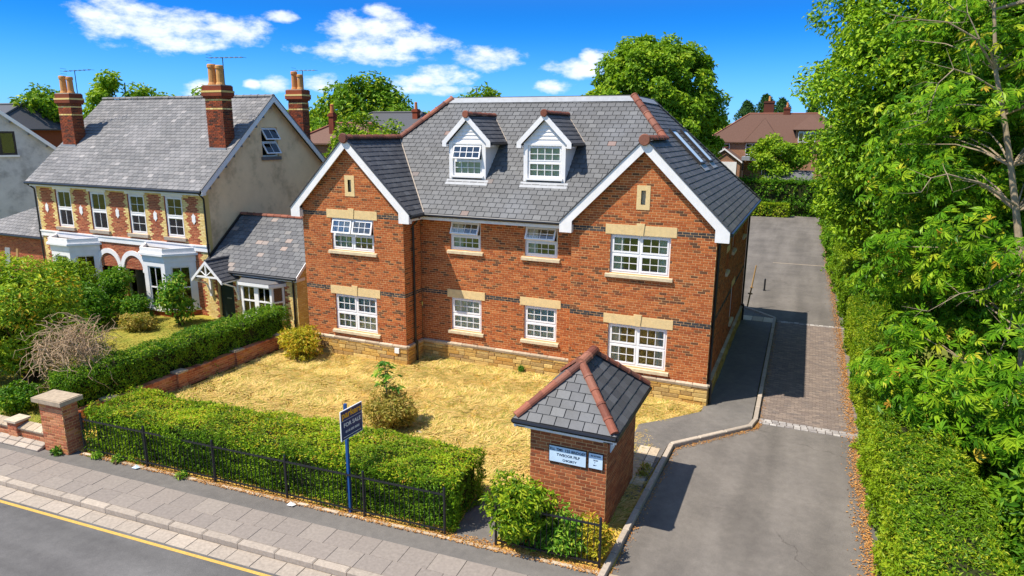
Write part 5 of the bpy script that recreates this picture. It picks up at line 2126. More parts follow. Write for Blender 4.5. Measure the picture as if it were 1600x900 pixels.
ridge_tiles(cr_, (cx0, cry, crz + 0.03), (cx1 + 0.2, cry, crz + 0.03), 0.1, 0.4, M_terra)
b = MB()
b.fbox(V((cx0, cyo, ctop)), V((0, math.cos(ca), math.sin(ca))), X1, V((0, -math.sin(ca), math.cos(ca))), (-0.1, clen), (0.0, 0.1), (0.03, 0.08))
b.build('lead_flashing', M_black, cr_)
gutter(CT, (cx0 + 1.2, cyo - 0.03, ctop - 0.06), (cx1 + 0.2, cyo - 0.03, ctop - 0.06), 0.06)
b = MB()
b.box((cx0 + 1.2, cyo + 0.03, ctop - 0.17), (cx1 + 0.2, cyo + 0.06, ctop - 0.05))
b.box((cx1 + 0.16, cyo + 0.06, ctop - 0.17), (cx1 + 0.19, cy + 0.3, ctop - 0.05))
P = [(cyo, ctop + 0.03), (cry, crz + 0.03), (cry, crz - 0.13), (cyo, ctop - 0.13)]
b.prism([V((cx1 + 0.2, y, z)) for y, z in P], (0.03, 0, 0))
b.build('fascia', M_white, CT)
pipe(CT, [(cx1 + 0.02, cyo, ctop - 0.1), (cx1 - 0.1, cy - 0.1, ctop - 0.25), (cx1 - 0.15, cy - 0.05, ctop - 0.35), (cx1 - 0.15, cy - 0.05, 0.5), (cx1 - 0.15, cy - 0.05, 0.3), (cx1 - 0.15, cy - 0.05, 0.05)])
# little splayed bay window with its own slate roof
bw = MB()
wx0, wx1 = cx0 + cwn[0], cx0 + cwn[1]
yf = cy - 0.45
PB = [V((wx0 + 0.02, cy, 0)), V((wx0 + 0.28, yf, 0)), V((wx1 - 0.28, yf, 0)), V((wx1 - 0.02, cy, 0))]
BW = empty('bay_window', ((wx0 + wx1) / 2, yf, 0.5), parent=CT)
m = MB()
m.prism([p + Z1 * 0.42 + (V((0, -.05, 0)) if 0 < i < 3 else V((0, 0, 0))) for i, p in enumerate(PB)], Z1 * 0.1)
m.build('sill', M_white, BW)
m = MB()
m.prism([p * 1.0 for p in PB], Z1 * 0.42)
m.build('base', M_buffbrick, BW)
m = MB()
top = [p + Z1 * 2.0 + (V((0, -.14, 0)) if 0 < i < 3 else V((-.12 if i == 0 else .12, 0, 0))) for i, p in enumerate(PB)]
bk = [V((wx0 + 0.1, cy, 2.16)), V((wx1 - 0.1, cy, 2.16))]
m.poly([top[1], top[2], bk[1], bk[0]], 0.2)
m.poly([top[0], top[1], bk[0]], 0.5)
m.poly([top[2], top[3], bk[1]], 0.7)
m.poly([t - Z1 * 0.03 for t in top])
m.build('roof', M_slatecot, BW)
m = MB()
for p, q_ in zip(top[:-1], top[1:]):
    d = (q_ - p).normalized()
    m.fbox(p, d, d.cross(Z1), Z1, (0, (q_ - p).length), (-0.06, -0.0), (-0.15, -0.02))
m.build('cornice', M_white, BW)
for p, q_ in zip(PB[:-1], PB[1:]):
    d = (q_ - p).normalized()
    n = d.cross(Z1)
    L = (q_ - p).length
    nb = 2 if L > 1 else 1
    for i in range(nb):
        o = p + d * (L * i / nb) + Z1 * 0.52
        w, h = L / nb, 1.36
        fw = 0.11 if nb == 2 else 0.08
        s = MB()
        for (x0, x1, z0, z1) in ((0, w, 0, fw), (0, w, h - fw, h), (0, fw, fw, h - fw), (w - fw, w, fw, h - fw), (fw, w - fw, h * .5 - 0.03, h * .5 + .03)):
            s.fbox(o, d, Z1, n, (x0, x1), (z0, z1), (-0.08, 0))
        if nb == 2:
            s.fbox(o, d, Z1, n, (w / 2 - .012, w / 2 + .012), (fw, h - fw), (-0.06, -0.02))
        s.build('sash', M_white, BW)
        nc = 2 if nb == 2 else 1
        for a in range(nc):
            for k in range(2):
                pw, ph = (w - 2 * fw) / nc, (h - 2 * fw) / 2
                cc = o + d * (fw + pw * (a + .5)) + Z1 * (fw + ph * (k + .5)) - n * 0.04
                link('pane', pane_mesh(), BW, Matrix(mat4(cc, d, Z1, n, pw - 0.01, ph - 0.02, 0.006).tolist()))
m = MB()
m.poly([V((wx0 + .3, yf + 0.16, 0.5)), V((wx1 - .3, yf + 0.16, 0.5)), V((wx1 - .3, yf + 0.16, 1.95)), V((wx0 + .3, yf + 0.16, 1.95))])
m.build('blind', M_blind, BW)
m = MB()
m.poly([V((wx0, cy + .2, 0.4)), V((wx1, cy + .2, 0.4)), V((wx1, cy + .2, 2.1)), V((wx0, cy + .2, 2.1))])
m.build('room_interior', M_room, BW)
# gabled porch hood on white brackets
PO = empty('porch', (-20.25, 0.4, 2.0), parent=CT)
pxc, pw_, py0 = -20.25, 0.85, 0.05
pze, pzr = 1.98, 2.78
m = MB()
for s in (-1, 1):
    P = [V((pxc, py0, pzr)), V((pxc, 1.8, pzr)), V((pxc + s * pw_, 1.1, pze)), V((pxc + s * pw_, py0, pze))]
    m.prism([p - Z1 * 0.04 for p in P], Z1 * 0.035)
m.build('roof', M_slatedarkshade, PO)
pa = math.atan2(pzr - pze, pw_)
for s in (-1, 1):
    roof_slates(PO, V((pxc + s * pw_, 0, pze)), Y1 * s, V((-s * math.cos(pa), 0, math.sin(pa))), V((s * math.sin(pa), 0, math.cos(pa))), [(py0 * s, 0), (1.1 * s, 0), (1.75 * s, math.hypot(pw_, pzr - pze)), (py0 * s, math.hypot(pw_, pzr - pze) - 0.002)], M_slatedarkshade, 0.26, 0.19, limit=40)
ridge_tiles(PO, (pxc, py0, pzr + 0.02), (pxc, 1.75, pzr + 0.02), 0.07, 0.35, M_slatedarkshade)
m = MB()
for s in (-1, 1):
    P = [(pxc + s * pw_, pze + 0.0), (pxc, pzr), (pxc, pzr - 0.13), (pxc + s * (pw_ - 0.12), pze - 0.02), (pxc + s * pw_, pze - 0.13)]
    m.prism([V((x, py0 - 0.03, z)) for x, z in P], (0, 0.05, 0))
m.box((pxc - pw_ + 0.2, py0 - 0.02, pze + 0.1), (pxc + pw_ - 0.2, py0 + 0.03, pze + 0.17))
m.box((pxc - 0.03, py0 - 0.02, pze + 0.17), (pxc + 0.03, py0 + 0.03, pzr - 0.1))
for s in (-1, 1):
    m.tube([(pxc, py0, pze + 0.17), (pxc + s * 0.38, py0, pze + 0.45)], 0.025, 5)
    m.box((pxc + s * (pw_ - 0.06) - 0.04, py0, pze - 0.1), (pxc + s * (pw_ - 0.06) + 0.04, cy, pze - 0.02))
    m.tube([(pxc + s * (pw_ - 0.06), py0 + 0.15, pze - 0.1), (pxc + s * (pw_ - 0.06), cy - 0.25, pze - 0.35), (pxc + s * (pw_ - 0.06), cy - 0.06, pze - 0.85)], 0.035, 6)
    m.box((pxc + s * (pw_ - 0.06) - 0.05, cy - 0.1, pze - 0.95), (pxc + s * (pw_ - 0.06) + 0.05, cy - 0.002, pze - 0.1))
m.build('timber_frame', M_white, PO)
# ------------------------------------------------------------------ grey rendered house at the far left
GH = empty('rendered_house', (-44, 5, 0), 'grey rendered house with dark framed window at the far left', 'house')
gd = V((-.86, .51, 0)).normalized()                    # ridge direction
gu = V((.51, .86, 0)).normalized()
gq = V((-42, 8.0, 0))
G = lambda u, z, d=0.0: gq + gu * u + Z1 * z + gd * d
GZ0, GU0 = 0.0, 0.0
UV, ZV, SL = 0.464, 6.990, 0.859                             # a point on the verge and its slope
UA = UV - 4.4
zver = lambda u: ZV - SL * (u - UV) if u > UA else ZV - SL * (UA - UV) - SL * (UA - u)
UE = UV + 0.25
hw_ = (-3.085, -1.486, 6.457, 7.878)
zs = sorted({0.0, hw_[2], hw_[3]} | {zver(UE) - 0.2 + (zver(UA) - zver(UE)) * i / 30 for i in range(31)})
m = MB()


def glim(z):
    k = min(UE - UA - 0.25, max(0.0, (zver(UA) - 0.2 - z) / SL))
    return (UA - k, UA + k)


for za, zb in zip(zs[:-1], zs[1:]):
    A, B = glim(za), glim(zb)
    segs = [(A[0], A[1], B[0], B[1])]
    if za >= hw_[2] - 1e-3 and zb <= hw_[3] + 1e-3:
        segs = [(A[0], hw_[0], B[0], hw_[0]), (hw_[1], A[1], hw_[1], B[1])]
    for (a0, a1, b0, b1) in segs:
        m.poly([G(a0, za), G(a1, za), G(b1, zb), G(b0, zb)])
ur, ul = UE - 0.25, 2 * UA - UE + 0.25
for uu_ in (ur, ul):
    m.poly([G(uu_, 0), G(uu_, 0, 8), G(uu_, zver(uu_) - .2, 8), G(uu_, zver(uu_) - .2)])
m.build('wall', M_greyrender, GH)
window(GH, G(hw_[0], hw_[2]), gu, -gd, hw_[1] - hw_[0], hw_[3] - hw_[2], cols=2, rows=1, bars=(1, 1), curtain='left', mat=M_frame, setback=0.02)
m = MB()
m.fbox(G(0, 0), gu, Z1, -gd, (hw_[0] - 0.1, hw_[1] + 0.1), (hw_[2] - 0.12, hw_[2] - 0.003), (-0.05, 0.1))
m.build('sill', M_white, GH)
m = MB()
for uu_ in (UE, 2 * UA - UE):
    P = [G(UA, zver(UA), -.35), G(UA, zver(UA), 8.3), G(uu_, zver(uu_), 8.3), G(uu_, zver(uu_), -.35)]
    m.prism([p_ - Z1 * 0.12 for p_ in P], Z1 * 0.1)
m.build('roof', M_slatedarkshade, GH)
m = MB()
for uu_ in (UE, 2 * UA - UE):
    P = [(uu_, zver(uu_)), (UA, zver(UA)), (UA, zver(UA) - 0.26), (uu_, zver(uu_) - 0.26)]
    m.prism([G(a, z, -.4) for a, z in P], gd * 0.04)
m.build('bargeboard', M_white, GH)
for i in range(5):
    m = MB()
    a = UA + 0.6 + i * 0.85
    m.fbox(G(a, zver(a) - 0.42), gu, Z1, -gd, (-.05, .05), (0, .12), (0.0, .36))
    m.build('rafter_end', M_felt, GH)
# ------------------------------------------------------------------ gatehouse (brick store with a hipped slate roof)
GT = empty('bin_store', (-1.75, -6.6, 0), 'small brick bin store with hipped slate roof and terracotta hips beside the drive', 'outbuilding')
gx0, gx1, gy0, gy1, gz = -2.58, -0.92, -7.75, -5.3, 2.2
brick_wall(GT, V((gx0, gy0, 0)), X1, -Y1, gx1 - gx0, gz, (), None, [M_brickgate], None, 190, blen=0.225)
brick_wall(GT, V((gx1, gy0 + 0.012, 0)), Y1, X1, gy1 - gy0 - 0.012, gz, (), None, [M_brickgate], None, 110)
brick_wall(GT, V((gx0, gy1, 0)), -Y1, -X1, gy1 - gy0 - 0.012, gz, (), None, [M_brickgate], None, 0)
brick_wall(GT, V((gx1 - 0.012, gy1, 0)), -X1, Y1, gx1 - gx0 - 0.024, gz, (), None, [M_brickgate], None, 0)
ge0, ge1, gf0, gf1, gze = -2.88, -0.70, -7.97, -4.95, 2.30
xc = (ge0 + ge1) / 2
hw = (ge1 - ge0) / 2
gzr = 3.28
rs = gzr - gze
ra0, ra1 = V((xc, -6.84, gzr)), V((xc, -6.02, gzr))
c00, c10, c11, c01 = V((ge0, gf0, gze)), V((ge1, gf0, gze)), V((ge1, gf1, gze)), V((ge0, gf1, gze))
m = MB()
dn = Z1 * -0.03
m.poly([c00 + dn, c10 + dn, ra0 + dn])
m.poly([c10 + dn, c11 + dn, ra1 + dn, ra0 + dn])
m.poly([c11 + dn, c01 + dn, ra1 + dn])
m.poly([c01 + dn, c00 + dn, ra0 + dn, ra1 + dn])
groof = m.build('roof', M_under, GT)


def hip_plane(A, B, T0, T1):
    u = (B - A).normalized()
    mid = T0 - A
    n = u.cross(mid).normalized()
    if n.z < 0:
        n = -n
    v = n.cross(u).normalized()
    f = lambda p: ((p - A).dot(u), (p - A).dot(v))
    poly = [f(A), f(B), f(T1)]
    if (T1 - T0).length > 1e-3:
        t0 = f(T0)
        poly.append((t0[0], t0[1] - 0.002))
    return u, v, n, poly


for (A, B, T0, T1) in ((c00, c10, ra0, ra0), (c10, c11, ra0, ra1), (c11, c01, ra1, ra1), (c01, c00, ra1, ra0)):
    u, v, n, poly = hip_plane(A, B, T0, T1)
    roof_slates(groof, A, u, v, n, poly, M_slate if A is c00 else M_slatedarkshade, 0.3, 0.205, limit=90, th=0.016, lift=0.018)  # all but the front slope get shade through the darker slate
for (A, B) in ((c00, ra0), (c10, ra0), (c11, ra1), (c01, ra1)):
    d = (B - A).normalized()
    ridge_tiles(groof, A + Z1 * 0.04 + d * 0.06, B + Z1 * 0.05, 0.095, 0.34, name='hip_tile')
ridge_tiles(groof, ra0 + Z1 * 0.07 - Y1 * 0.06, ra1 + Z1 * 0.07 + Y1 * 0.06, 0.115, 0.45)
m = MB()
for a, b in ((c00, c10), (c10, c11), (c11, c01), (c01, c00)):
    d = (b - a).normalized()
    n = d.cross(Z1)
    m.fbox(a - Z1 * 0.17, d, n, Z1, (0, (b - a).length), (-0.06, -0.03), (0, 0.14))
    m.fbox(a - Z1 * 0.17, d, n, Z1, (0.03, (b - a).length - 0.03), (-0.26, -0.06), (0, 0.02))
m.build('fascia', M_white, GT)
m = MB()
for a, b in ((c00, c10), (c10, c11), (c11, c01), (c01, c00)):
    m.tube([a - Z1 * 0.05, b - Z1 * 0.05], 0.055, 8)
m.build('gutter', M_black, GT)


def text(body, size, o, u, v, n, mat, parent, bold=0.0):
    cu = bpy.data.curves.new('lettering', 'FONT')
    cu.body = body
    cu.size = size
    cu.align_x = 'CENTER'
    cu.align_y = 'CENTER'
    cu.offset = bold
    cu.extrude = 0.001
    cu.resolution_u = 3
    t = bpy.data.objects.new('lettering', cu)
    COL.objects.link(t)
    me = bpy.data.meshes.new_from_object(t)
    bpy.data.objects.remove(t)
    me.materials.clear()
    me.materials.append(mat)
    return link('lettering', me, parent, Matrix(mat4(V(o), u, v, n, 1, 1, 1).tolist()))


def plaque(x0, x1, z0, z1, label, lines):
    b = MB()
    y = gy0 - 0.008
    b.box((x0, y - 0.02, z0), (x1, y - 0.003, z1))
    p = b.build('wall_sign', M_paleblue, None, label=label, cat='sign')
    b = MB()
    f = 0.012
    for (a, c, d, e) in ((x0 - f, x1 + f, z1, z1 + f), (x0 - f, x1 + f, z0 - f, z0), (x0 - f, x0, z0, z1), (x1, x1 + f, z0, z1)):
        b.box((a, y - 0.024, d), (c, y - 0.003, e))
    b.build('frame', M_frame, p)
    for (s, sz, fx, fz) in lines:
        text(s, sz, (x0 + (x1 - x0) * fx, y - 0.0215, z0 + (z1 - z0) * fz), X1, Z1, -Y1, M_ink, p, 0.002)
    return p


plaque(-2.14, -1.35, 1.43, 1.775, 'wide pale name sign with three lines of dark lettering on the bin store', [('ELL TMS  125 BRIDGEF', 0.078, 0.5, 0.80), ('TWEOOR FILP', 0.078, 0.52, 0.48), ('CHICERTY', 0.064, 0.56, 0.17)])
plaque(-1.29, -1.00, 1.45, 1.775, 'small pale notice beside the wide name sign on the bin store', [('EC ETWN', 0.046, 0.5, 0.83), ('TN MY', 0.032, 0.5, 0.55), ('J', 0.032, 0.45, 0.43), ('SW Y', 0.026, 0.45, 0.22)])
b = MB()
b.box((gx1 + 0.003, -7.55, 1.75), (gx1 + 0.02, -7.25, 2.03))
b.build('wall_sign', M_paleblue, None, label='white notice on the shaded drive side of the bin store', cat='sign')

# ------------------------------------------------------------------ railings
def railing(s0, s1, q, h, label, posts, step=0.115, extra=()):
    F = empty('railing', S((s0 + s1) / 2, q), label, 'railing', 'black iron railings along the pavement')
    m = MB()
    for z, r in ((h - 0.08, 0.016), (0.12, 0.014)):
        m.fbox(S(s0, q, z), SD, QD, Z1, (0, s1 - s0), (-r, r), (-r, r))
    m.build('rail', M_iron, F)
    bar = MB()
    bar.tube([(0, 0, 0.06), (0, 0, h - 0.03), (0, 0, h)], [0.009, 0.009, 0.004], 5)
    me = bar.mesh('bar', M_iron)
    k = int((s1 - s0) / step)
    for i in range(1, k):
        p = S(s0 + (s1 - s0) * i / k, q)
        link('bar', me, F, Matrix.Translation(p) @ Matrix.Rotation(random.uniform(-.01, .01), 4, 'X'))
    pm = MB()
    pm.tube([(0, 0, -0.05), (0, 0, h + 0.06), (0, 0, h + 0.09)], [0.028, 0.028, 0.012], 8)
    pme = pm.mesh('post', M_iron)
    for ps in posts:
        link('post', pme, F, Matrix.Translation(S(ps, q)))
    return F


railing(-4.25, 5.95, 1.74, 1.0, 'long black iron railing in front of the clipped privet hedge', (-4.2, -2.1, 0.0, 2.05, 4.05, 5.95))
railing(7.05, 9.15, 1.80, 1.0, 'short black iron railing beside the drive entrance', (7.05, 9.15))

# ------------------------------------------------------------------ hedges
hedge('clipped_hedge', S(-4.2, 2.64), S(6.12, 2.64), 1.6, 1.18, 'long clipped privet hedge behind the pavement railings', mat=L_hedge, dens=1600, leaf=0.065, rough=0.1, aspect=.38, seed=2, side_up=0.05, side_shade=-0.14, tips=0.14)
hedge('boundary_hedge', (-16.15, -8.9), (-16.15, -0.35), 1.0, 1.42, 'dark green hedge on the brick garden wall beside the dry lawn', mat=L_hedged, dens=1000, leaf=0.075, rough=0.12, aspect=.42, seed=5, side_up=0.1, side_shade=-0.08)
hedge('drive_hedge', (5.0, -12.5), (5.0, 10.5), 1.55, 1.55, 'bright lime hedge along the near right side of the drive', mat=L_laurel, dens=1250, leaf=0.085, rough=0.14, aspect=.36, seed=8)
hedge('drive_hedge', (5.05, 10.8), (4.9, 24.0), 1.75, 1.9, 'bushy hedge along the drive beyond the block paving', mat=L_laurel, dens=330, leaf=0.13, rough=0.18, seed=9)
hedge('drive_hedge', (4.9, 24.3), (4.8, 52.0), 1.9, 2.1, 'far stretch of hedge along the right of the car park', mat=L_hedged, dens=160, leaf=0.2, rough=0.25, seed=10)
hedge('car_park_hedge', (-26, 54.6), (5.0, 55.2), 2.0, 3.3, 'tall hedge closing the far end of the car park', mat=L_hedged, dens=90, leaf=0.26, rough=0.35, seed=11)
hedge('low_hedge', (-12, 52.2), (0.6, 52.8), 1.0, 1.25, 'low clipped hedge in front of the tall car park hedge', mat=L_laurel, dens=110, leaf=0.2, rough=0.08, seed=12)

# garden wall under the boundary hedge
GW = empty('garden_wall', (-15.55, -4.8, 0), 'low brick garden wall with piers under the boundary hedge', 'wall')
brick_wall(GW, V((-15.5, -9.0, 0)), Y1, X1, 8.3, 0.45, (), None, [M_brickpier], None, 150)
m = MB()
m.box((-15.72, -9.0, 0), (-15.515, -0.7, 0.44))
m.build('wall_core', M_mortar, GW)
Ms = []
y = -9.0
while y < -0.75:
    Ms.append(mat4(V((-15.62, y + 0.11, 0.48)), Y1, X1 * -1, Z1, 0.212, 0.26, 0.065))
    y += 0.225
pieces(GW, 'coping_brick', BRICK, Ms, M_brickpier, 300)
for y in (-7.9, -5.5, -3.1, -1.0):
    m = MB()
    m.box((-15.68, y - 0.155, 0), (-15.43, y + 0.155, 0.525))
    pr_ = m.build('pier', M_mortar, GW)
    brick_wall(pr_, V((-15.42, y - 0.165, 0)), Y1, X1, 0.33, 0.525, (), None, [M_brickpier], None, 0, back=False)
    brick_wall(pr_, V((-15.68, y - 0.165, 0)), X1, -Y1, 0.26, 0.525, (), None, [M_brickpier], None, 0, back=False)
    m = MB()
    m.box((-15.72, y - 0.2, 0.525), (-15.38, y + 0.2, 0.58))
    m.build('cap', M_coping, pr_)

# brick gate pier with a stone cap
GP = empty('gate_pier', S(-4.85, 1.7), 'square brick gate pier with a grey stone cap beside the pavement', 'pier')
pw = 0.82
pd = 0.42
a = S(-5.27, 1.47)
for (o, u, n, L) in ((a, SD, -QD, pw), (S(-5.27 + pw, 1.47 + 0.012), QD, SD, pd - 0.012), (S(-5.27 + pw, 1.47 + pd), -SD, QD, pw), (S(-5.27, 1.47 + pd), -QD, -SD, pd)):
    brick_wall(GP, o, u, n, L, 1.35, (), None, [M_brickpier], None, 90, z0=-0.0)
m = MB()
m.fbox(a, SD, QD, Z1, (-0.1, pw + 0.1), (-0.1, pd + 0.1), (1.35, 1.46))
m.fbox(a, SD, QD, Z1, (-0.07, pw + 0.07), (-0.07, pd + 0.07), (1.46, 1.475))
m.build('cap', M_coping, GP)
# low front wall of the neighbour, its small pier and step-like coping
FW = empty('front_wall', S(-7.6, 1.75), 'low brick front wall with sloping coping left of the gate pier', 'wall')
brick_wall(FW, S(-11.5, 1.62), SD, -QD, 6.22, 0.38, (), None, [M_brickpier], None, 120)
m = MB()
m.fbox(S(-11.5, 1.64), SD, QD, Z1, (0, 6.22), (0, 0.22), (0, 0.37))
m.build('wall_core', M_mortar, FW)
Ms = []
s = -11.5
while s < -5.35:
    Ms.append(mat4(S(s + 0.15, 1.72, 0.41), SD, (QD + Z1 * 0.25).normalized(), (Z1 - QD * 0.25).normalized(), 0.29, 0.3, 0.06))
    s += 0.3
pieces(FW, 'coping_tile', KERB, Ms, M_coping, 300)
m = MB()
m.fbox(S(-6.75, 1.55), SD, QD, Z1, (0.01, 0.35), (0.01, 0.34), (0, 0.52))
pr_ = m.build('pier', M_mortar, FW)
brick_wall(pr_, S(-6.75, 1.55), SD, -QD, 0.36, 0.525, (), None, [M_brickpier], None, 0, back=False)
brick_wall(pr_, S(-6.39, 1.55), QD, SD, 0.34, 0.525, (), None, [M_brickpier], None, 0, back=False)
m = MB()
m.fbox(S(-6.75, 1.55), SD, QD, Z1, (-0.04, 0.40), (-0.04, 0.38), (0.525, 0.58))
m.build('cap', M_coping, pr_)
Ms = []
for (q, z) in ((1.32, 0.03), (1.46, 0.09)):
    s = -11.5
    while s < -5.4:
        Ms.append(mat4(S(s + 0.22, q + 0.07, z), SD, (QD + Z1 * 0.3).normalized(), (Z1 - QD * 0.3).normalized(), 0.42, 0.15, 0.08))
        s += 0.44
pieces(FW, 'plinth_stone', KERB, Ms, M_kerb, 300)

# ------------------------------------------------------------------ for-sale board
FS = empty('sale_board', (-6.16, -9.22, 0), 'navy estate agent sale board on a blue post among the railings', 'sign')
m = MB()
m.fbox(V((-6.16, -9.22, 0)), X1, Y1, Z1, (-0.028, 0.028), (-0.028, 0.028), (0, 2.52))
m.build('post', M_bluepost, FS)
bn = (X1 + Y1 * -0.06).normalized()
bu = Z1.cross(bn).normalized()
bo_ = V((-6.115, -9.47, 1.78))
m = MB()
m.fbox(bo_, bu, Z1, bn, (0, 0.68), (0, 0.66), (0, 0.02))
m.build('board', M_white, FS)
m = MB()
m.fbox(bo_, bu, Z1, bn, (0.015, 0.665), (0.015, 0.425), (0.02, 0.023))
m.fbox(bo_, bu, Z1, bn, (0.015, 0.665), (0.435, 0.645), (0.02, 0.023))
m.build('panel', M_navy, FS)
text('parkers', 0.2, bo_ + bu * 0.34 + Z1 * 0.55 + bn * 0.0245, bu, Z1, bn, M_gold, FS, 0.006)
text('FOR SALE', 0.125, bo_ + bu * 0.35 + Z1 * 0.32 + bn * 0.0245, bu, Z1, bn, M_white, FS, 0.002)
text('0118 000 0000', 0.072, bo_ + bu * 0.35 + Z1 * 0.17 + bn * 0.0245, bu, Z1, bn, M_white, FS, 0.001)
m = MB()
m.fbox(bo_, bu, Z1, bn, (0.06, 0.62), (0.06, 0.07), (0.023, 0.0245))
m.build('lettering_rule', M_white, FS)

# handrail and post by the rear corner of the house
HR = empty('leaning_pole', (0.12, 12.95, 0), 'thin tan pole leaning beside the rear corner of the house', 'pole')
m = MB()
m.tube([(0.12, 12.95, 0.0), (0.24, 12.95, 1.0), (0.36, 13.0, 2.1)], [0.035, 0.035, 0.03], 8)
m.build('shaft', M_timber, HR)
m = MB()
m.fbox(V((0.2, 12.93, 0.72)), X1, Y1, Z1, (-.09, .11), (-.05, .05), (0, .05))
m.fbox(V((0.24, 12.93, 1.02)), X1, Y1, Z1, (-.06, .08), (-.05, .05), (0, .04))
m.build('bracket', M_timber, HR)
b = MB()
b.tube([(.62, 17.3, 0), (.62, 17.3, 0.62), (.62, 17.3, 0.66)], [0.045, 0.045, 0.02], 8)
b.tube([(.62, 17.3, 0.0), (.62, 17.3, 0.06)], [0.08, 0.06], 8)
b.build('bollard', M_iron, None, label='short black bollard standing on the car park asphalt', cat='bollard')
# litter
for (p, lab, mt) in ((S(-2.3, 1.58, 0.02), 'scrap of white and blue paper by the railings', M_paleblue), (V((-6.85, -5.25, 0.05)), 'pale flat paver lying on the dry lawn', M_coping), (S(2.3, 1.55, 0.02), 'white paper scrap below the railings', M_white)):
    m = MB()
    m.add([p + V((-.09, -.05, 0)), p + V((.08, -.06, 0.02)), p + V((.1, .06, 0.0)), p + V((-.07, .07, 0.03)), p + V((0, 0, .05))], [(0, 1, 4), (1, 2, 4), (2, 3, 4), (3, 0, 4)])
    m.build('paper_scrap' if mt is not M_coping else 'paver', mt, None, label=lab, cat='litter' if mt is not M_coping else 'paver')
# ------------------------------------------------------------------ trees
def base_compound(k=7, spread=150, tip=1.0, wd=0.22):
    v = []
    f = []
    for i in range(k):
        a = R(-spread / 2 + spread * i / (k - 1))
        a += R((0, 9, -7, 4, -5, 8, -6)[i % 7])
        L = tip * (1.0 - 0.4 * abs(i - (k - 1) / 2) / ((k - 1) / 2)) * (1, .9, 1.08, .95, 1.05, .88, 1)[i % 7]
        d = np.array([math.sin(a), math.cos(a), 0])
        s = np.array([d[1], -d[0], 0])
        b = len(v)
        dr = np.array([0, 0, -1.0])
        prof = [(0.06, 0, 0), (0.58, .5, .05), (1.0, 0, .24), (0.58, -.5, .05)]
        for (t, w, drp) in prof:
            v.append(d * L * t + s * w * wd * L + dr * drp * L + (np.array([0, 0, .03]) if w else 0))
        f += [(b, b + 1, b + 2), (b, b + 2, b + 3)]
    return np.array(v), f


COMP = base_compound()
COMP5 = base_compound(5, 130, 1.0, 0.34)


def crown_clumps(c, r, n, inner=0.55, zmin=-0.85, seed=0):
    g = np.random.default_rng(seed)
    out = []
    off = g.uniform(0, 6.28)
    i = 0
    while len(out) < n:
        t = 1 - 2 * ((i * 0.754877 + 0.37) % 1.0)      # even spread over the crown, then jittered
        a = off + i * 2.399963
        i += 1
        d = np.array([math.sqrt(max(0, 1 - t * t)) * math.cos(a), math.sqrt(max(0, 1 - t * t)) * math.sin(a), t]) + g.normal(0, .09, 3)
        d /= np.linalg.norm(d)
        q = d * (g.uniform(inner, 0.93) if g.random() < .8 else g.uniform(inner * .5, inner))
        if q[2] < zmin:
            continue
        out.append(np.array(c) + q * np.array(r))
    return out


def limbs(base, top, cl, r0, every=1, seg=7):
    m = MB()
    base, top = V(base), V(top)
    mid = base.lerp(top, 0.5) + V((random.uniform(-.2, .2), random.uniform(-.2, .2), 0))
    m.tube([base - Z1 * 0.1, base + Z1 * 0.15, base.lerp(mid, .5), mid, mid.lerp(top, .5), top], [r0 * 1.45, r0 * 1.1, r0 * .95, r0 * .8, r0 * .5, r0 * .15], seg + 3)
    for i, p in enumerate(cl[::every]):
        p = V(p)
        t = min(max((p.z - base.z) / max(top.z - base.z, .1) - 0.28, 0.18), 0.9)
        a = base.lerp(mid, t * 2) if t < .5 else mid.lerp(top, t * 2 - 1)
        b = a.lerp(p, .5) + V((random.uniform(-.1, .1), random.uniform(-.1, .1), 0.12)) * (p - a).length * 0.5
        rr = r0 * (0.42 * (1 - t) + .1)
        m.tube([a, b, p], [rr, rr * .55, rr * .15], seg - 2)
    return m


def tree(name, base, top_z, c, r, label, mat, n=60, per=160, leaf=0.25, cr=0.9, r0=0.2, bark=None, group=None, seed=0, aspect=0.55, spread=0.7, inner=0.5, z_t=0.12):
    T = empty(name, base, label, 'tree', group)
    cl = crown_clumps(c, r, n, inner, seed=seed)
    limbs(base, (c[0], c[1], top_z - 0.15 * r[2]), cl, r0, 2).build('trunk', bark or M_barkd, T)
    PP, NN, TT = [], [], []
    for p in cl:
        k = cr * rng.uniform(0.7, 1.25)
        P, D = blob_points(p, k, per, 0.75, 0.4)
        PP.append(P)
        NN.append(unit(D * 0.8 + unit((P - np.array(c)) / np.array(r)) * 0.7))
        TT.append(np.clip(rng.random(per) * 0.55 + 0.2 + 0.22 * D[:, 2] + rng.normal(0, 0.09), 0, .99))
    P = np.concatenate(PP)
    leaves_obj('crown', P, np.concatenate(NN), leaf, mat, T, spread, aspect, 0.75, np.concatenate(TT), kind='stuff')
    return T


def leaf_mats(P, N, size):
    Ms = []
    for p, n in zip(P, N):
        n = V(n).normalized()
        d = V((random.gauss(0, 1), random.gauss(0, 1), random.gauss(-.25, .6)))
        d = (d - n * d.dot(n)).normalized()
        s = d.cross(n)
        z = size * random.uniform(.65, 1.25)
        Ms.append(mat4(V(p), s, d, n, z, z, z))
    return Ms


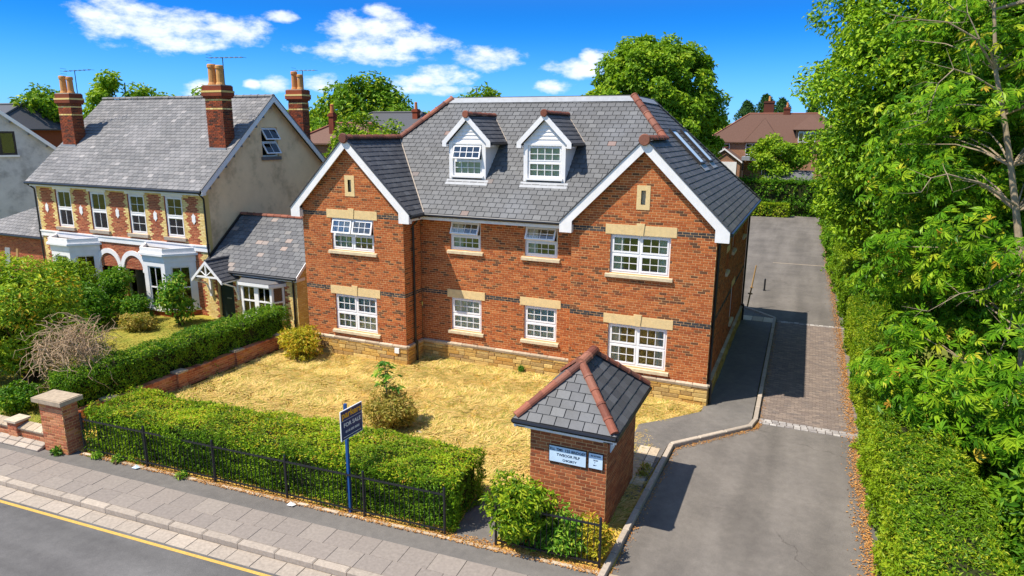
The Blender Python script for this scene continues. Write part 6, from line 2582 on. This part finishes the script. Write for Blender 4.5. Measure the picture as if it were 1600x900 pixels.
def chestnut(name, base, trunk, c, r, label, n, per, size, cr, seed, singles=300, extra=(), mat=None, r0=0.088, inner=.5, comp=None):
    T = empty(name, base, label, 'tree')
    cl = crown_clumps(c, r, n, inner, -0.95, seed)
    cl += [np.array(e) for e in extra]
    m = MB()
    m.tube(trunk, [r0 * (1.25 - 0.95 * i / (len(trunk) - 1)) for i in range(len(trunk))], 9)
    for p in cl[::2]:
        p = V(p)
        a = min((V(t) for t in trunk), key=lambda t: (t - p).length + abs(t.z + 1.0 - p.z) * .6)
        b = a.lerp(p, .5) + V((random.uniform(-.2, .2), random.uniform(-.2, .2), .25))
        m.tube([a, a.lerp(b, .5) + Z1 * .08, b, p], [r0 * .3, r0 * .22, r0 * .14, 0.008], 5)
    m.build('trunk', M_bark, T)
    PP, NN = [], []
    for p in cl:
        k = cr * rng.uniform(.7, 1.25)
        P, D = blob_points(p, k, per, .65, .35)
        PP.append(P)
        nn = unit(D * .6 + unit((P - np.array(c)) / np.array(r)) * .55 + np.array([-.25, -.25, .95]) + rng.normal(0, .28, D.shape))
        NN.append(nn)
    P, Nn = np.concatenate(PP), np.concatenate(NN)
    k = P[:, 2] > 0.5
    Ms = leaf_mats(P[k], Nn[k], size)
    pieces(T, 'leaf', comp or COMP, Ms, mat or L_chest, singles, 'crown')
    return T


random.seed(21)
T1 = chestnut('chestnut_tree', (7.5, -1.9, 0), [(7.5, -1.9, -.1), (7.3, -1.6, 1.8), (7.12, -1.48, 3.66), (6.93, -1.2, 5.09), (6.68, -.98, 6.38), (6.47, -.82, 7.39), (6.2, -.65, 8.54), (5.93, -.51, 9.54), (5.76, -.25, 10.9), (5.7, 0, 12.5)],
              (8.3, 2.2, 6.8), (4.8, 4.4, 7.0), 'broadleaf tree with a pale bare trunk at the right edge of the drive', 250, 92, 0.27, 0.95, 4,
              extra=[(4.3, -.6, 1.9), (4.6, -1.6, 2.4), (5.2, -2.4, 2.2), (5.8, -3, 2.8), (5.0, -.5, 3.2), (6.4, -3.4, 3.6), (7.2, -4, 2.6), (7.6, -4.2, 4.2), (7.8, -3.6, 1.6), (6.8, -2.6, 1.6), (4.4, .3, 5.2), (4.2, .6, 7.0), (4.5, 1, 8.6), (7.6, -2.6, 5.4), (8, -2.6, 7.5), (7.4, -1.2, 10.4), (5.0, -.4, 11.6), (6.2, .2, 12.6), (4.4, 2.2, 10.6), (4.2, 1.6, 4.0), (7.2, -1.0, 8.8), (8.2, -3.4, 6.2), (8.2, -3.2, 9), (7.1, -2.6, 4.6), (6.6, -2.4, 5.5), (5.2, -1.6, 8.8), (5.6, -2.0, 6.0), (5.4, -2.6, 1.9), (6.0, -3.4, 1.9), (6.6, -4.2, 2.1), (7.3, -5.0, 2.4), (8.0, -5.2, 3.2), (6.2, -3.8, 2.9), (7.0, -4.6, 3.4), (7.8, -5.0, 1.8), (5.2, -1.6, 1.5), (8.3, -4.6, 4.4), (7.4, -4.0, 5.2)])


def limb(pts, r):
    m = MB()
    n = len(pts)
    m.tube(pts, [r * (1 - .8 * i / (n - 1)) for i in range(n)], 6)
    for i in range(1, n):
        a = V(pts[i])
        for k in range(2):
            d = V((random.uniform(-1, .3), random.uniform(-.6, .6), random.uniform(-.5, .7))).normalized()
            L = random.uniform(.3, .7)
            m.tube([a, a + d * L * .5 + Z1 * .04, a + d * L + V((0, 0, random.uniform(-.1, .15)))], [r * .35, r * .2, r * .08], 4)
    m.build('bare_limb', M_bark, T1)


limb([(5.93, -.51, 9.54), (5.4, -.8, 10.23), (4.77, -.99, 10.58), (4.09, -1.26, 10.64), (3.75, -1.39, 10.71)], 0.030)
limb([(6.68, -1.0, 6.5), (5.77, -1.55, 7.04), (5.08, -1.81, 7.22), (4.76, -1.97, 7.13), (4.59, -2.12, 6.82)], 0.030)
limb([(5.9, -.6, 9.6), (5.71, -.85, 9.93), (5.45, -.89, 10.21), (5.15, -.88, 10.77), (4.85, -.99, 10.86)], 0.027)
limb([(6.1, -.8, 9.0), (5.4, -1.1, 9.4), (4.99, -1.27, 9.53), (4.7, -1.47, 9.22), (4.6, -1.62, 8.8), (4.55, -1.75, 8.37)], 0.024)
limb([(6.5, -.82, 7.4), (6.8, -1.6, 8.0), (7.0, -2.0, 8.6), (7.3, -2.2, 9.0)], 0.030)
limb([(6.9, -1.2, 5.1), (6.2, -1.9, 4.7), (5.6, -2.3, 4.6), (5.0, -2.6, 4.2)], 0.024)
limb([(6.93, -1.2, 4.9), (6.6, -2.4, 3.9), (6.3, -3.0, 3.2), (6.2, -3.3, 2.4)], 0.021)

chestnut('chestnut_tree', (8.6, 3.0, 0), [(8.4, 2.6, -.1), (8.2, 2.4, 2), (8.3, 2.6, 4.5), (8.6, 3, 8)], (9.6, 1.0, 4.0), (3.4, 4.4, 3.6), 'low leafy second tree behind the pale trunk at the right edge', 90, 70, .27, 1.0, 14, singles=60, r0=.2)
tree('roadside_tree', (7.2, 12.5, 0), 17, (7.0, 12.5, 9.5), (5.3, 5.0, 8.3), 'tall dark green tree overhanging the drive beyond the block paving', L_side, 220, 640, .21, 1.1, .3, seed=31, aspect=.5)
tree('roadside_tree', (7.4, 22, 0), 14, (7.2, 22, 6.5), (4.6, 4.6, 6), 'green tree behind the hedge half way along the car park', L_side, 90, 380, .25, 1.2, .25, seed=32)
tree('roadside_tree', (7.5, 36, 0), 12, (7.2, 36, 5.5), (4.2, 5.0, 5), 'distant green tree behind the far stretch of the car park hedge', L_side, 70, 260, .3, 1.2, .25, seed=33)
tree('roadside_tree', (11.5, 7, 0), 12, (11.5, 6.5, 7), (4.5, 4.5, 6), 'dense tree behind the broadleaf tree hiding the white house', L_tree, 70, 140, .4, 1.2, .25, seed=34)
# trees behind the houses
tree('lime_tree', (-13.6, 52.6, 0), 18.2, (-13.6, 52.6, 9.1), (7.4, 7.2, 9.2), 'big round leafy tree rising behind the roof of the brick house', L_tree, 330, 300, .42, 1.15, .5, seed=41, inner=.72)
tree('background_tree', (-38.6, 37.2, 0), 12.8, (-38.2, 37.2, 8.4), (5.4, 5.0, 4.7), 'broad tree beyond the slate roof between the two houses', L_tree, 110, 190, .45, 1.2, .35, seed=42)
tree('garden_tree', (-20.7, 11.6, 0), 9.4, (-20.6, 11.8, 6.2), (2.7, 2.4, 3.2), 'young bright green tree between the villa chimney and the left brick gable', L_tree, 80, 190, .2, .6, .12, seed=43)
tree('background_tree', (-45.6, 16.4, 0), 11.9, (-45.4, 16.6, 9.2), (3.0, 3.0, 3.0), 'tree behind the villa ridge right of the first chimney', L_tree, 40, 150, .36, .8, .25, seed=44)
tree('background_tree', (-42.4, 20.2, 0), 11.2, (-42.2, 20.6, 8.9), (4.2, 3.6, 2.4), 'lower tree behind the middle of the villa ridge', L_tree, 40, 150, .36, .8, .25, seed=45)
tree('background_tree', (-56.8, 17.4, 0), 11.4, (-56.8, 17.4, 8.6), (2.6, 2.6, 2.8), 'rounded tree left of the first chimney', L_tree, 36, 150, .42, .9, .25, seed=46)
tree('background_tree', (-18, 20.6, 0), 11.2, (-18, 20.6, 8.8), (2.0, 2.0, 2.5), 'treetop just showing above the brick house ridge', L_tree, 36, 110, .28, .6, .2, seed=47, spread=.9)
tree('background_tree', (-1.0, 58.5, 0.5), 8.0, (-1.0, 58.3, 5.6), (3.1, 2.8, 2.6), 'bushy tree in front of the tile-roofed house', L_tree, 46, 160, .34, .8, .25, seed=48)
tree('background_tree', (-10.5, 60, 1), 8.4, (-10.6, 60, 5.4), (2.4, 2.4, 2.6), 'tree left of the tile-roofed house', L_tree, 36, 130, .36, .8, .25, seed=49)
for i, (x, y, z, h, r) in enumerate(((-9.2, 110, 3, 10.6, 4.2), (-6.2, 112, 3, 11.8, 4.6), (-3.4, 110, 3, 11.0, 4.0), (1.6, 112, 3, 10.6, 2.8))):
    T = empty('conifer', (x, y, z), ['dark conifer behind the tile-roofed house, leftmost of the four', 'dark conifer behind the tile-roofed house, tallest of the four', 'dark conifer behind the tile-roofed house, right of the tallest', 'lone dark conifer right of the tile-roofed house chimney'][i], 'tree', 'conifers behind the tile-roofed house')
    m = MB()
    m.tube([(x, y, z), (x, y, z + h * .9)], [.3, .05], 6)
    m.build('trunk', M_barkd, T)
    k = 4200
    t = rng.random(k) ** .7
    a = rng.uniform(0, 6.28, k)
    rr = (1 - t) ** .55 * r * (0.75 + .25 * np.sin(a * 3 + t * 22)) * rng.uniform(.6, 1, k) + .05
    P = np.stack([x + rr * np.cos(a), y + rr * np.sin(a), z + h * (.08 + .92 * t)], 1)
    leaves_obj('crown', P, unit(np.stack([np.cos(a), np.sin(a), np.full(k, .4)], 1)), .5, L_dark, T, .6, .35, .1, kind='stuff')


# distant woods as one mass
def wood(name, arcs, label, n, leaf):
    PP, NN = [], []
    for (a0, a1, d0, d1, z0, h) in arcs:
        k = int(n * (a1 - a0) * d0)
        nc = k // 90
        az_ = rng.uniform(a0, a1, nc)
        dd = rng.uniform(d0, d1, nc)
        for a, d in zip(az_, dd):
            x, y = CAM.x + d * math.sin(a), CAM.y + d * math.cos(a)
            hh = h * rng.uniform(.75, 1.15)
            rad = rng.uniform(2.5, 4.5)
            D = unit(rng.normal(0, 1, (90, 3)))
            D[:, 2] = np.abs(D[:, 2]) * 1.0 - .25
            P = np.array([x, y, z0 + hh - rad * .8]) + D * rad * np.array([1, 1, .85])
            PP.append(P)
            NN.append(D)
    o = leaves_obj(name, np.concatenate(PP), np.concatenate(NN), leaf, L_tree, None, .6, .6, .3)
    m = MB()
    return tag(o, label, 'wood', None, 'stuff')


wood('distant_wood', [(-1.15, 0.35, 150, 175, 1.5, 5.6), (-1.15, 0.35, 190, 240, 2, 8.6), (-.95, -.5, 260, 300, 3, 11.5)], 'distant belt of trees along the horizon', 380, 1.15)


# ------------------------------------------------------------------ shrubs and plants
def twig_ball(name, c, r, zc, label, n=150):
    T = empty(name, (c[0], c[1], 0), label, 'shrub')
    m = MB()
    for k in range(9):
        a = random.uniform(0, 6.28)
        e = V((c[0] + r * .45 * math.cos(a), c[1] + r * .45 * math.sin(a), zc - r * .2))
        m.tube([(c[0] + .15 * math.cos(a), c[1] + .15 * math.sin(a), 0), V((c[0], c[1], zc * .4)).lerp(e, .45), e], [.03, .022, .012], 5)
    for k in range(n):
        d = V((random.gauss(0, 1), random.gauss(0, 1), random.gauss(.25, .8))).normalized()
        p = V((c[0], c[1], zc)) + d * r * random.uniform(.35, .95)
        pts = [p]
        q = V((random.gauss(0, 1), random.gauss(0, 1), random.gauss(0, .7))).normalized()
        for i in range(4):
            q = (q + V((random.gauss(0, .55), random.gauss(0, .55), random.gauss(-.1, .5))) - (pts[-1] - V((c[0], c[1], zc))) * (.25 / r)).normalized()
            pts.append(pts[-1] + q * r * .2)
        m.tube(pts, [.010, .009, .008, .006, .003], 4, cap=False)
    m.build('bare_twigs', M_twig, T)
    P, D = blob_points((c[0], c[1], zc - r * .75), r * .75, 900, .8, .2)
    leaves_obj('foliage', P, D, .08, L_dry, T, .8, .45, .2, kind='stuff')
    return T


bush('garden_shrub', (-20.2, -7.2), 2.2, 2.0, 4.5, 'tall golden green shrub at the left edge behind the front wall', mat=L_acer, leaf=.15, clumps=95, per=230, crad=.55, aspect=.36, seed=1, tone0=-.05)
bush('garden_shrub', (-22.6, -8.2), 1.6, 1.6, 3.4, 'golden green shrub running off the left edge of the picture', mat=L_acer, leaf=.17, clumps=36, per=170, crad=.55, aspect=.4)
bush('garden_shrub', (-22.2, -4.6), 1.0, .9, 1.25, 'leafy green shrub on the far side of the neighbouring lawn', mat=L_bush, leaf=.14, clumps=30, per=150, crad=.36, aspect=.4)
bush('garden_shrub', (-26.6, -4.9), 1.5, 1.2, 1.6, 'dark green shrub behind the golden shrubs', mat=L_hedged, leaf=.15, clumps=40, per=160, crad=.45, aspect=.4)
bush('garden_shrub', (-23.4, -.9), .7, .6, 1.2, 'small dark shrub at the foot of the near bay window', mat=L_hedged, leaf=.13, clumps=22, per=150, crad=.3, aspect=.4)
twig_ball('bare_shrub', (-16.9, -7.9), 1.15, 1.75, 'tangled leafless shrub behind the gate pier', 420)
bush('garden_shrub', (-18.3, -8.8), .8, .6, .9, 'low dark shrub behind the front wall coping', mat=L_hedged, leaf=.1, clumps=16, per=160, crad=.3)
bush('garden_shrub', (-27.2, -1.2), 1.45, 1.3, 2.7, 'bright green rounded shrub in front of the far bay window', mat=L_laurel, leaf=.16, clumps=40, per=170, crad=.5, aspect=.4)
bush('garden_shrub', (-25.2, -2.4), 1.8, 1.3, 1.9, 'dark spreading shrub below the arched doorways', mat=L_hedged, leaf=.15, clumps=60, per=170, crad=.45, aspect=.4)
bush('garden_shrub', (-24.9, -.4), .8, .7, 2.35, 'upright dark shrub beside the near white bay window', mat=L_hedged, leaf=.13, clumps=30, per=160, crad=.36, aspect=.4)
bush('garden_shrub', (-28.4, -3.6), 2.0, 1.5, 2.0, 'green shrub between the golden shrub and the far bay', mat=L_bush, leaf=.15, clumps=60, per=160, crad=.5, aspect=.4)
bush('climbing_shrub', (-21.55, -.35), .75, .6, 2.4, 'loose climbing shrub beside the cottage porch', mat=L_bush, leaf=.17, clumps=24, per=90, crad=.34, aspect=.42, spread=.9)
bush('garden_plant', (-22.4, -1.6), .8, .6, .75, 'low ferny plants below the near bay window', mat=L_dry, leaf=.16, clumps=16, per=110, crad=.28, aspect=.3)
bush('golden_shrub', (-14.15, -1.5), .98, .75, 1.08, 'golden yellow shrub at the left corner of the brick house', mat=L_yel, leaf=.15, clumps=26, per=130, crad=.28, aspect=.32, spread=1.0)
bush('lawn_bush', (-7.75, -5.25), .78, .65, 1.15, 'dry yellowing bush in the middle of the straw lawn', mat=L_dry, leaf=.12, clumps=30, per=150, crad=.26, aspect=.26, spread=1.1)
SP = empty('sapling', (-7.95, -5.15, 0), 'green sapling growing out of the dry lawn bush', 'sapling')
m = MB()
m.tube([(-7.95, -5.15, 0), (-7.93, -5.15, 1.0), (-7.98, -5.12, 1.9)], [.022, .016, .006], 6)
PP, NN = [], []
for k in range(11):
    a = k * 2.4
    z = 1.05 + .08 * k
    d = V((math.cos(a), math.sin(a), .5)).normalized()
    e = V((-7.95, -5.15, z)) + d * (.42 - .025 * k)
    m.tube([(-7.95, -5.15, z - .1), e], [.008, .004], 4)
    for j in range(4):
        q = V((-7.95, -5.15, z)).lerp(e, .45 + .2 * j)
        PP.append(tuple(q))
        NN.append((d.x * .3, d.y * .3, 1))
m.build('stem', M_bark, SP)
pieces(SP, 'leaf', COMP5, leaf_mats(PP, NN, .24), L_bush, 300)
bush('gate_shrub', (-2.35, -8.75), .72, .5, 1.75, 'tall bright green shrub in front of the bin store', mat=L_laurel, leaf=.12, clumps=34, per=170, crad=.28, aspect=.34, spread=.9)
bush('gate_shrub', (-1.5, -8.55), .5, .35, .95, 'mixed low shrub below the bin store signs', mat=L_bush, leaf=.12, clumps=20, per=130, crad=.22, aspect=.34, spread=.9)
bush('gate_shrub', (-.95, -8.55), .38, .36, .8, 'yellowish low shrub at the drive end of the short railing', mat=L_yel, leaf=.11, clumps=18, per=120, crad=.2, aspect=.34, spread=.9)
bush('gate_shrub', (-2.0, -8.7), .9, .3, .55, 'ground level leaves behind the short railing', mat=L_bush, leaf=.1, clumps=18, per=120, crad=.2, aspect=.34)


bush('border_shrub', (7.6, -6.0), 1.5, 1.5, 2.9, 'dark leafy shrub behind the lime hedge in the bottom right corner', mat=L_hedged, leaf=.2, clumps=46, per=150, crad=.5, aspect=.4)
bush('border_shrub', (7.9, -3.4), 1.4, 1.5, 2.4, 'leafy shrub under the pale trunk behind the lime hedge', mat=L_bush, leaf=.2, clumps=36, per=150, crad=.5, aspect=.4)
bush('border_shrub', (6.9, -9.0), 1.2, 1.4, 2.2, 'dark shrub behind the nearest end of the lime hedge', mat=L_hedged, leaf=.18, clumps=36, per=150, crad=.45, aspect=.4)
bush('border_shrub', (7.2, .6), 1.3, 1.5, 2.4, 'shrub in the shade under the broadleaf tree', mat=L_hedged, leaf=.2, clumps=30, per=130, crad=.5, aspect=.4)


for i_, (x_, y_) in enumerate(((6.35, -10.4), (6.4, -7.6), (6.45, -4.8), (6.5, -2.0))):
    bush('undergrowth', (x_, y_), .75, 1.6, 1.35, ['green undergrowth behind the lime hedge, nearest the street', 'green undergrowth behind the lime hedge, second from the street', 'green undergrowth behind the lime hedge, third from the street', 'green undergrowth behind the lime hedge at the foot of the pale trunk'][i_], mat=L_hedged, leaf=.16, clumps=26, per=120, crad=.4, aspect=.4, group='undergrowth behind the drive hedge')


def weed(x, y, h, r, lab, mat=None, leaf=.08):
    bush('weed', (x, y), r * .8, r * .6, h * .8, lab, 'weed', mat or L_bush, 'weeds in the paving and lawn', leaf, 6, 45, .35, r * .6, spread=1.0)


p = S(-4.75, 1.40)
weed(p.x, p.y, .22, .12, 'green weed at the foot of the gate pier')
labs = ['weed under the railings near the gate pier', 'second weed under the railings from the gate pier', 'weed under the railings right of the paper scrap', 'fourth weed under the railings, below the paper scrap', 'weed under the railings left of the sale board', 'weed under the railings right of the sale board', 'last weed under the long railing']
for s, l in zip((-3.7, -3.0, -.9), labs):
    p = S(s, 1.62 + random.uniform(0, .05))
    weed(p.x, p.y, .16, .16, l)
weed(-9.6, -6.3, .5, .14, 'tall thin weed on the lawn behind the clipped hedge', L_dry)
weed(-6.2, .38, .32, .1, 'weed against the plinth of the recessed wall')
weed(-2.6, -.14, .45, .16, 'weed against the plinth under the right bay window')
weed(-.7, -5.0, .4, .18, 'weed between the bin store and the kerb', L_dry)

# ------------------------------------------------------------------ houses in the background
def far_house(name, x0, x1, y0, y1, z0, ze, zr, label, wall, roofm, hip=0.0, axis='x', wins=(), chims=(), over=.35):
    H = empty(name, ((x0 + x1) / 2, (y0 + y1) / 2, z0), label, 'house')
    m = MB()
    P = [(x0, y0), (x1, y0), (x1, y1), (x0, y1)]
    for i in range(4):
        a, b = P[i], P[(i + 1) % 4]
        m.poly([V((*a, z0)), V((*b, z0)), V((*b, ze)), V((*a, ze))])
    if hip == 0:
        if axis == 'x':
            ym = (y0 + y1) / 2
            for x in (x0, x1):
                m.poly([V((x, y0, ze)), V((x, y1, ze)), V((x, ym, zr - .1))])
        else:
            xm = (x0 + x1) / 2
            for y in (y0, y1):
                m.poly([V((x0, y, ze)), V((x1, y, ze)), V((xm, y, zr - .1))])
    m.build('wall', wall, H)
    o = over
    m = MB()
    if axis == 'x':
        ym = (y0 + y1) / 2
        A, B = V((x0 - o + hip, ym, zr)), V((x1 + o - hip, ym, zr))
        c = [V((x0 - o, y0 - o, ze - .1)), V((x1 + o, y0 - o, ze - .1)), V((x1 + o, y1 + o, ze - .1)), V((x0 - o, y1 + o, ze - .1))]
        fs = [[c[0], c[1], B, A], [c[2], c[3], A, B]]
        if hip:
            fs += [[c[1], c[2], B], [c[3], c[0], A]]
    else:
        xm = (x0 + x1) / 2
        A, B = V((xm, y0 - o + hip, zr)), V((xm, y1 + o - hip, zr))
        c = [V((x0 - o, y0 - o, ze - .1)), V((x1 + o, y0 - o, ze - .1)), V((x1 + o, y1 + o, ze - .1)), V((x0 - o, y1 + o, ze - .1))]
        fs = [[c[1], c[2], B, A], [c[3], c[0], A, B]]
        if hip:
            fs += [[c[0], c[1], A], [c[2], c[3], B]]
    for f in fs:
        m.prism([p - Z1 * .08 for p in f], Z1 * .1)
    rf = m.build('roof', roofm, H)
    # ridge and hips
    ls = [(A, B)]
    if hip:
        ls += [(c[0], A), (c[1], B if axis == 'x' else A), (c[2], B), (c[3], A if axis == 'x' else B)]
    m = MB()
    for a, b in ls:
        m.tube([a + Z1 * .05, b + Z1 * .05], .1, 6)
    m.build('ridge', M_terra if roofm is M_clay else M_slatedarkshade, rf)
    for (side, a, z, w, h) in wins:
        if side == 'f':
            oo, u, n = V((a, y0 - .002, z)), X1, -Y1
        else:
            oo, u, n = V((x1 + .002, a, z)), Y1, X1
        f = MB()
        t = .07
        for (xa, xb, za, zb) in ((0, w, 0, t), (0, w, h - t, h), (0, t, t, h - t), (w - t, w, t, h - t), (w / 2 - t / 2, w / 2 + t / 2, t, h - t), (t, w - t, h * .66, h * .66 + .05)):
            f.fbox(oo, u, Z1, n, (xa, xb), (za, zb), (0, .06))
        wn_ = f.build('window', M_white, H)
        g2 = MB()
        g2.fbox(oo, u, Z1, n, (t, w - t), (t, h - t), (.02, .03))
        g2.build('pane', M_glass, wn_)
        g2 = MB()
        g2.fbox(oo, u, Z1, n, (t, w - t), (t, h - t), (.005, .01))  # thin dark sheet behind the glass, its colour standing for room shade
        g2.build('room_interior', M_room, wn_)
    for (x, y, w, zt) in chims:
        k = MB()
        k.box((x - w / 2, y - w / 2, ze), (x + w / 2, y + w / 2, zt))
        k.box((x - w / 2 - .06, y - w / 2 - .06, zt - .25), (x + w / 2 + .06, y + w / 2 + .06, zt - .1))
        ck = k.build('chimney', M_brickchim, H)
        k = MB()
        k.lathe((x, y, zt), [(.15, 0), (.12, .5), (.14, .55), (.1, .6)], 8)
        k.build('pot', M_pot, ck)
    return H


RH = far_house('tile_roofed_house', -10.2, 7.0, 69.8, 79, 2.7, 7.2, 10.6, 'large brick house with a brown hipped tile roof beyond the car park', M_brickflat, M_clay, 4.9, 'x', [('f', -8.9, 5.6, 1.6, 1.3), ('f', -5.4, 5.6, 1.5, 1.35), ('f', -2.2, 5.6, 1.4, 1.3), ('f', -3.3, 3.2, 1.4, 1.9)], [(-3.4, 75, 1.2, 12.2), (-1.2, 74.6, .8, 11.4)])
m = MB()                                                  # projecting hipped bay with its own roof
c = [V((-5.6, 69.2, 7.15)), V((-1.4, 69.2, 7.15)), V((-3.6, 72.2, 10.0))]
m.prism([p - Z1 * .08 for p in c], Z1 * .1)
m.prism([c[1], V((-1.4, 73, 7.2)), c[2]], Z1 * .05)
m.prism([V((-5.6, 73, 7.2)), c[0], c[2]], Z1 * .05)
m.build('bay_roof', M_clay, RH)
m = MB()
m.box((.2, 69.3, 7.0), (3.2, 72, 8.6))
m.build('wall', M_brickflat, RH)
m = MB()
for (a, b, c_) in (((-.2, 68.9, 8.6), (3.6, 68.9, 8.6), (1.7, 71.5, 10.4)), ((3.6, 68.9, 8.6), (3.6, 75, 8.6), (1.7, 73, 10.4)), ((-.2, 75, 8.6), (-.2, 68.9, 8.6), (1.7, 71.5, 10.4))):
    m.prism([V(a), V(b), V(c_)], Z1 * .06)
m.build('dormer_roof', M_clay, RH)
f = MB()
for (xa, xb) in ((.5, 1.1), (1.15, 1.75), (1.8, 2.4)):
    for (p_, q_, r_, s_) in ((xa, xb, 7.15, 7.25), (xa, xb, 8.35, 8.45), (xa, xa + .07, 7.2, 8.4), (xb - .07, xb, 7.2, 8.4)):
        f.box((p_, 69.22, r_), (q_, 69.3, s_))
wn_ = f.build('window', M_white, RH)
g2 = MB()
g2.box((.5, 69.26, 7.2), (2.4, 69.29, 8.4))
g2.build('pane', M_glass, wn_)
# garage with pitched front
GA = far_house('garage', -9.4, -5.6, 66.5, 70.5, 2.6, 5.0, 6.4, 'small gabled garage with a white door in front of the tile-roofed house', M_brickflat, M_clay, 0, 'y', over=.2)
m = MB()
m.box((-9.0, 66.42, 2.6), (-6.0, 66.49, 4.8))
m.build('garage_door', M_white, GA)
m = MB()
for s in (-1, 1):
    P = [(-7.5 + s * 2.15, 4.85), (-7.5, 6.42), (-7.5, 6.22), (-7.5 + s * 2.15, 4.65)]
    m.prism([V((x, 66.2, z)) for x, z in P], (0, .05, 0))
m.build('bargeboard', M_white, GA)
PT = empty('car_port', (-4.2, 68, 2.7), 'flat grey car port roof beside the garage', 'car port')
m = MB()
m.box((-5.5, 66.6, 5.0), (-2.6, 69.6, 5.45))
m.build('roof', M_lead, PT)
m = MB()
for x in (-5.3, -2.8):
    m.box((x - .08, 66.7, 2.6), (x + .08, 66.86, 5.0))
m.build('post', M_frame, PT)
far_house('slate_roofed_house', -37.5, -28.5, 30.5, 38, 0, 8.0, 9.7, 'house with a low dark slate roof between the villa and the brick house', M_greyrender, M_slatedarkshade, 2.2, 'x', [], [(-30.3, 33.2, .5, 10.0)])
far_house('brown_roofed_house', -31.5, -26.0, 19.0, 25, 0, 7.3, 8.55, 'brown tile-roofed house behind the villa chimney', M_brickflat, M_clay, 1.4, 'x', [], [(-29.4, 20.4, .4, 9.3)])
far_house('dark_roofed_house', -66, -54.4, 11.5, 19.5, 0, 8.1, 9.9, 'dark slate-roofed house behind the grey rendered house', M_brickold, M_slatedarkshade, 2.0, 'x', [], [])
far_house('cream_house', -14, -9.9, 58, 64, 0, 7.0, 8.6, 'cream rendered house mostly hidden behind the big round tree', M_greyrender, M_slatedarkshade, 0, 'x', [], [])
far_house('white_house', 10.5, 18, 11, 20, 0, 5.6, 8.2, 'white rendered house glimpsed through the trees on the right', M_white, M_clay, 0, 'y', [('f', 11.2, 3.4, 1.2, 1.2)], [])
far_house('garden_shed', -1.8, 2.2, 56.4, 58.2, 0.2, 3.4, 4.3, 'garden shed with a grey slate roof behind the car park hedge', M_timber, M_slate, 0, 'x', [], [])
